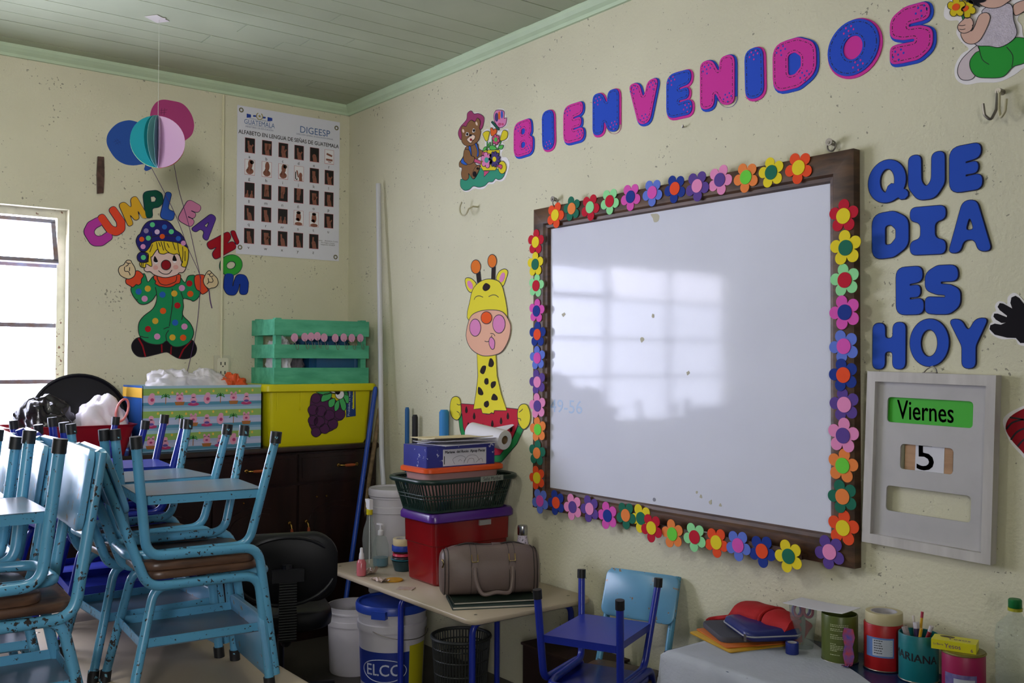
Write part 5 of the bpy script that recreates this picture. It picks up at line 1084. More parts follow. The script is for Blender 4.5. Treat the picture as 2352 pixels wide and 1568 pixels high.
blob('bag_body', '', '', (.29, -1.54, CZ+.022), (.12, .13, .175), M('milky_plastic', '#ddd6e0', rough=.35, bump=.3, bscale=18), 12, .22, 1.6, parent=t)
hc = V((.42, -1.475, 1.30)); MB().tube([hc+V((0, .028*math.sin(a)+.012*math.cos(a), .055*math.cos(a))) for a in [2*math.pi*k/20 for k in range(20)]], .006, 8, closed=True).build('loop_handle', M('pink_plastic', '#d8706c', rough=.35), t, world=True)
# ------------------------------------------------------------------ poles and rolls in the corner
def rod(name, lab, cat, a, b, r, mat, caps=None, seg=12):
    a, b = V(a), V(b)
    t = thing(name, lab, cat, a)
    MB().tube([a, b], r, seg).build('shaft', mat, t, world=True)
    d = (b-a).normalized(); MB().tube([b-d*.002, b+d*.012], [r*1.02, r*.7], seg).build('end_cap', mat if caps is None else caps, t, world=True)
    return t
PVC = M('white_pvc', '#c8c8cc', rough=.3)
a = at_y(893, 1085, -.12); d_ = at_y(869, 422, -.035)
k = a.z/(d_.z-a.z); base = a-(d_-a)*k
o = MB().tube([V((base.x, base.y-.0, .0)), V((.60, -.10, 1.0)), d_], .0145, 12).build('white_pipe', PVC, None, loc=(base.x, base.y, 0)); tag(o, 'long white plastic pipe leaning in the corner in front of the yellow bin', 'pipe')
top = at_x(862, 893, .478); bot = at_z(780, 1480, .016)
rod('broom_stick', 'blue broom stick leaning on the dark cabinet beside the wooden stick', 'stick', bot, top, .0135, M('blue_stick', '#2448a8', rough=.35))
top2 = at_x(872, 940, .476); bot2 = at_z(797, 1440, .016)
rod('broom_stick', 'bare wooden stick leaning beside the blue stick in the corner', 'stick', bot2, top2, .0125, wood_mat('raw_stick', '#6e5a40', '#8c7452', .7))
for (x, y), r, hx, lab, nm in (((936, 940), .0125, '#1d5c98', 'thin blue paper roll standing behind the stacked bins', 'paper_roll'), ((954, 957), .016, '#16161c', 'thin black paper roll standing behind the stacked bins', 'paper_roll'), ((1021, 946), .026, '#2f84c8', 'thick light blue paper roll standing behind the stacked bins', 'paper_roll')):
    p = at_y(x, y, -.032); rod(nm, lab, 'paper roll', (p.x, p.y, T1), (p.x-.004, p.y+.0, p.z), r, M('roll_'+hx[1:], hx, rough=.5), None, 14)
# ------------------------------------------------------------------ stack on the beige table
bx, by, bw, bd = 1.595, -.262, .275, .44
t = thing('storage_bin', 'dark red translucent bin with a purple lid on the beige table', 'storage bin', (bx, by, T1))
RB = M('dark_red_bin', '#7c0f14', rough=.22, spec=.6, var=.25, vscale=3)
z = T1
MB().loft([rring(z, bw*.86, bd*.88, .03, 5, bx, by), rring(z+.01, bw*.90, bd*.92, .03, 5, bx, by), rring(z+.18, bw*.95, bd*.965, .03, 5, bx, by), rring(z+.185, bw*.98, bd*.99, .03, 5, bx, by), rring(z+.30, bw, bd, .03, 5, bx, by), rring(z+.30, bw*.96, bd*.97, .03, 5, bx, by), rring(z+.02, bw*.86, bd*.88, .03, 5, bx, by)]).build('tub', RB, t, world=True)
PL = M('purple_lid', '#4a1f78', rough=.28, spec=.6)
MB().loft([rring(z+.288, bw*1.06, bd*1.05, .04, 6, bx, by), rring(z+.294, bw*1.12, bd*1.09, .045, 6, bx, by), rring(z+.318, bw*1.12, bd*1.09, .045, 6, bx, by), rring(z+.332, bw*1.06, bd*1.05, .04, 6, bx, by), rring(z+.334, bw*.96, bd*.97, .03, 6, bx, by), rring(z+.326, bw*.94, bd*.95, .03, 6, bx, by), rring(z+.326, bw*.3, bd*.3, .03, 6, bx, by)]).build('lid', PL, t, world=True)
MB().box((bx+bw*.5+.004, by+.06, z+.272), (.012, .065, .024)).build('latch_label', M('grey_label', '#8e8a88', rough=.5), t, world=True, smooth=False)
# dark green laundry basket
DG = M('dark_green_plastic', '#142a24', rough=.35, spec=.5)
zb = T1+.336; kx, ky, kw, kd = 1.605, -.290, .345, .53
t = thing('basket', 'dark green slatted plastic basket standing on the purple lid', 'basket', (kx, ky, zb))
per0 = rrect(kw*.80, kd*.84, .06, 10); per1 = rrect(kw*.98, kd*.98, .075, 10); hb = .150
def densify(p, n):
    L_ = [0]; q = p+[p[0]]
    for a, b in zip(q, q[1:]): L_.append(L_[-1]+math.dist(a, b))
    out = []
    for k in range(n):
        s = L_[-1]*k/n
        for i in range(len(L_)-1):
            if L_[i] <= s <= L_[i+1]:
                f = (s-L_[i])/max(1e-9, L_[i+1]-L_[i]); out.append((q[i][0]+(q[i+1][0]-q[i][0])*f, q[i][1]+(q[i+1][1]-q[i][1])*f)); break
    return out
NR = 96; d0, d1 = densify(per0, NR), densify(per1, NR)
mb = MB()
mb.loft([[V((kx+x, ky+y, zb+.001)) for x, y in per0], [V((kx+x, ky+y, zb+.012)) for x, y in offset_poly(per0, .001)]])
for k in range(NR):
    a, b = V((kx+d0[k][0], ky+d0[k][1], zb+.01)), V((kx+d1[k][0], ky+d1[k][1], zb+hb-.006)); tn = V((d0[(k+1) % NR][0]-d0[k-1][0], d0[(k+1) % NR][1]-d0[k-1][1], 0)).normalized()*.0032; nn = V((tn.y, -tn.x, 0)).normalized()*.0016
    mb.add([a+tn+nn, a-tn+nn, b-tn+nn, b+tn+nn, a+tn-nn, a-tn-nn, b-tn-nn, b+tn-nn], [(0, 1, 2, 3), (7, 6, 5, 4), (0, 4, 5, 1), (1, 5, 6, 2), (2, 6, 7, 3), (3, 7, 4, 0)])
for f, hz in ((.40, .004), (.52, .004)):
    mb.tube([V((kx+a[0]*(1-f)+b[0]*f, ky+a[1]*(1-f)+b[1]*f, zb+.01+f*(hb-.016))) for a, b in zip(d0, d1)], hz*.8, 6, closed=True)
mb.build('slatted_body', DG, t, world=True, angle=40)
MB().loft([[V((kx+x, ky+y, zb+hb+dz)) for x, y in offset_poly(per1, o)] for o, dz in ((.0, -.012), (.014, -.016), (.022, -.008), (.020, .004), (.010, .008), (-.004, .002))], False, False).build('rim', DG, t, world=True, angle=60)
tp = Plane((kx+kw*.49+.0215, 0, zb+hb-.002), (0, 1, 0), (0.0, 0, 1), (1, 0, 0))
NT = M('paper_tape', '#7d8276', rough=.6)
sheet('name_tape', tp, [(ky+.02, -.015), (ky+.15, -.013), (ky+.15, .012), (ky+.02, .010)], NT, t, .0002, .0016)
tm = MB(); text_mb(tm, 'Seño Maribel', lambda x, y: tp(ky+.085+x*.8, -.002+y, .0020), size=.024); tm.build('tape_writing', INK, t, world=True, smooth=False)
# clear box with orange lid inside the basket
zc = zb+.045; ox, oy, ow, od = 1.60, -.295, .24, .42
t = thing('lidded_container', 'milky plastic container with an orange lid sitting in the green basket', 'container', (ox, oy, zc))
MILK = M('pinkish_milky_plastic', '#a8807c', rough=.35, spec=.4)
MB().loft([rring(zc, ow*.84, od*.88, .04, 5, ox, oy), rring(zc+.01, ow*.88, od*.9, .04, 5, ox, oy), rring(zc+.138, ow*.98, od*.98, .05, 5, ox, oy)]).build('tub', MILK, t, world=True)
MB().loft([rring(zc+.132, ow*1.07, od*1.05, .05, 6, ox, oy), rring(zc+.136, ow*1.11, od*1.08, .05, 6, ox, oy), rring(zc+.152, ow*1.11, od*1.08, .05, 6, ox, oy), rring(zc+.158, ow*1.05, od*1.04, .05, 6, ox, oy)]).build('lid', M('orange_lid', '#d8521e', rough=.32, spec=.5), t, world=True)
# blue box with name label
zd = zc+.1585; qx, qy, qw, qd, qh = 1.605, -.315, .205, .385, .098
t = thing('school_box', 'blue cardboard box with a child name label on the orange lid', 'box', (qx, qy, zd))
BB = M('navy_card', '#23287c', rough=.35, var=.15, vscale=8, chips=.25, chipcol='#b8bcd0', cscale=40)
MB().loft([[V((x+qx, y+qy, zz)) for x, y in rrect(qw, qd, .006, 2)] for zz in (zd, zd+qh)]).build('carton', BB, t, world=True, smooth=False)
lp = Plane((qx+qw/2, 0, zd), (0, 1, 0), (0, 0, 1), (1, 0, 0))
sheet('name_label', lp, [(qy-.105, .004), (qy+.140, .004), (qy+.140, .080), (qy-.105, .080)], M('label_paper', '#c4c4c8', rough=.6), t, .0003, .0012)
tm = MB()
for e in (0, .0005, .001, .0015): text_mb(tm, 'Mariana  del Rocio  Ajxup Pacay', lambda x, y: lp(qy+.018+x*.98+e, .067+y, .0016), size=.0178)
for pts in ([(-.05, .010), (-.06, .035), (-.02, .048), (.01, .036), (.0, .012)], [(.0, .02), (.03, .046), (.07, .044), (.09, .02)], [(.02, .012), (.03, .03), (.055, .03), (.06, .012)], [(-.03, .022), (-.02, .03), (-.01, .022)], [(.07, .012), (.1, .03), (.11, .012)]):
    ribbon(tm, lp, [(qy+x+.01, y) for x, y in catmull_open(pts, 4)], .0012, .0011, .0015)
ribbon(tm, lp, [(qy-.098, .012), (qy-.098, .05)], .004, .0011, .0015)
tm.build('label_print', INK, t, world=True, smooth=False)
# papers, folder and roll on top
PPR = M('white_paper', '#d8d6de', rough=.7); MANI = M('manila_folder', '#d6c79c', rough=.65)
zt = zd+qh+.001; pr = random.Random(6)
def sheetpile(name, lab, cx, cy, w, d, rz, z, mat, curl=0.0, th=.0016):
    R_ = Matrix.Rotation(rz, 3, 'Z'); n = 10; vs = []; 
    for i in range(n+1):
        for j in range(n+1):
            u, v = i/n-.5, j/n-.5; p = R_@V((u*w, v*d, 0)); vs.append(V((cx+p.x, cy+p.y, z+curl*max(0, u+.1)**2*4*w+curl*.4*max(0, -v-.1)**2*4*d)))
    m = len(vs); vs2 = [p+V((0, 0, th)) for p in vs]; fs = []
    for i in range(n):
        for j in range(n):
            a = i*(n+1)+j; fs += [(a, a+1, a+n+2, a+n+1), (a+m+n+1, a+m+n+2, a+m+1, a+m)]
    edge = [j for j in range(n+1)]+[i*(n+1)+n for i in range(1, n+1)]+[n*(n+1)+j for j in range(n-1, -1, -1)]+[i*(n+1) for i in range(n-1, 0, -1)]
    for a, b in zip(edge, edge[1:]+edge[:1]): fs.append((a, b, b+m, a+m))
    mb = MB(); mb.add(vs2[:0]+vs+vs2, fs); o = mb.build(name, mat, None, loc=(cx, cy, z)); tag(o, lab, 'paper', 'papers on the blue box'); return o
sheetpile('paper_sheet', 'lowest white paper sheet fanned out on the blue box', 1.63, -.29, .215, .31, .10, zt, PPR)
sheetpile('paper_sheet', 'white paper sheet sticking out to the left on the blue box', 1.61, -.31, .215, .30, -.15, zt+.004, PPR, .04)
sheetpile('paper_sheet', 'white paper sheet with a lifted edge under the manila folder', 1.62, -.27, .215, .29, .22, zt+.012, PPR, .03)
sheetpile('folder', 'cream manila folder lying on top of the white papers', 1.60, -.30, .23, .32, -.05, zt+.022, MANI, .03, .003)
t = thing('paper_towel_roll', 'white paper roll with open core lying at the right end of the papers', 'paper roll', (1.58, -.07, zt))
ra, rb = V((1.47, -.092, zt+.036)), V((1.70, -.058, zt+.008)); dirr = (rb-ra).normalized()
M3 = dirr.to_track_quat('Z', 'Y').to_matrix(); ln = (rb-ra).length
MB().lathe([(.021, ln), (.047, ln), (.048, ln-.004), (.048, .003), (.021, .003)], ra, 32, M3, False, False).build('paper', PPR, t, world=True, angle=50)
MB().lathe([(.0205, ln-.002), (.0205, .004), (.0190, .004), (.0190, ln-.001)], ra, 24, M3, False, False).build('cardboard_core', M('cardboard', '#8c7050', rough=.7), t, world=True)
tip = at_x(1186, 972, rb.x+.005); b0, b1 = rb-dirr*.085+V((0, .012, .046)), rb-dirr*.006+V((0, .014, .046))
MB().add([b0, b1, tip, b0-V((0, 0, .002)), b1-V((0, 0, .002)), tip-V((0, 0, .0015))], [(0, 1, 2), (5, 4, 3), (0, 3, 4, 1), (1, 4, 5, 2), (2, 5, 3, 0)]).build('torn_flap', PPR, t, world=True, smooth=False)
# ------------------------------------------------------------------ books and handbag
BKA = Rd(63)
def book(lab, c, w, d, h, rz, cover, z):
    t = thing('book', lab, 'book', (c[0], c[1], z), rz, 'books under the handbag')
    MB().box((0, 0, .0015), (w, d, .003)).box((0, 0, h-.0015), (w, d, .003)).box((0, d/2-.0015, h/2), (w, .003, h)).build('cover', cover, t, smooth=False)
    MB().box((0, -.002, h/2), (w-.008, d-.008, h-.007)).build('pages', M('page_edges', '#c2bcae', rough=.7), t, smooth=False); return t
book('lower book with a dark cover under the grey handbag', (2.085, -.415), .37, .225, .014, BKA, M('dark_teal_cover', '#1c302e', rough=.4), T1)
book('upper dark green book directly under the grey handbag', (2.065, -.405), .36, .215, .012, BKA+.03, M('dark_green_cover', '#17251c', rough=.4), T1+.0145)
LEA = M('grey_brown_leather', '#6a5a54', rough=.42, bump=.12, bscale=320, spec=.45); LEAD = M('leather_piping', '#2c2423', rough=.5); GOLD = M('pale_gold', '#c8b078', rough=.2, metal=1.0)
zh = T1+.0285; HL, HD, HH = .43, .19, .205
t = thing('handbag', 'grey brown leather handbag with two handles on the books on the beige table', 'handbag', (2.02, -.385, zh), BKA)
def bagsec(u):   # cross-section ring at u in -1..1 along the length
    k = (1-abs(u)**5*.42); kh = (1-abs(u)**4*.25)*(1-.03*math.cos(u*6)); out = []
    for q in range(36):
        a = 2*math.pi*q/36; c, s = math.cos(a), math.sin(a)
        yy = math.copysign(abs(c)**.5, c)*HD/2; zz = math.copysign(abs(s)**.52, s)
        taper = 1-.30*max(0, zz)**1.3; out.append((yy*taper*k, HH/2+zz*HH/2*(kh if zz > 0 else 1)))
    return out
rings = []
us = [-1, -.985, -.95, -.88, -.75, -.5, -.25, 0, .25, .5, .75, .88, .95, .985, 1]
for u in us:
    e = .72 if abs(u) == 1 else (.9 if abs(u) > .98 else 1)
    rings.append([V((u*HL/2, y*e, HH/2+(zz-HH/2)*e+.004*noise.noise(V((u*3, y*20, zz*20)))*(1 if zz > .02 else 0))) for y, zz in bagsec(u)])
MB().loft(rings).build('body', LEA, t, angle=60)
mb = MB()
for u in (-.93, -.86, .86, .93, -.42, -.30, .34, .46):
    mb.tube([V((u*HL/2, y*1.008, HH/2+(zz-HH/2)*1.008)) for y, zz in bagsec(u)], .0022 if abs(u) > .8 else .0012, 5, closed=True)
mb.build('seams', LEAD, t)
mb = MB(); mb.tube([V((u*HL/2, 0, HH*(1-abs(u)**4*.25)*(1-.03*math.cos(u*6))+.002)) for u in [-.9+.1*k for k in range(19)]], .004, 6); mb.build('zip', LEAD, t)
for sgn, drop in ((-1, True), (1, False)):
    pa, pb = [], []
    for u in (-.35, .40):
        yy = sgn*.0785; zz = HH*.80
        MB().tube(fillet3([V((u*HL/2-.013, yy, zz+.012)), V((u*HL/2-.013, yy+sgn*.012, zz-.018)), V((u*HL/2+.013, yy+sgn*.012, zz-.018)), V((u*HL/2+.013, yy, zz+.012))], .006), .0026, 6).build('handle_ring', GOLD, t)
        MB().loft([[V((u*HL/2+x*s_, yy+sgn*(.010+.006*f)+sgn*y, zz-.02-f*.05)) for x, y in ((-.014, -.002), (.014, -.002), (.014, .003), (-.014, .003))] for f, s_ in ((0, .8), (.5, 1.1), (1, .6))]).build('handle_tab', LEA, t, smooth=False)
    y0_ = sgn*(.0785+.016); 
    if drop: pts = [V((-.35*HL/2, y0_, HH*.60)), V((-.33*HL/2, y0_-.022, HH*.32)), V((-.22*HL/2, y0_-.040, HH*.10)), V((.02*HL, y0_-.046, .028)), V((.30*HL/2, y0_-.040, HH*.12)), V((.38*HL/2, y0_-.022, HH*.34)), V((.40*HL/2, y0_, HH*.60))]
    else: pts = [V((-.35*HL/2, y0_, HH*.60)), V((-.33*HL/2, y0_+.02, HH*.32)), V((-.2*HL/2, y0_+.035, HH*.12)), V((.0, y0_+.04, .03)), V((.3*HL/2, y0_+.035, HH*.13)), V((.38*HL/2, y0_+.02, HH*.34)), V((.40*HL/2, y0_, HH*.60))]
    MB().tube([V(p) for p in catmull_open([tuple(p) for p in pts], 6)], .0085, 10).build('handle', LEA, t)
for u in (-1, ): 
    c = V((u*HL/2*.93, -.045, HH*.66)); MB().tube([c+V((-.006-.004*abs(math.sin(a)), .013*math.cos(a), .017*math.sin(a))) for a in [2*math.pi*k/16 for k in range(16)]], .003, 6, closed=True).build('strap_ring', GOLD, t)
MB().box((.03, .0, HH*.985), (.035, .03, .012)).build('zip_end', LEA, t, smooth=False)
# white bottle with steel cap
bc_ = (1.90, -.105, T1); t = thing('water_bottle', 'white speckled steel-capped bottle between handbag and right wall', 'bottle', bc_)
MB().lathe([(.032, 0), (.036, .004), (.036, .13), (.034, .16), (.024, .205), (.021, .225)], bc_, 24).build('bottle_body', M('speckled_white', '#c8bcd0', rough=.4, chips=.55, chipcol='#3a3040', cscale=120), t, world=True)
MB().lathe([(.0225, .226), (.0235, .228), (.0235, .262), (.021, .27), (.010, .272)], bc_, 24).build('steel_cap', M('bright_steel', '#b0b0b4', rough=.22, metal=1), t, world=True)
# small things on the left of the table
CLR = sheer_mat('clear_plastic', '#dfe6e2', .11, .10); WPL = M('white_plastic', '#d4d2d6', rough=.35)
def on_t(x, y): p = at_z(x, y, T1); return (p.x, p.y, T1)
c = on_t(848, 1303); t = thing('spray_bottle', 'tall clear spray bottle with white trigger at the left end of the beige table', 'spray bottle', c)
MB().lathe([(.034, .001), (.040, .006), (.040, .06), (.032, .10), (.036, .14), (.030, .19), (.016, .235), (.014, .262)], c, 24, None, True, True).build('bottle_body', CLR, t, world=True)
MB().lathe([(.015, .262), (.016, .265), (.016, .288), (.012, .29)], c, 16).build('yellow_collar', M('collar_yellow', '#c8b81c', rough=.4), t, world=True)
mb = MB(); cz = V(c); mb.loft([[cz+V((x*s_+sh, y, z_)) for x, y in ((-.012, -.010), (.016, -.010), (.016, .010), (-.012, .010))] for z_, s_, sh in ((.288, 1, 0), (.31, 1.1, -.002), (.328, 1.5, -.008), (.338, 1.6, -.010))]); mb.box(cz+V((-.024, 0, .310)), (.008, .010, .030)); mb.build('trigger_head', WPL, t, world=True, smooth=False)
MB().tube([cz+V((0, 0, .02)), cz+V((0, 0, .26))], .0025, 6).build('dip_tube', WPL, t, world=True)
c = on_t(830, 1322); t = thing('sanitizer_bottle', 'small pink spray bottle in front of the tall clear spray bottle', 'spray bottle', c)
MB().lathe([(.020, .001), (.023, .004), (.023, .062), (.017, .075), (.011, .08)], c, 20).build('bottle_body', M('pink_liquid', '#b86068', rough=.25), t, world=True)
MB().lathe([(.012, .08), (.013, .083), (.011, .105), (.008, .112), (.007, .132), (.004, .134)], c, 16).build('spray_cap', WPL, t, world=True)
c = on_t(874, 1300); t = thing('pump_bottle', 'clear pump bottle with blue gel beside the spray bottles', 'pump bottle', c)
MB().lathe([(.036, .001), (.040, .006), (.040, .105), (.028, .145), (.013, .155)], c, 24).build('bottle_body', CLR, t, world=True)
MB().lathe([(.034, .004), (.037, .008), (.037, .045), (.002, .046)], c, 24).build('gel', M('blue_gel', '#2c6478', rough=.2), t, world=True)
mb = MB(); mb.lathe([(.014, .155), (.015, .158), (.014, .178), (.006, .182), (.005, .205)], c, 16); mb.box(V(c)+V((-.008, 0, .208)), (.045, .014, .007)); mb.build('pump_head', WPL, t, world=True)
c = on_t(915, 1312); c = (c[0]-.01, c[1]+.03, T1)
BOWL = [('#1f3a40', 'dark teal plastic bowl at the bottom of the small stack', .052, .040, 0, .05), ('#4aa0b8', 'light blue plate lying on the dark teal bowl', .056, .050, .0505, .008), ('#3a2a30', 'dark plastic lid in the small stack beside the red bin', .050, .052, .059, .012), ('#b8304a', 'raspberry red lid in the small stack beside the red bin', .047, .05, .0715, .016), ('#24241f', 'thin black lid on the raspberry red one', .046, .046, .088, .008)]
for hx, lab, r1, r0, dz, h in BOWL:
    o = MB().lathe([(r0*.9, 0), (r0, .003), (r1, h-.003), (r1+.003, h), (r1-.003, h), (r0*.9, h*.5)], (c[0], c[1], T1+dz), 28).build('plastic_dish' if dz else 'plastic_bowl', M('lid_'+hx[1:], hx, rough=.35), None, loc=(c[0], c[1], T1+dz)); tag(o, lab, 'dish' if dz else 'bowl', 'small stack of bowls and lids')
def tape_roll(lab, c, r, h, hx, core, rot=None, group=None):
    t = thing('tape_roll', lab, 'tape', c, group=group)
    MB().lathe([(r*.72, 0), (r*.98, 0), (r, .002), (r, h-.002), (r*.98, h), (r*.72, h)], c, 36, rot, False, False).build('tape', M('tape_'+hx[1:], hx, rough=.5), t, world=True, angle=40)
    MB().lathe([(r*.72, 0), (r*.72, h), (r*.66, h), (r*.66, 0), (r*.72, 0)], c, 36, rot, False, False).build('core', core, t, world=True, angle=40)
    return t
CORE = M('paper_core', '#b8b4b4', rough=.6)
tape_roll('beige masking tape roll on top of the small lid stack', (c[0], c[1], T1+.125), .048, .032, '#c0b088', CORE)
tape_roll('blue tape roll under the beige tape on the small lid stack', (c[0]-.006, c[1], T1+.0965), .05, .028, '#1c3a98', CORE)
c = on_t(905, 1333); o = MB().lathe([(.001, 0), (.040, 0), (.042, .002), (.042, .005), (.040, .007), (.001, .006)], c, 30).build('yellow_disc', M('ochre_plastic', '#b8841c', rough=.45), None, loc=c); tag(o, 'flat ochre yellow disc lying near the edge of the beige table', 'lid')
PCARD = M('printed_card', '#a88c78', rough=.4, hex2='#b8a8a0', vscale=60)
c = on_t(932, 1352); mb = MB(); mb.box(V(c)+V((0, 0, .002)), (.075, .055, .003), Matrix.Rotation(.7, 3, 'Z')); o = mb.build('printed_card', PCARD, None, loc=c, smooth=False); tag(o, 'small printed card in a clear sleeve at the front edge of the beige table', 'card')
def crumple(name, lab, c, w, d, mat, seed, h=.02):
    n = 10; vs = []; fs = []
    for i in range(n+1):
        for j in range(n+1):
            u, v = i/n-.5, j/n-.5; vs.append(V(c)+V((u*w, v*d, .002+h*abs(noise.noise(V((u*3.1+seed, v*3.3, seed)))))))
    m = len(vs); vs += [p+V((0, 0, .001)) for p in vs]
    for i in range(n):
        for j in range(n): a = i*(n+1)+j; fs += [(a, a+1, a+n+2, a+n+1), (a+m+n+1, a+m+n+2, a+m+1, a+m)]
    mb = MB(); mb.add(vs, fs); o = mb.build(name, mat, None, loc=c, smooth=False); tag(o, lab, 'wrapper'); return o
crumple('plastic_wrapper', 'crumpled clear wrapper beside the pink spray bottle', on_t(842, 1318), .07, .09, sheer_mat('wrapper_plastic', '#b8a498', .6, .2), 2, .05)
crumple('banknote', 'crumpled pale banknote-like paper left of the ochre disc', on_t(872, 1334), .10, .05, PCARD, 4, .025)
# ------------------------------------------------------------------ buckets and bins below
def bucket(lab, c, r, h, bodym, lidm=None, lidlab=None):
    t = thing('bucket', lab, 'bucket', c)
    MB().lathe([(r*.86, 0), (r*.88, .006), (r*.955, h*.72), (r*1.0, h*.725), (r*1.0, h*.80), (r*.965, h*.81), (r*.975, h*.9), (r*1.01, h*.905), (r*1.01, h*.925), (r*.97, h*.93), (r*.985, h), (r*.95, h), (r*.84, .02)], c, 40, None, True, True).build('pail', bodym, t, world=True, angle=40)
    if lidm:
        MB().lathe([(r*1.0, h-.03), (r*1.045, h-.028), (r*1.05, h), (r*1.02, h+.01), (r*.95, h+.008), (r*.93, h+.001), (r*.001, h+.003)], c, 40, None, False, False).build('lid', lidm, t, world=True, angle=40)
    return t
WBK = M('white_bucket', '#c0bcc2', rough=.35, var=.06, vscale=4)
c = (1.40, -.50, 0); t = bucket('white paint bucket with a blue lid under the front of the beige table', c, .165, .405, WBK, M('blue_bucket_lid', '#24409c', rough=.35))
MB().box((c[0]+.105, c[1]-.125, .382), (.07, .05, .035), Matrix.Rotation(.6, 3, 'Z')).build('pour_flap', M('blue_bucket_lid', '#24409c', rough=.35), t, world=True, smooth=False)
camd = math.atan2(CAM.y-c[1], CAM.x-c[0])
def wrap(a0, a1, z0, z1, rr, name, mat):
    n = 24; vs = []
    for k in range(n+1):
        a = camd+a0+(a1-a0)*k/n
        for zz in (z0, z1):
            for r_ in (rr*(.873+.10*zz/.405/1.0), rr*(.873+.10*zz/.405)+.0012): vs.append(V((c[0]+r_*math.cos(a), c[1]+r_*math.sin(a), zz)))
    fs = [(k*4+1, k*4+3, k*4+7, k*4+5) for k in range(n)]+[(k*4+0, k*4+4, k*4+6, k*4+2) for k in range(n)]+[(k*4+2, k*4+6, k*4+7, k*4+3) for k in range(n)]+[(k*4, k*4+1, k*4+5, k*4+4) for k in range(n)]
    return MB().add(vs, fs).build(name, mat, t, world=True)
wrap(-1.5, .55, .05, .205, .1655, 'blue_label', M('bucket_blue_print', '#1c2f80', rough=.4)); wrap(.55, 1.3, .02, .23, .1657, 'yellow_label', M('bucket_yellow_print', '#b8b020', rough=.4))
tm = MB()
def on_b(x, y, off=.0018): 
    a = camd-.28+x/.155; zz = .12+y+x*.0; r_ = .1655*(.873+.10*zz/.405)+off; return V((c[0]+r_*math.cos(a), c[1]+r_*math.sin(a), zz))
text_mb(tm, 'ELCO', on_b, size=.075)
for e in (.0012, ): text_mb(tm, 'ELCO', lambda x, y: on_b(x+e, y+e), size=.075)
tm.tube([on_b(.115*math.cos(a), .052*math.sin(a), .0015) for a in [2*math.pi*k/40 for k in range(40)]], .0022, 5, closed=True)
tm.build('label_letters', M('bucket_print_white', '#c4c8d8', rough=.4), t, world=True)
MB().tube([V((c[0]+.169*math.cos(camd+a), c[1]+.169*math.sin(camd+a), .33-.13*math.cos(a*.62-.5)+.06)) for a in [-.55+.14*k for k in range(16)]], .002, 6).build('wire_handle', STEEL, t, world=True)
# stacked white buckets behind the bins
c = (.83, -.155, 0); t = bucket('upright white bucket on the floor in the corner, below another white bucket', c, .134, .42, WBK)
c = (.83, -.155, .422); t = bucket('white bucket stacked on another one in the corner, next to the purple lid', c, .132, .43, WBK, WBK)
c = (1.06, -.52, 0); t = bucket('white bucket below the left end of the beige table holding a yellow bottle', c, .135, .33, WBK)
o = MB().lathe([(.045, 0), (.05, .01), (.05, .16), (.02, .2), (.018, .225)], (1.05, -.53, .012), 20).build('yellow_bottle', M('yellow_bottle_plastic', '#b4a820', rough=.4), None, loc=(1.05, -.53, .012)); tag(o, 'yellow plastic bottle standing in the white bucket under the table', 'bottle')
# dark wire-like waste basket and a stand-in dark block under the table
c = (1.86, -.42, 0); t = thing('waste_basket', 'dark grey mesh waste basket under the beige table', 'basket', c)
DGY = M('dark_grey_plastic', '#2a2c2a', rough=.5)
mb = MB(); mb.lathe([(.10, 0), (.105, .005), (.105, .012), (.0, .012)], c, 28); 
for k in range(56):
    a = 2*math.pi*k/56; mb.tube([V((c[0]+.104*math.cos(a), c[1]+.104*math.sin(a), .006)), V((c[0]+.128*math.cos(a), c[1]+.128*math.sin(a), .33))], .0034, 5)
for zz in (.06, .12, .18, .24, .29): mb.tube([V((c[0]+(.104+.024*zz/.33)*math.cos(a), c[1]+(.104+.024*zz/.33)*math.sin(a), zz)) for a in [2*math.pi*k/40 for k in range(40)]], .0035, 5, closed=True)
mb.build('mesh_body', DGY, t, world=True); MB().tube([V((c[0]+.130*math.cos(a), c[1]+.130*math.sin(a), .332)) for a in [2*math.pi*k/40 for k in range(40)]], .008, 8, closed=True).build('rim', DGY, t, world=True)
t = thing('dark_block', 'dark brown block standing in for a dark wall area under the beige table', 'box', (2.27, -.115, 0))  # made-up block filling a dark area low on the wall
mb = MB(); mb.loft([[V((2.27+x, -.115+y, z)) for x, y in rrect(.46, .20, .006, 2)] for z in (0, .30)]); mb.build('carton', M('dark_brown_block', '#2a1610', rough=.6, var=.2), t, world=True, smooth=False); MB().box((2.27, -.115, .305), (.47, .21, .010)).build('lid', M('dark_brown_block2', '#34201a', rough=.6), t, world=True, smooth=False)
# ------------------------------------------------------------------ black office chair
OBK = M('black_upholstery', '#0d0d10', rough=.45, bump=.05, bscale=200, spec=.4); OPL = M('black_chair_plastic', '#15151a', rough=.35, spec=.5)
oc_ = V((1.36, -1.06, 0)); t = thing('office_chair', 'black swivel chair seen from behind, in front of the dark cabinet', 'chair', oc_, Rd(72))
def cushion(w, d, th, r, n=3): return [[V((x*s_, y*s_, z)) for x, y in rrect(w, d, r, 8)] for z, s_ in ((-th/2, .93), (-th*.38, .985), (0, 1), (th*.38, .985), (th/2, .93))]
mb = MB(); mb.loft([[V((p.x, p.y, p.z+.43)) for p in rg] for rg in cushion(.44, .42, .08, .12)]); mb.build('seat', OBK, t, angle=60)
Rb = Matrix.Rotation(math.radians(97), 3, 'X')
mb = MB(); mb.loft([[Rb@V((p.x, p.y, p.z-.04*(1-(p.x/.22)**2)))+V((0, -.235, .665)) for p in rg] for rg in cushion(.44, .30, .06, .10)]); mb.build('backrest', OBK, t, angle=60)
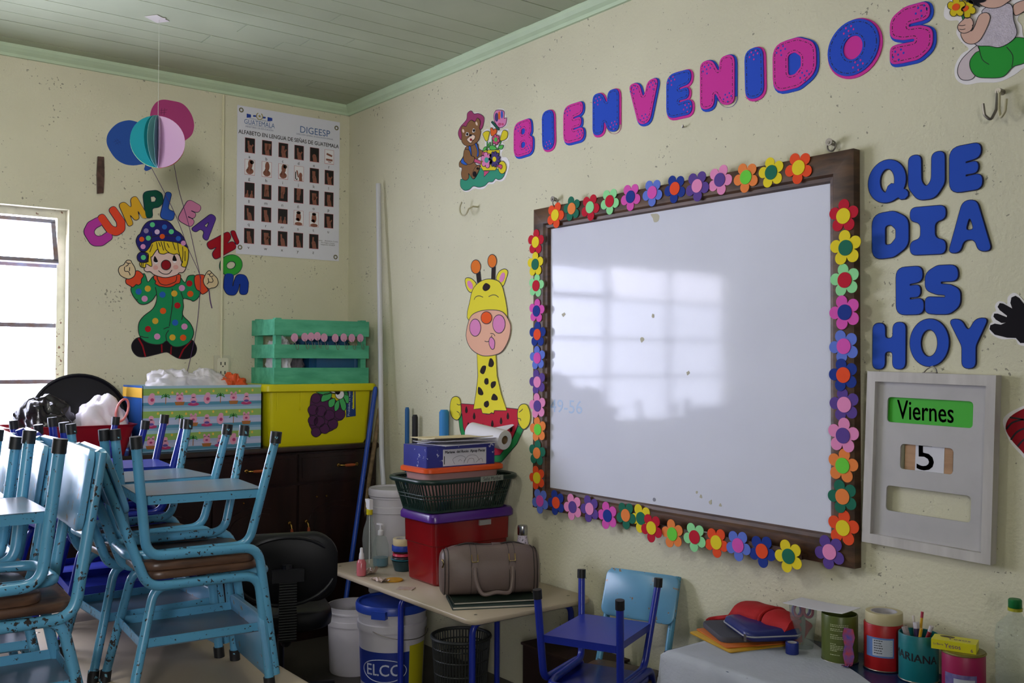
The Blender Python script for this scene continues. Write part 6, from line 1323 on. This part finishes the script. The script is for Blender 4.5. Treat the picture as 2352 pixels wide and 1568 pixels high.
MB().tube([V((.22*math.cos(a)*.96, -.265+.0*math.sin(a)+(.022*(math.cos(a)**2)), .665+.145*math.sin(a)*.98)) for a in [2*math.pi*k/36 for k in range(36)]], .008, 8, closed=True).build('back_edge', OPL, t)
mb = MB(); mb.tube(fillet3([V((0, -.05, .375)), V((0, -.29, .37)), V((0, -.315, .45)), V((0, -.30, .70))], .05), .022, 10)
for k in range(22): zz = .40+.011*k; mb.tube([V((-.036, -.335, zz)), V((.036, -.335, zz))], .0048, 6)
mb.box((0, -.318, .515), (.07, .03, .25)); mb.box((0, -.325, .66), (.13, .03, .05)); mb.build('spine_cover', OPL, t)
MB().tube([V((0, 0, .07)), V((0, 0, .39))], .026, 14).build('gas_column', OPL, t)
for k in range(5):
    a = 2*math.pi*k/5+.3; e = V((.27*math.cos(a), .27*math.sin(a), .065)); MB().tube([V((0, 0, .095)), e], [.026, .016], 10).build('base_arm', OPL, t)
    MB().lathe([(.026, -.012), (.028, -.008), (.028, .008), (.026, .012)], V((e.x, e.y, .028)), 16, Matrix.Rotation(math.pi/2, 3, 'Y')@Matrix.Rotation(a, 3, 'X')).build('caster', OPL, t)
# red bin low under the chair
c = (.86, -.95, 0); t = thing('red_bin', 'dark red bin on the floor between the office chair and the cabinet', 'bin', c)
MB().lathe([(.10, 0), (.105, .005), (.13, .22), (.134, .225), (.124, .225), (.10, .02)], c, 28).build('pail', RT, t, world=True, angle=40)
# ------------------------------------------------------------------ cloth-covered table on the right
T2 = .60; tx0, tx1, ty0, ty1 = 3.195, 4.55, -.535, -.03
t = thing('school_table', 'table by the right wall with a dark blue top mostly hidden under a white cloth', 'table', ((tx0+tx1)/2, (ty0+ty1)/2, 0))
MB().box(((tx0+tx1)/2, (ty0+ty1)/2, T2-.012), (tx1-tx0, ty1-ty0, .024)).build('table_top', M('glossy_navy_sheet', '#16305c', rough=.22, var=.2, vscale=8, bump=.2, bscale=14), t, world=True, smooth=False)
for x in (tx0+.05, tx1-.05):
    for y in (ty0+.05, ty1-.05): MB().tube([(x, y, 0), (x, y, T2-.024)], .0155, 12).build('leg', DB, t, world=True)
# white cloth: covers the left end and the front strip, hangs over front and left edges
CLOTH = M('grey_white_cloth', '#b2b6c2', rough=.85, var=.05, vscale=10, bump=.15, bscale=90)
vs, fs = [], []; nx_, ny_ = 64, 40
inner = lambda x: -.045 if x < 3.40 else max(-.40, -.045-.62*(x-3.40))
for i in range(nx_+1):
    for j in range(ny_+1):
        s = i/nx_; u = -.24+s*(tx1-tx0+.24+.02); q = j/ny_
        x = tx0+u; drop = 0
        if u < 0: x = tx0-.006-.03*(-u)/.24+.008*math.sin(j*.7)*(-u)/.24; drop = -u
        yi = inner(max(x, tx0)); ln = (yi-ty0)+.26; v = q*ln
        if v <= yi-ty0: y = yi-v; dr2 = 0
        else:
            dr2 = v-(yi-ty0); y = ty0-.006-.05*dr2-.010*math.sin(i*.55)*dr2/.26*1.5
        z = T2+.0025-drop-dr2*(1 if drop == 0 else .0)
        if drop > 0 and dr2 > 0: z = T2+.0025-max(drop, dr2); 
        if drop == 0 and dr2 == 0: z += .0014*noise.noise(V((x*9, y*9, 1)))+.0012
        vs.append(V((x, y, z)))
m = len(vs); vs += [p+V((-.0012 if p.z < T2-.01 else 0, -.0012 if p.z < T2-.01 else 0, .0012)) for p in vs]
for i in range(nx_):
    for j in range(ny_): a = i*(ny_+1)+j; fs += [(a, a+1, a+ny_+2, a+ny_+1), (a+m+ny_+1, a+m+ny_+2, a+m+1, a+m)]
edge = list(range(ny_+1))+[i*(ny_+1)+ny_ for i in range(1, nx_+1)]+[nx_*(ny_+1)+j for j in range(ny_-1, -1, -1)]+[i*(ny_+1) for i in range(nx_-1, 0, -1)]
for a, b in zip(edge, edge[1:]+edge[:1]): fs.append((a, b, b+m, a+m))
o = MB().add(vs, fs).build('tablecloth', CLOTH, None, loc=(tx0+.3, ty0+.2, T2), angle=60); tag(o, 'greyish white cloth spread over the left and front of the right-hand table', 'tablecloth')
TT = T2+.0055
def on2(x, y, z=None): p = at_z(x, y, TT); return (p.x, p.y, TT if z is None else z)
# folders, pouches
pc = V((3.285, -.175, 0)); rz = Rd(-22)
def slab(name, lab, cat, c, w, d, h, rz, mat, z, r=.01, group=None):
    t = thing(name, lab, cat, (c[0], c[1], z), rz, group)
    MB().loft([[V((x, y, zz)) for x, y in offset_poly(rrect(w, d, r, 4), o)] for zz, o in ((0, -.001), (h*.2, 0), (h*.8, 0), (h, -.002))]).build('cover', mat, t, angle=50); return t
slab('folder', 'yellow folder at the bottom of the pile on the cloth', 'folder', (3.275, -.215), .25, .30, .006, rz+.1, M('folder_yellow', '#c4962a', rough=.5), TT)
slab('folder', 'orange folder above the yellow one in the pile on the cloth', 'folder', (3.275, -.205), .235, .28, .004, rz-.02, M('folder_orange', '#c86a2a', rough=.5), TT+.0065)
slab('grey_pouch', 'flat grey pouch between the folders and the blue pencil case', 'pouch', (3.262, -.185), .22, .27, .018, rz-.15, M('grey_fabric', '#4a4a54', rough=.8), TT+.011, .03)
t = thing('pencil_case', 'dark blue zipped pencil case under the red cloth roll', 'pencil case', (3.325, -.195, TT+.0295), rz-.12)
PCM = M('navy_vinyl', '#20286c', rough=.35, bump=.06, bscale=30)
MB().loft([[V((x*s_, y*s_, z_+.006*noise.noise(V((x*14, y*14, z_*20))))) for x, y in rrect(.225, .20, .035, 6)] for z_, s_ in ((.0, .92), (.008, .99), (.018, 1.0), (.030, .96), (.036, .85))]).build('case_body', PCM, t, angle=60)
MB().tube([V((x*1.01, y*1.01, .016)) for x, y in rrect(.225, .20, .035, 6)], .0028, 6, closed=True).build('zip', M('zip_grey', '#9a9aa4', rough=.4), t)
MB().box((.105, -.103, .014), (.008, .006, .022)).build('zip_pull', STEEL, t, smooth=False)
RF = M('red_cloth', '#a81418', rough=.8, bump=.12, bscale=120)
t = thing('red_cloth_roll', 'bright red cloth roll tied with a ribbon on top of the pencil case', 'cloth', (3.315, -.135, TT+.068), Rd(-12))
vs, fs = [], []; n1, n2 = 28, 22
for i in range(n1+1):
    u = i/n1*2-1
    for j in range(n2):
        a = 2*math.pi*j/n2; k = 1+.10*noise.noise(V((u*2.5, math.cos(a)*1.5, math.sin(a)*1.5)))-.22*math.exp(-((u-.1)/.07)**2)
        vs.append(V((u*.135+.01*math.sin(a*3)*abs(u)**3, math.cos(a)*.068*k*(1-.12*u), math.sin(a)*.036*k+(-.012*(u*u)))))
for i in range(n1):
    for j in range(n2): fs.append((i*n2+j, i*n2+(j+1) % n2, (i+1)*n2+(j+1) % n2, (i+1)*n2+j))
fs += [tuple(reversed(range(n2))), tuple(n1*n2+j for j in range(n2))]
MB().add(vs, fs).build('roll', RF, t, angle=60)
mb = MB(); mb.tube([V((.014, math.cos(a)*.062, math.sin(a)*.034)) for a in [2*math.pi*k/24 for k in range(24)]], .006, 8, closed=True)
mb.loft([[V((x+a, -.05-b, zz)) for x, b, zz in ((-.012, 0, .002), (.012, 0, .002), (.012, 0, -.002), (-.012, 0, -.002))] for a, b in ((0.014, 0),)]+[[V((-.03-.006, -.085, -.022)), V((-.03+.018, -.092, -.022)), V((-.03+.018, -.092, -.026)), V((-.03-.006, -.085, -.026))], [V((-.055, -.115, -.030)), V((-.03, -.125, -.030)), V((-.03, -.125, -.034)), V((-.055, -.115, -.034))]])
mb.build('ribbon_tie', RF, t)
MB().tube([V(p) for p in catmull_open([(-.125, -.03, -.022), (-.16, -.06, -.032), (-.20, -.07, -.044), (-.215, -.095, -.05), (-.205, -.11, -.052)], 5)], .009, 8).build('loose_strap', RF, t)
# clear cup with scissors
def can_(name, lab, cat, c, r, h, bodym, inner=.9, rim=True):
    t = thing(name, lab, cat, c)
    MB().lathe([(r*.97, 0), (r, .003), (r, h-.002), (r*.985, h), (r*.93, h), (r*.92, .006), (.001, .006)], c, 40, None, True, False).build('can_body', bodym, t, world=True, angle=40)
    if rim: MB().tube([V((c[0]+r*math.cos(a), c[1]+r*math.sin(a), c[2]+.003)) for a in [2*math.pi*k/40 for k in range(40)]], .0022, 6, closed=True).build('bottom_rim', STEEL, t, world=True)
    return t
def label_on(t, c, r, a0, a1, z0, z1, name, mat, off=.0004, th=.0009):
    n = 20; camd = math.atan2(CAM.y-c[1], CAM.x-c[0]); vs = []
    for k in range(n+1):
        a = camd+a0+(a1-a0)*k/n
        for zz in (z0, z1):
            for r_ in (r+off, r+off+th): vs.append(V((c[0]+r_*math.cos(a), c[1]+r_*math.sin(a), c[2]+zz)))
    fs = [(k*4+1, k*4+5, k*4+7, k*4+3) for k in range(n)]+[(k*4+2, k*4+3, k*4+7, k*4+6) for k in range(n)]+[(k*4, k*4+4, k*4+5, k*4+1) for k in range(n)]+[(0, 1, 3, 2), (n*4, n*4+2, n*4+3, n*4+1)]
    return MB().add(vs, fs).build(name, mat, t, world=True, angle=50)
def on_can(c, r, a_c, zc):
    camd = math.atan2(CAM.y-c[1], CAM.x-c[0])
    return lambda x, y: V((c[0]+r*math.cos(camd+a_c+x/r), c[1]+r*math.sin(camd+a_c+x/r), c[2]+zc+y))
c = (3.455, -.145, T2+.001); t = thing('plastic_cup', 'clear plastic cup holding scissors beside the green can', 'cup', c)
MB().lathe([(.030, 0), (.032, .003), (.047, .150), (.049, .152), (.0455, .150), (.031, .005), (.001, .005)], c, 32, None, True, False).build('cup_wall', CLR, t, world=True, angle=40)
def scissors(lab, c, ang, mat):
    t = thing('scissors', lab, 'scissors', c, ang)
    for s in (-1, 1):
        MB().tube([V((.016*s+.014*math.cos(a), 0, .118+.020*math.sin(a))) for a in [2*math.pi*k/20 for k in range(20)]], .0045, 8, closed=True).build('finger_loop', mat, t)
        MB().loft([[V((s*x, s*.0012+y, zz)) for x, y in ((-w, -.001), (w, -.001), (w, .001), (-w, .001))] for zz, x, w in ((.004, .001, .0015), (.06, .002, .006), (.098, .012, .006))]).build('blade', STEEL, t, smooth=False)
scissors('pink handled scissors in the clear cup', (c[0]+.004, c[1]-.004, c[2]+.008), Rd(30), M('scissor_pink', '#b02c5c', rough=.4)); scissors('purple handled scissors in the clear cup, left of the pink ones', (c[0]-.010, c[1]+.004, c[2]+.008), Rd(60), M('scissor_purple', '#58248c', rough=.4))
tape_roll('shiny dark blue ribbon spool lying before the clear cup', (3.475, -.232, TT), .021, .036, '#1c2c7c', CORE, None)
cg = (3.60, -.155, T2+.001); OL = M('olive_can', '#55602a', rough=.35, var=.1)
t = can_('food_can', 'olive green can with pale print under the white paper', 'can', cg, .056, .148, OL)
tm = MB(); f = on_can(cg, .0568, 0, 0)
tr = random.Random(3)
for zz, w in ((.122, .055), (.117, .055), (.109, .03), (.104, .05), (.09, .022), (.084, .045), (.079, .04), (.062, .018), (.056, .04), (.051, .042), (.046, .038), (.041, .02), (.028, .03)):
    x = -.03
    while x < -.03+w:
        l = tr.uniform(.003, .008); tm.add([f(x, zz), f(x+l, zz), f(x+l, zz+.0022), f(x, zz+.0022)], [(0, 1, 2, 3)]); x += l+.0015
tm.build('fine_print', M('can_print', '#b0b490', rough=.5), t, world=True, smooth=False)
o = sheetpile('paper_sheet', 'white lined paper sheet lying across the cup and the olive can', 3.525, -.145, .215, .115, Rd(4), T2+.1535, PPR, .02); o['group'] = 'loose papers'
crumple('torn_carton', 'torn blue printed carton piece standing by the red can', (3.665, -.215, TT), .02, .03, M('carton_print', '#2a4a98', rough=.4, hex2='#a83a34', vscale=40), 3, .01)
o = MB().loft([[V((3.66+x, -.200+y+.01*zz, TT+zz)) for x, y in ((-.016*w, -.001), (.016*w, .003), (.016*w, .005), (-.016*w, .001))] for zz, w in ((.0, .7), (.03, 1.2), (.06, .8), (.09, 1.3), (.115, .9))]).build('torn_carton', M('carton_print', '#2a4a98', rough=.4, hex2='#a83a34', vscale=40), None, loc=(3.66, -.2, TT), smooth=False); tag(o, 'upright torn carton strip in blue and red between olive and red can', 'carton')
cr = (3.728, -.115, T2+.001); RC = M('red_can', '#a8181c', rough=.4)
t = can_('pencil_can', 'red can with a blue and white name label, tape roll on top', 'can', cr, .0575, .142, RC)
label_on(t, cr, .0575, -.95, .55, .045, .105, 'label_border', M('label_blue', '#5a7ab8', rough=.5)); label_on(t, cr, .0575, -.55, .48, .050, .100, 'label_white', M('label_whitish', '#b8bcc8', rough=.5), .0012)
tm = MB(); f = on_can(cr, .0602, 0, 0)
for k in range(6):
    zz = .056+.0075*k; tm.add([f(-.028, zz), f(.024, zz), f(.024, zz+.001), f(-.028, zz+.001)], [(0, 1, 2, 3)]); x = -.028
    while x < -.005: l = tr.uniform(.003, .007); tm.add([f(x, zz+.0015), f(x+l, zz+.0015), f(x+l, zz+.0038), f(x, zz+.0038)], [(0, 1, 2, 3)]); x += l+.0012
tm.build('label_print', INK, t, world=True, smooth=False)
tape_roll('thick cream masking tape roll on top of the red can', (cr[0]+.004, cr[1]-.002, cr[2]+.1425), .0555, .034, '#c0b48e', M('tape_core_white', '#b8b4b8', rough=.5))
ct = (3.852, -.128, T2+.001); TC = M('teal_can', '#117078', rough=.4)
t = can_('pencil_can', 'teal can with a hand written name, full of pens', 'can', ct, .0565, .138, TC)
tm = MB(); f = on_can(ct, .0571, -.30, .075)
for e in (0, .0008, .0016): text_mb(tm, 'MARIANA', lambda x, y: f(x+e, y+x*-.10), size=.034)
tm.build('hand_writing', INK, t, world=True, smooth=False)
def pen(lab, dx, dy, lx, ly, h, r, hx, tip=None, name='pen'):
    a = V((ct[0]+dx, ct[1]+dy, ct[2]+.009)); b = V((ct[0]+lx, ct[1]+ly, ct[2]+h)); t = thing(name, lab, name, a)
    d = (b-a).normalized(); MB().tube([a, b-d*.018], r, 10).build('barrel', M('pen_'+hx[1:], hx, rough=.35), t, world=True); MB().tube([b-d*.018, b], r*1.03, 10).build('end_tip', M('pen_'+(tip or hx)[1:], tip or hx, rough=.4), t, world=True)
pen('yellow pencil with a red eraser standing tallest in the teal can', -.01, .005, -.004, .03, .195, .0042, '#c89a28', '#a8344c', 'pencil'); pen('grey marker leaning left in the teal can', .01, -.01, -.038, -.012, .150, .009, '#8a7e86', '#a09498'); pen('pale marker with white end in the middle of the teal can', .01, .0, -.012, .008, .165, .009, '#3a3058', '#c8c2cc'); pen('yellow pencil lying low in the teal can', -.01, -.01, .022, -.022, .158, .0045, '#d0a428', '#c89a28', 'pencil')
pen('red pen with white end leaning right in the teal can', -.015, .0, .040, .004, .165, .006, '#a02430', '#c4bcc4'); pen('slim pink pencil leaning left at the back of the teal can', .0, .0, -.032, .028, .178, .0038, '#b09098', '#d4ccc8', 'pencil')
cp = (4.005, -.155, T2+.001); PC2 = M('magenta_can', '#9c1c50', rough=.4)
t = can_('pencil_can', 'magenta can with a printed label carrying the crayon box', 'can', cp, .058, .125, PC2); label_on(t, cp, .058, -.95, .6, -.0+.006, .070, 'label_border', M('label_violet', '#54508c', rough=.5, hex2='#7a6c9c', vscale=60)); label_on(t, cp, .058, -.45, .5, .010, .058, 'label_white', M('label_whitish', '#b8bcc8', rough=.5), .0012)
MB().tube([V((cp[0]+.0585*math.cos(a), cp[1]+.0585*math.sin(a), cp[2]+.123)) for a in [2*math.pi*k/40 for k in range(40)]], .0025, 6, closed=True).build('top_rim', M('olive_rim', '#7a702c', rough=.4), t, world=True)
MB().lathe([(.001, .1245), (.057, .1245), (.057, .127), (.001, .127)], cp, 36).build('can_lid', M('olive_rim', '#7a702c', rough=.4), t, world=True)
zc_ = cp[2]+.1275; t = thing('crayon_box', 'small bright yellow crayon box on the magenta can', 'box', (cp[0]-.02, cp[1]-.01, zc_), Rd(20))
CYL = M('crayon_yellow', '#d4cc1c', rough=.4)
MB().box((0, 0, .0135), (.118, .062, .027)).build('carton', CYL, t, smooth=False)
tm = MB(); text_mb(tm, '6', lambda x, y: V((.048+x, -.0316, .008+y)), size=.014); text_mb(tm, 'La Barra', lambda x, y: V((-.04+x, -.0316, .015+y)), size=.008); text_mb(tm, 'Yesos', lambda x, y: V((-.002+x, -.0316, .013+y)), size=.018); text_mb(tm, 'Yesos', lambda x, y: V((.012+x, y-.004, .0274)), size=.026)
tm.build('box_print', M('crayon_print', '#5c2c74', rough=.5), t, smooth=False)
mb = MB(); mb.prism(Plane((0, 0, .0270), (1, 0, 0), (0, 1, 0), (0, 0, 1)), ellipse(-.022, .016, .02, .009, 16), 0, .0005); mb.build('picture_window', M('crayon_dark', '#3c2c20', rough=.5), t, smooth=False)
# clear bottle with green cap at the right edge
bq = (4.165, -.185, T2+.001); t = thing('plastic_bottle', 'large clear plastic bottle with a green cap at the right edge', 'bottle', bq)
pr_ = [(.040, .0), (.050, .008)]
for k in range(7): pr_ += [(.0505, .02+.026*k), (.0475, .028+.026*k), (.0505, .036+.026*k)]
pr_ += [(.050, .215), (.046, .235), (.020, .262), (.014, .275), (.014, .292)]
MB().lathe(pr_, bq, 36, None, True, False).build('bottle_wall', CLR, t, world=True, angle=60)
MB().lathe([(.0185, .276), (.0185, .284)], bq, 24).build('yellow_ring', M('ring_yellow', '#a8a428', rough=.4), t, world=True); MB().lathe([(.0165, .2845), (.0175, .286), (.0175, .305), (.015, .308)], bq, 24).build('green_cap', M('cap_green', '#0e6a34', rough=.4), t, world=True)
# the bulb that lights the room, on a cord from the ceiling
lt = thing('hanging_bulb', 'bare bulb on a short cord below the ceiling, out of the photo', 'lamp', (2.7, -2.45, H))
MB().tube([(2.7, -2.45, H), (2.7, -2.45, 2.90)], .004, 6).build('cord', M('cord_white', '#b8b4a8', rough=.5), lt, world=True)
MB().lathe([(.018, .0), (.02, .01), (.02, .05), (.012, .055)], (2.7, -2.45, 2.86), 16).build('socket', M('socket_white', '#c8c4b8', rough=.4), lt, world=True)
bm_ = bpy.data.materials.new('lit_bulb'); bm_.use_nodes = True; bm_.node_tree.nodes['Principled BSDF'].inputs['Emission Color'].default_value = (1, .95, .85, 1); bm_.node_tree.nodes['Principled BSDF'].inputs['Emission Strength'].default_value = 12
MB().lathe([(.012, .09), (.016, .075), (.028, .045), (.03, .03), (.024, .012), (.010, .001)], (2.7, -2.45, 2.775), 20).build('glass_bulb', bm_, lt, world=True)
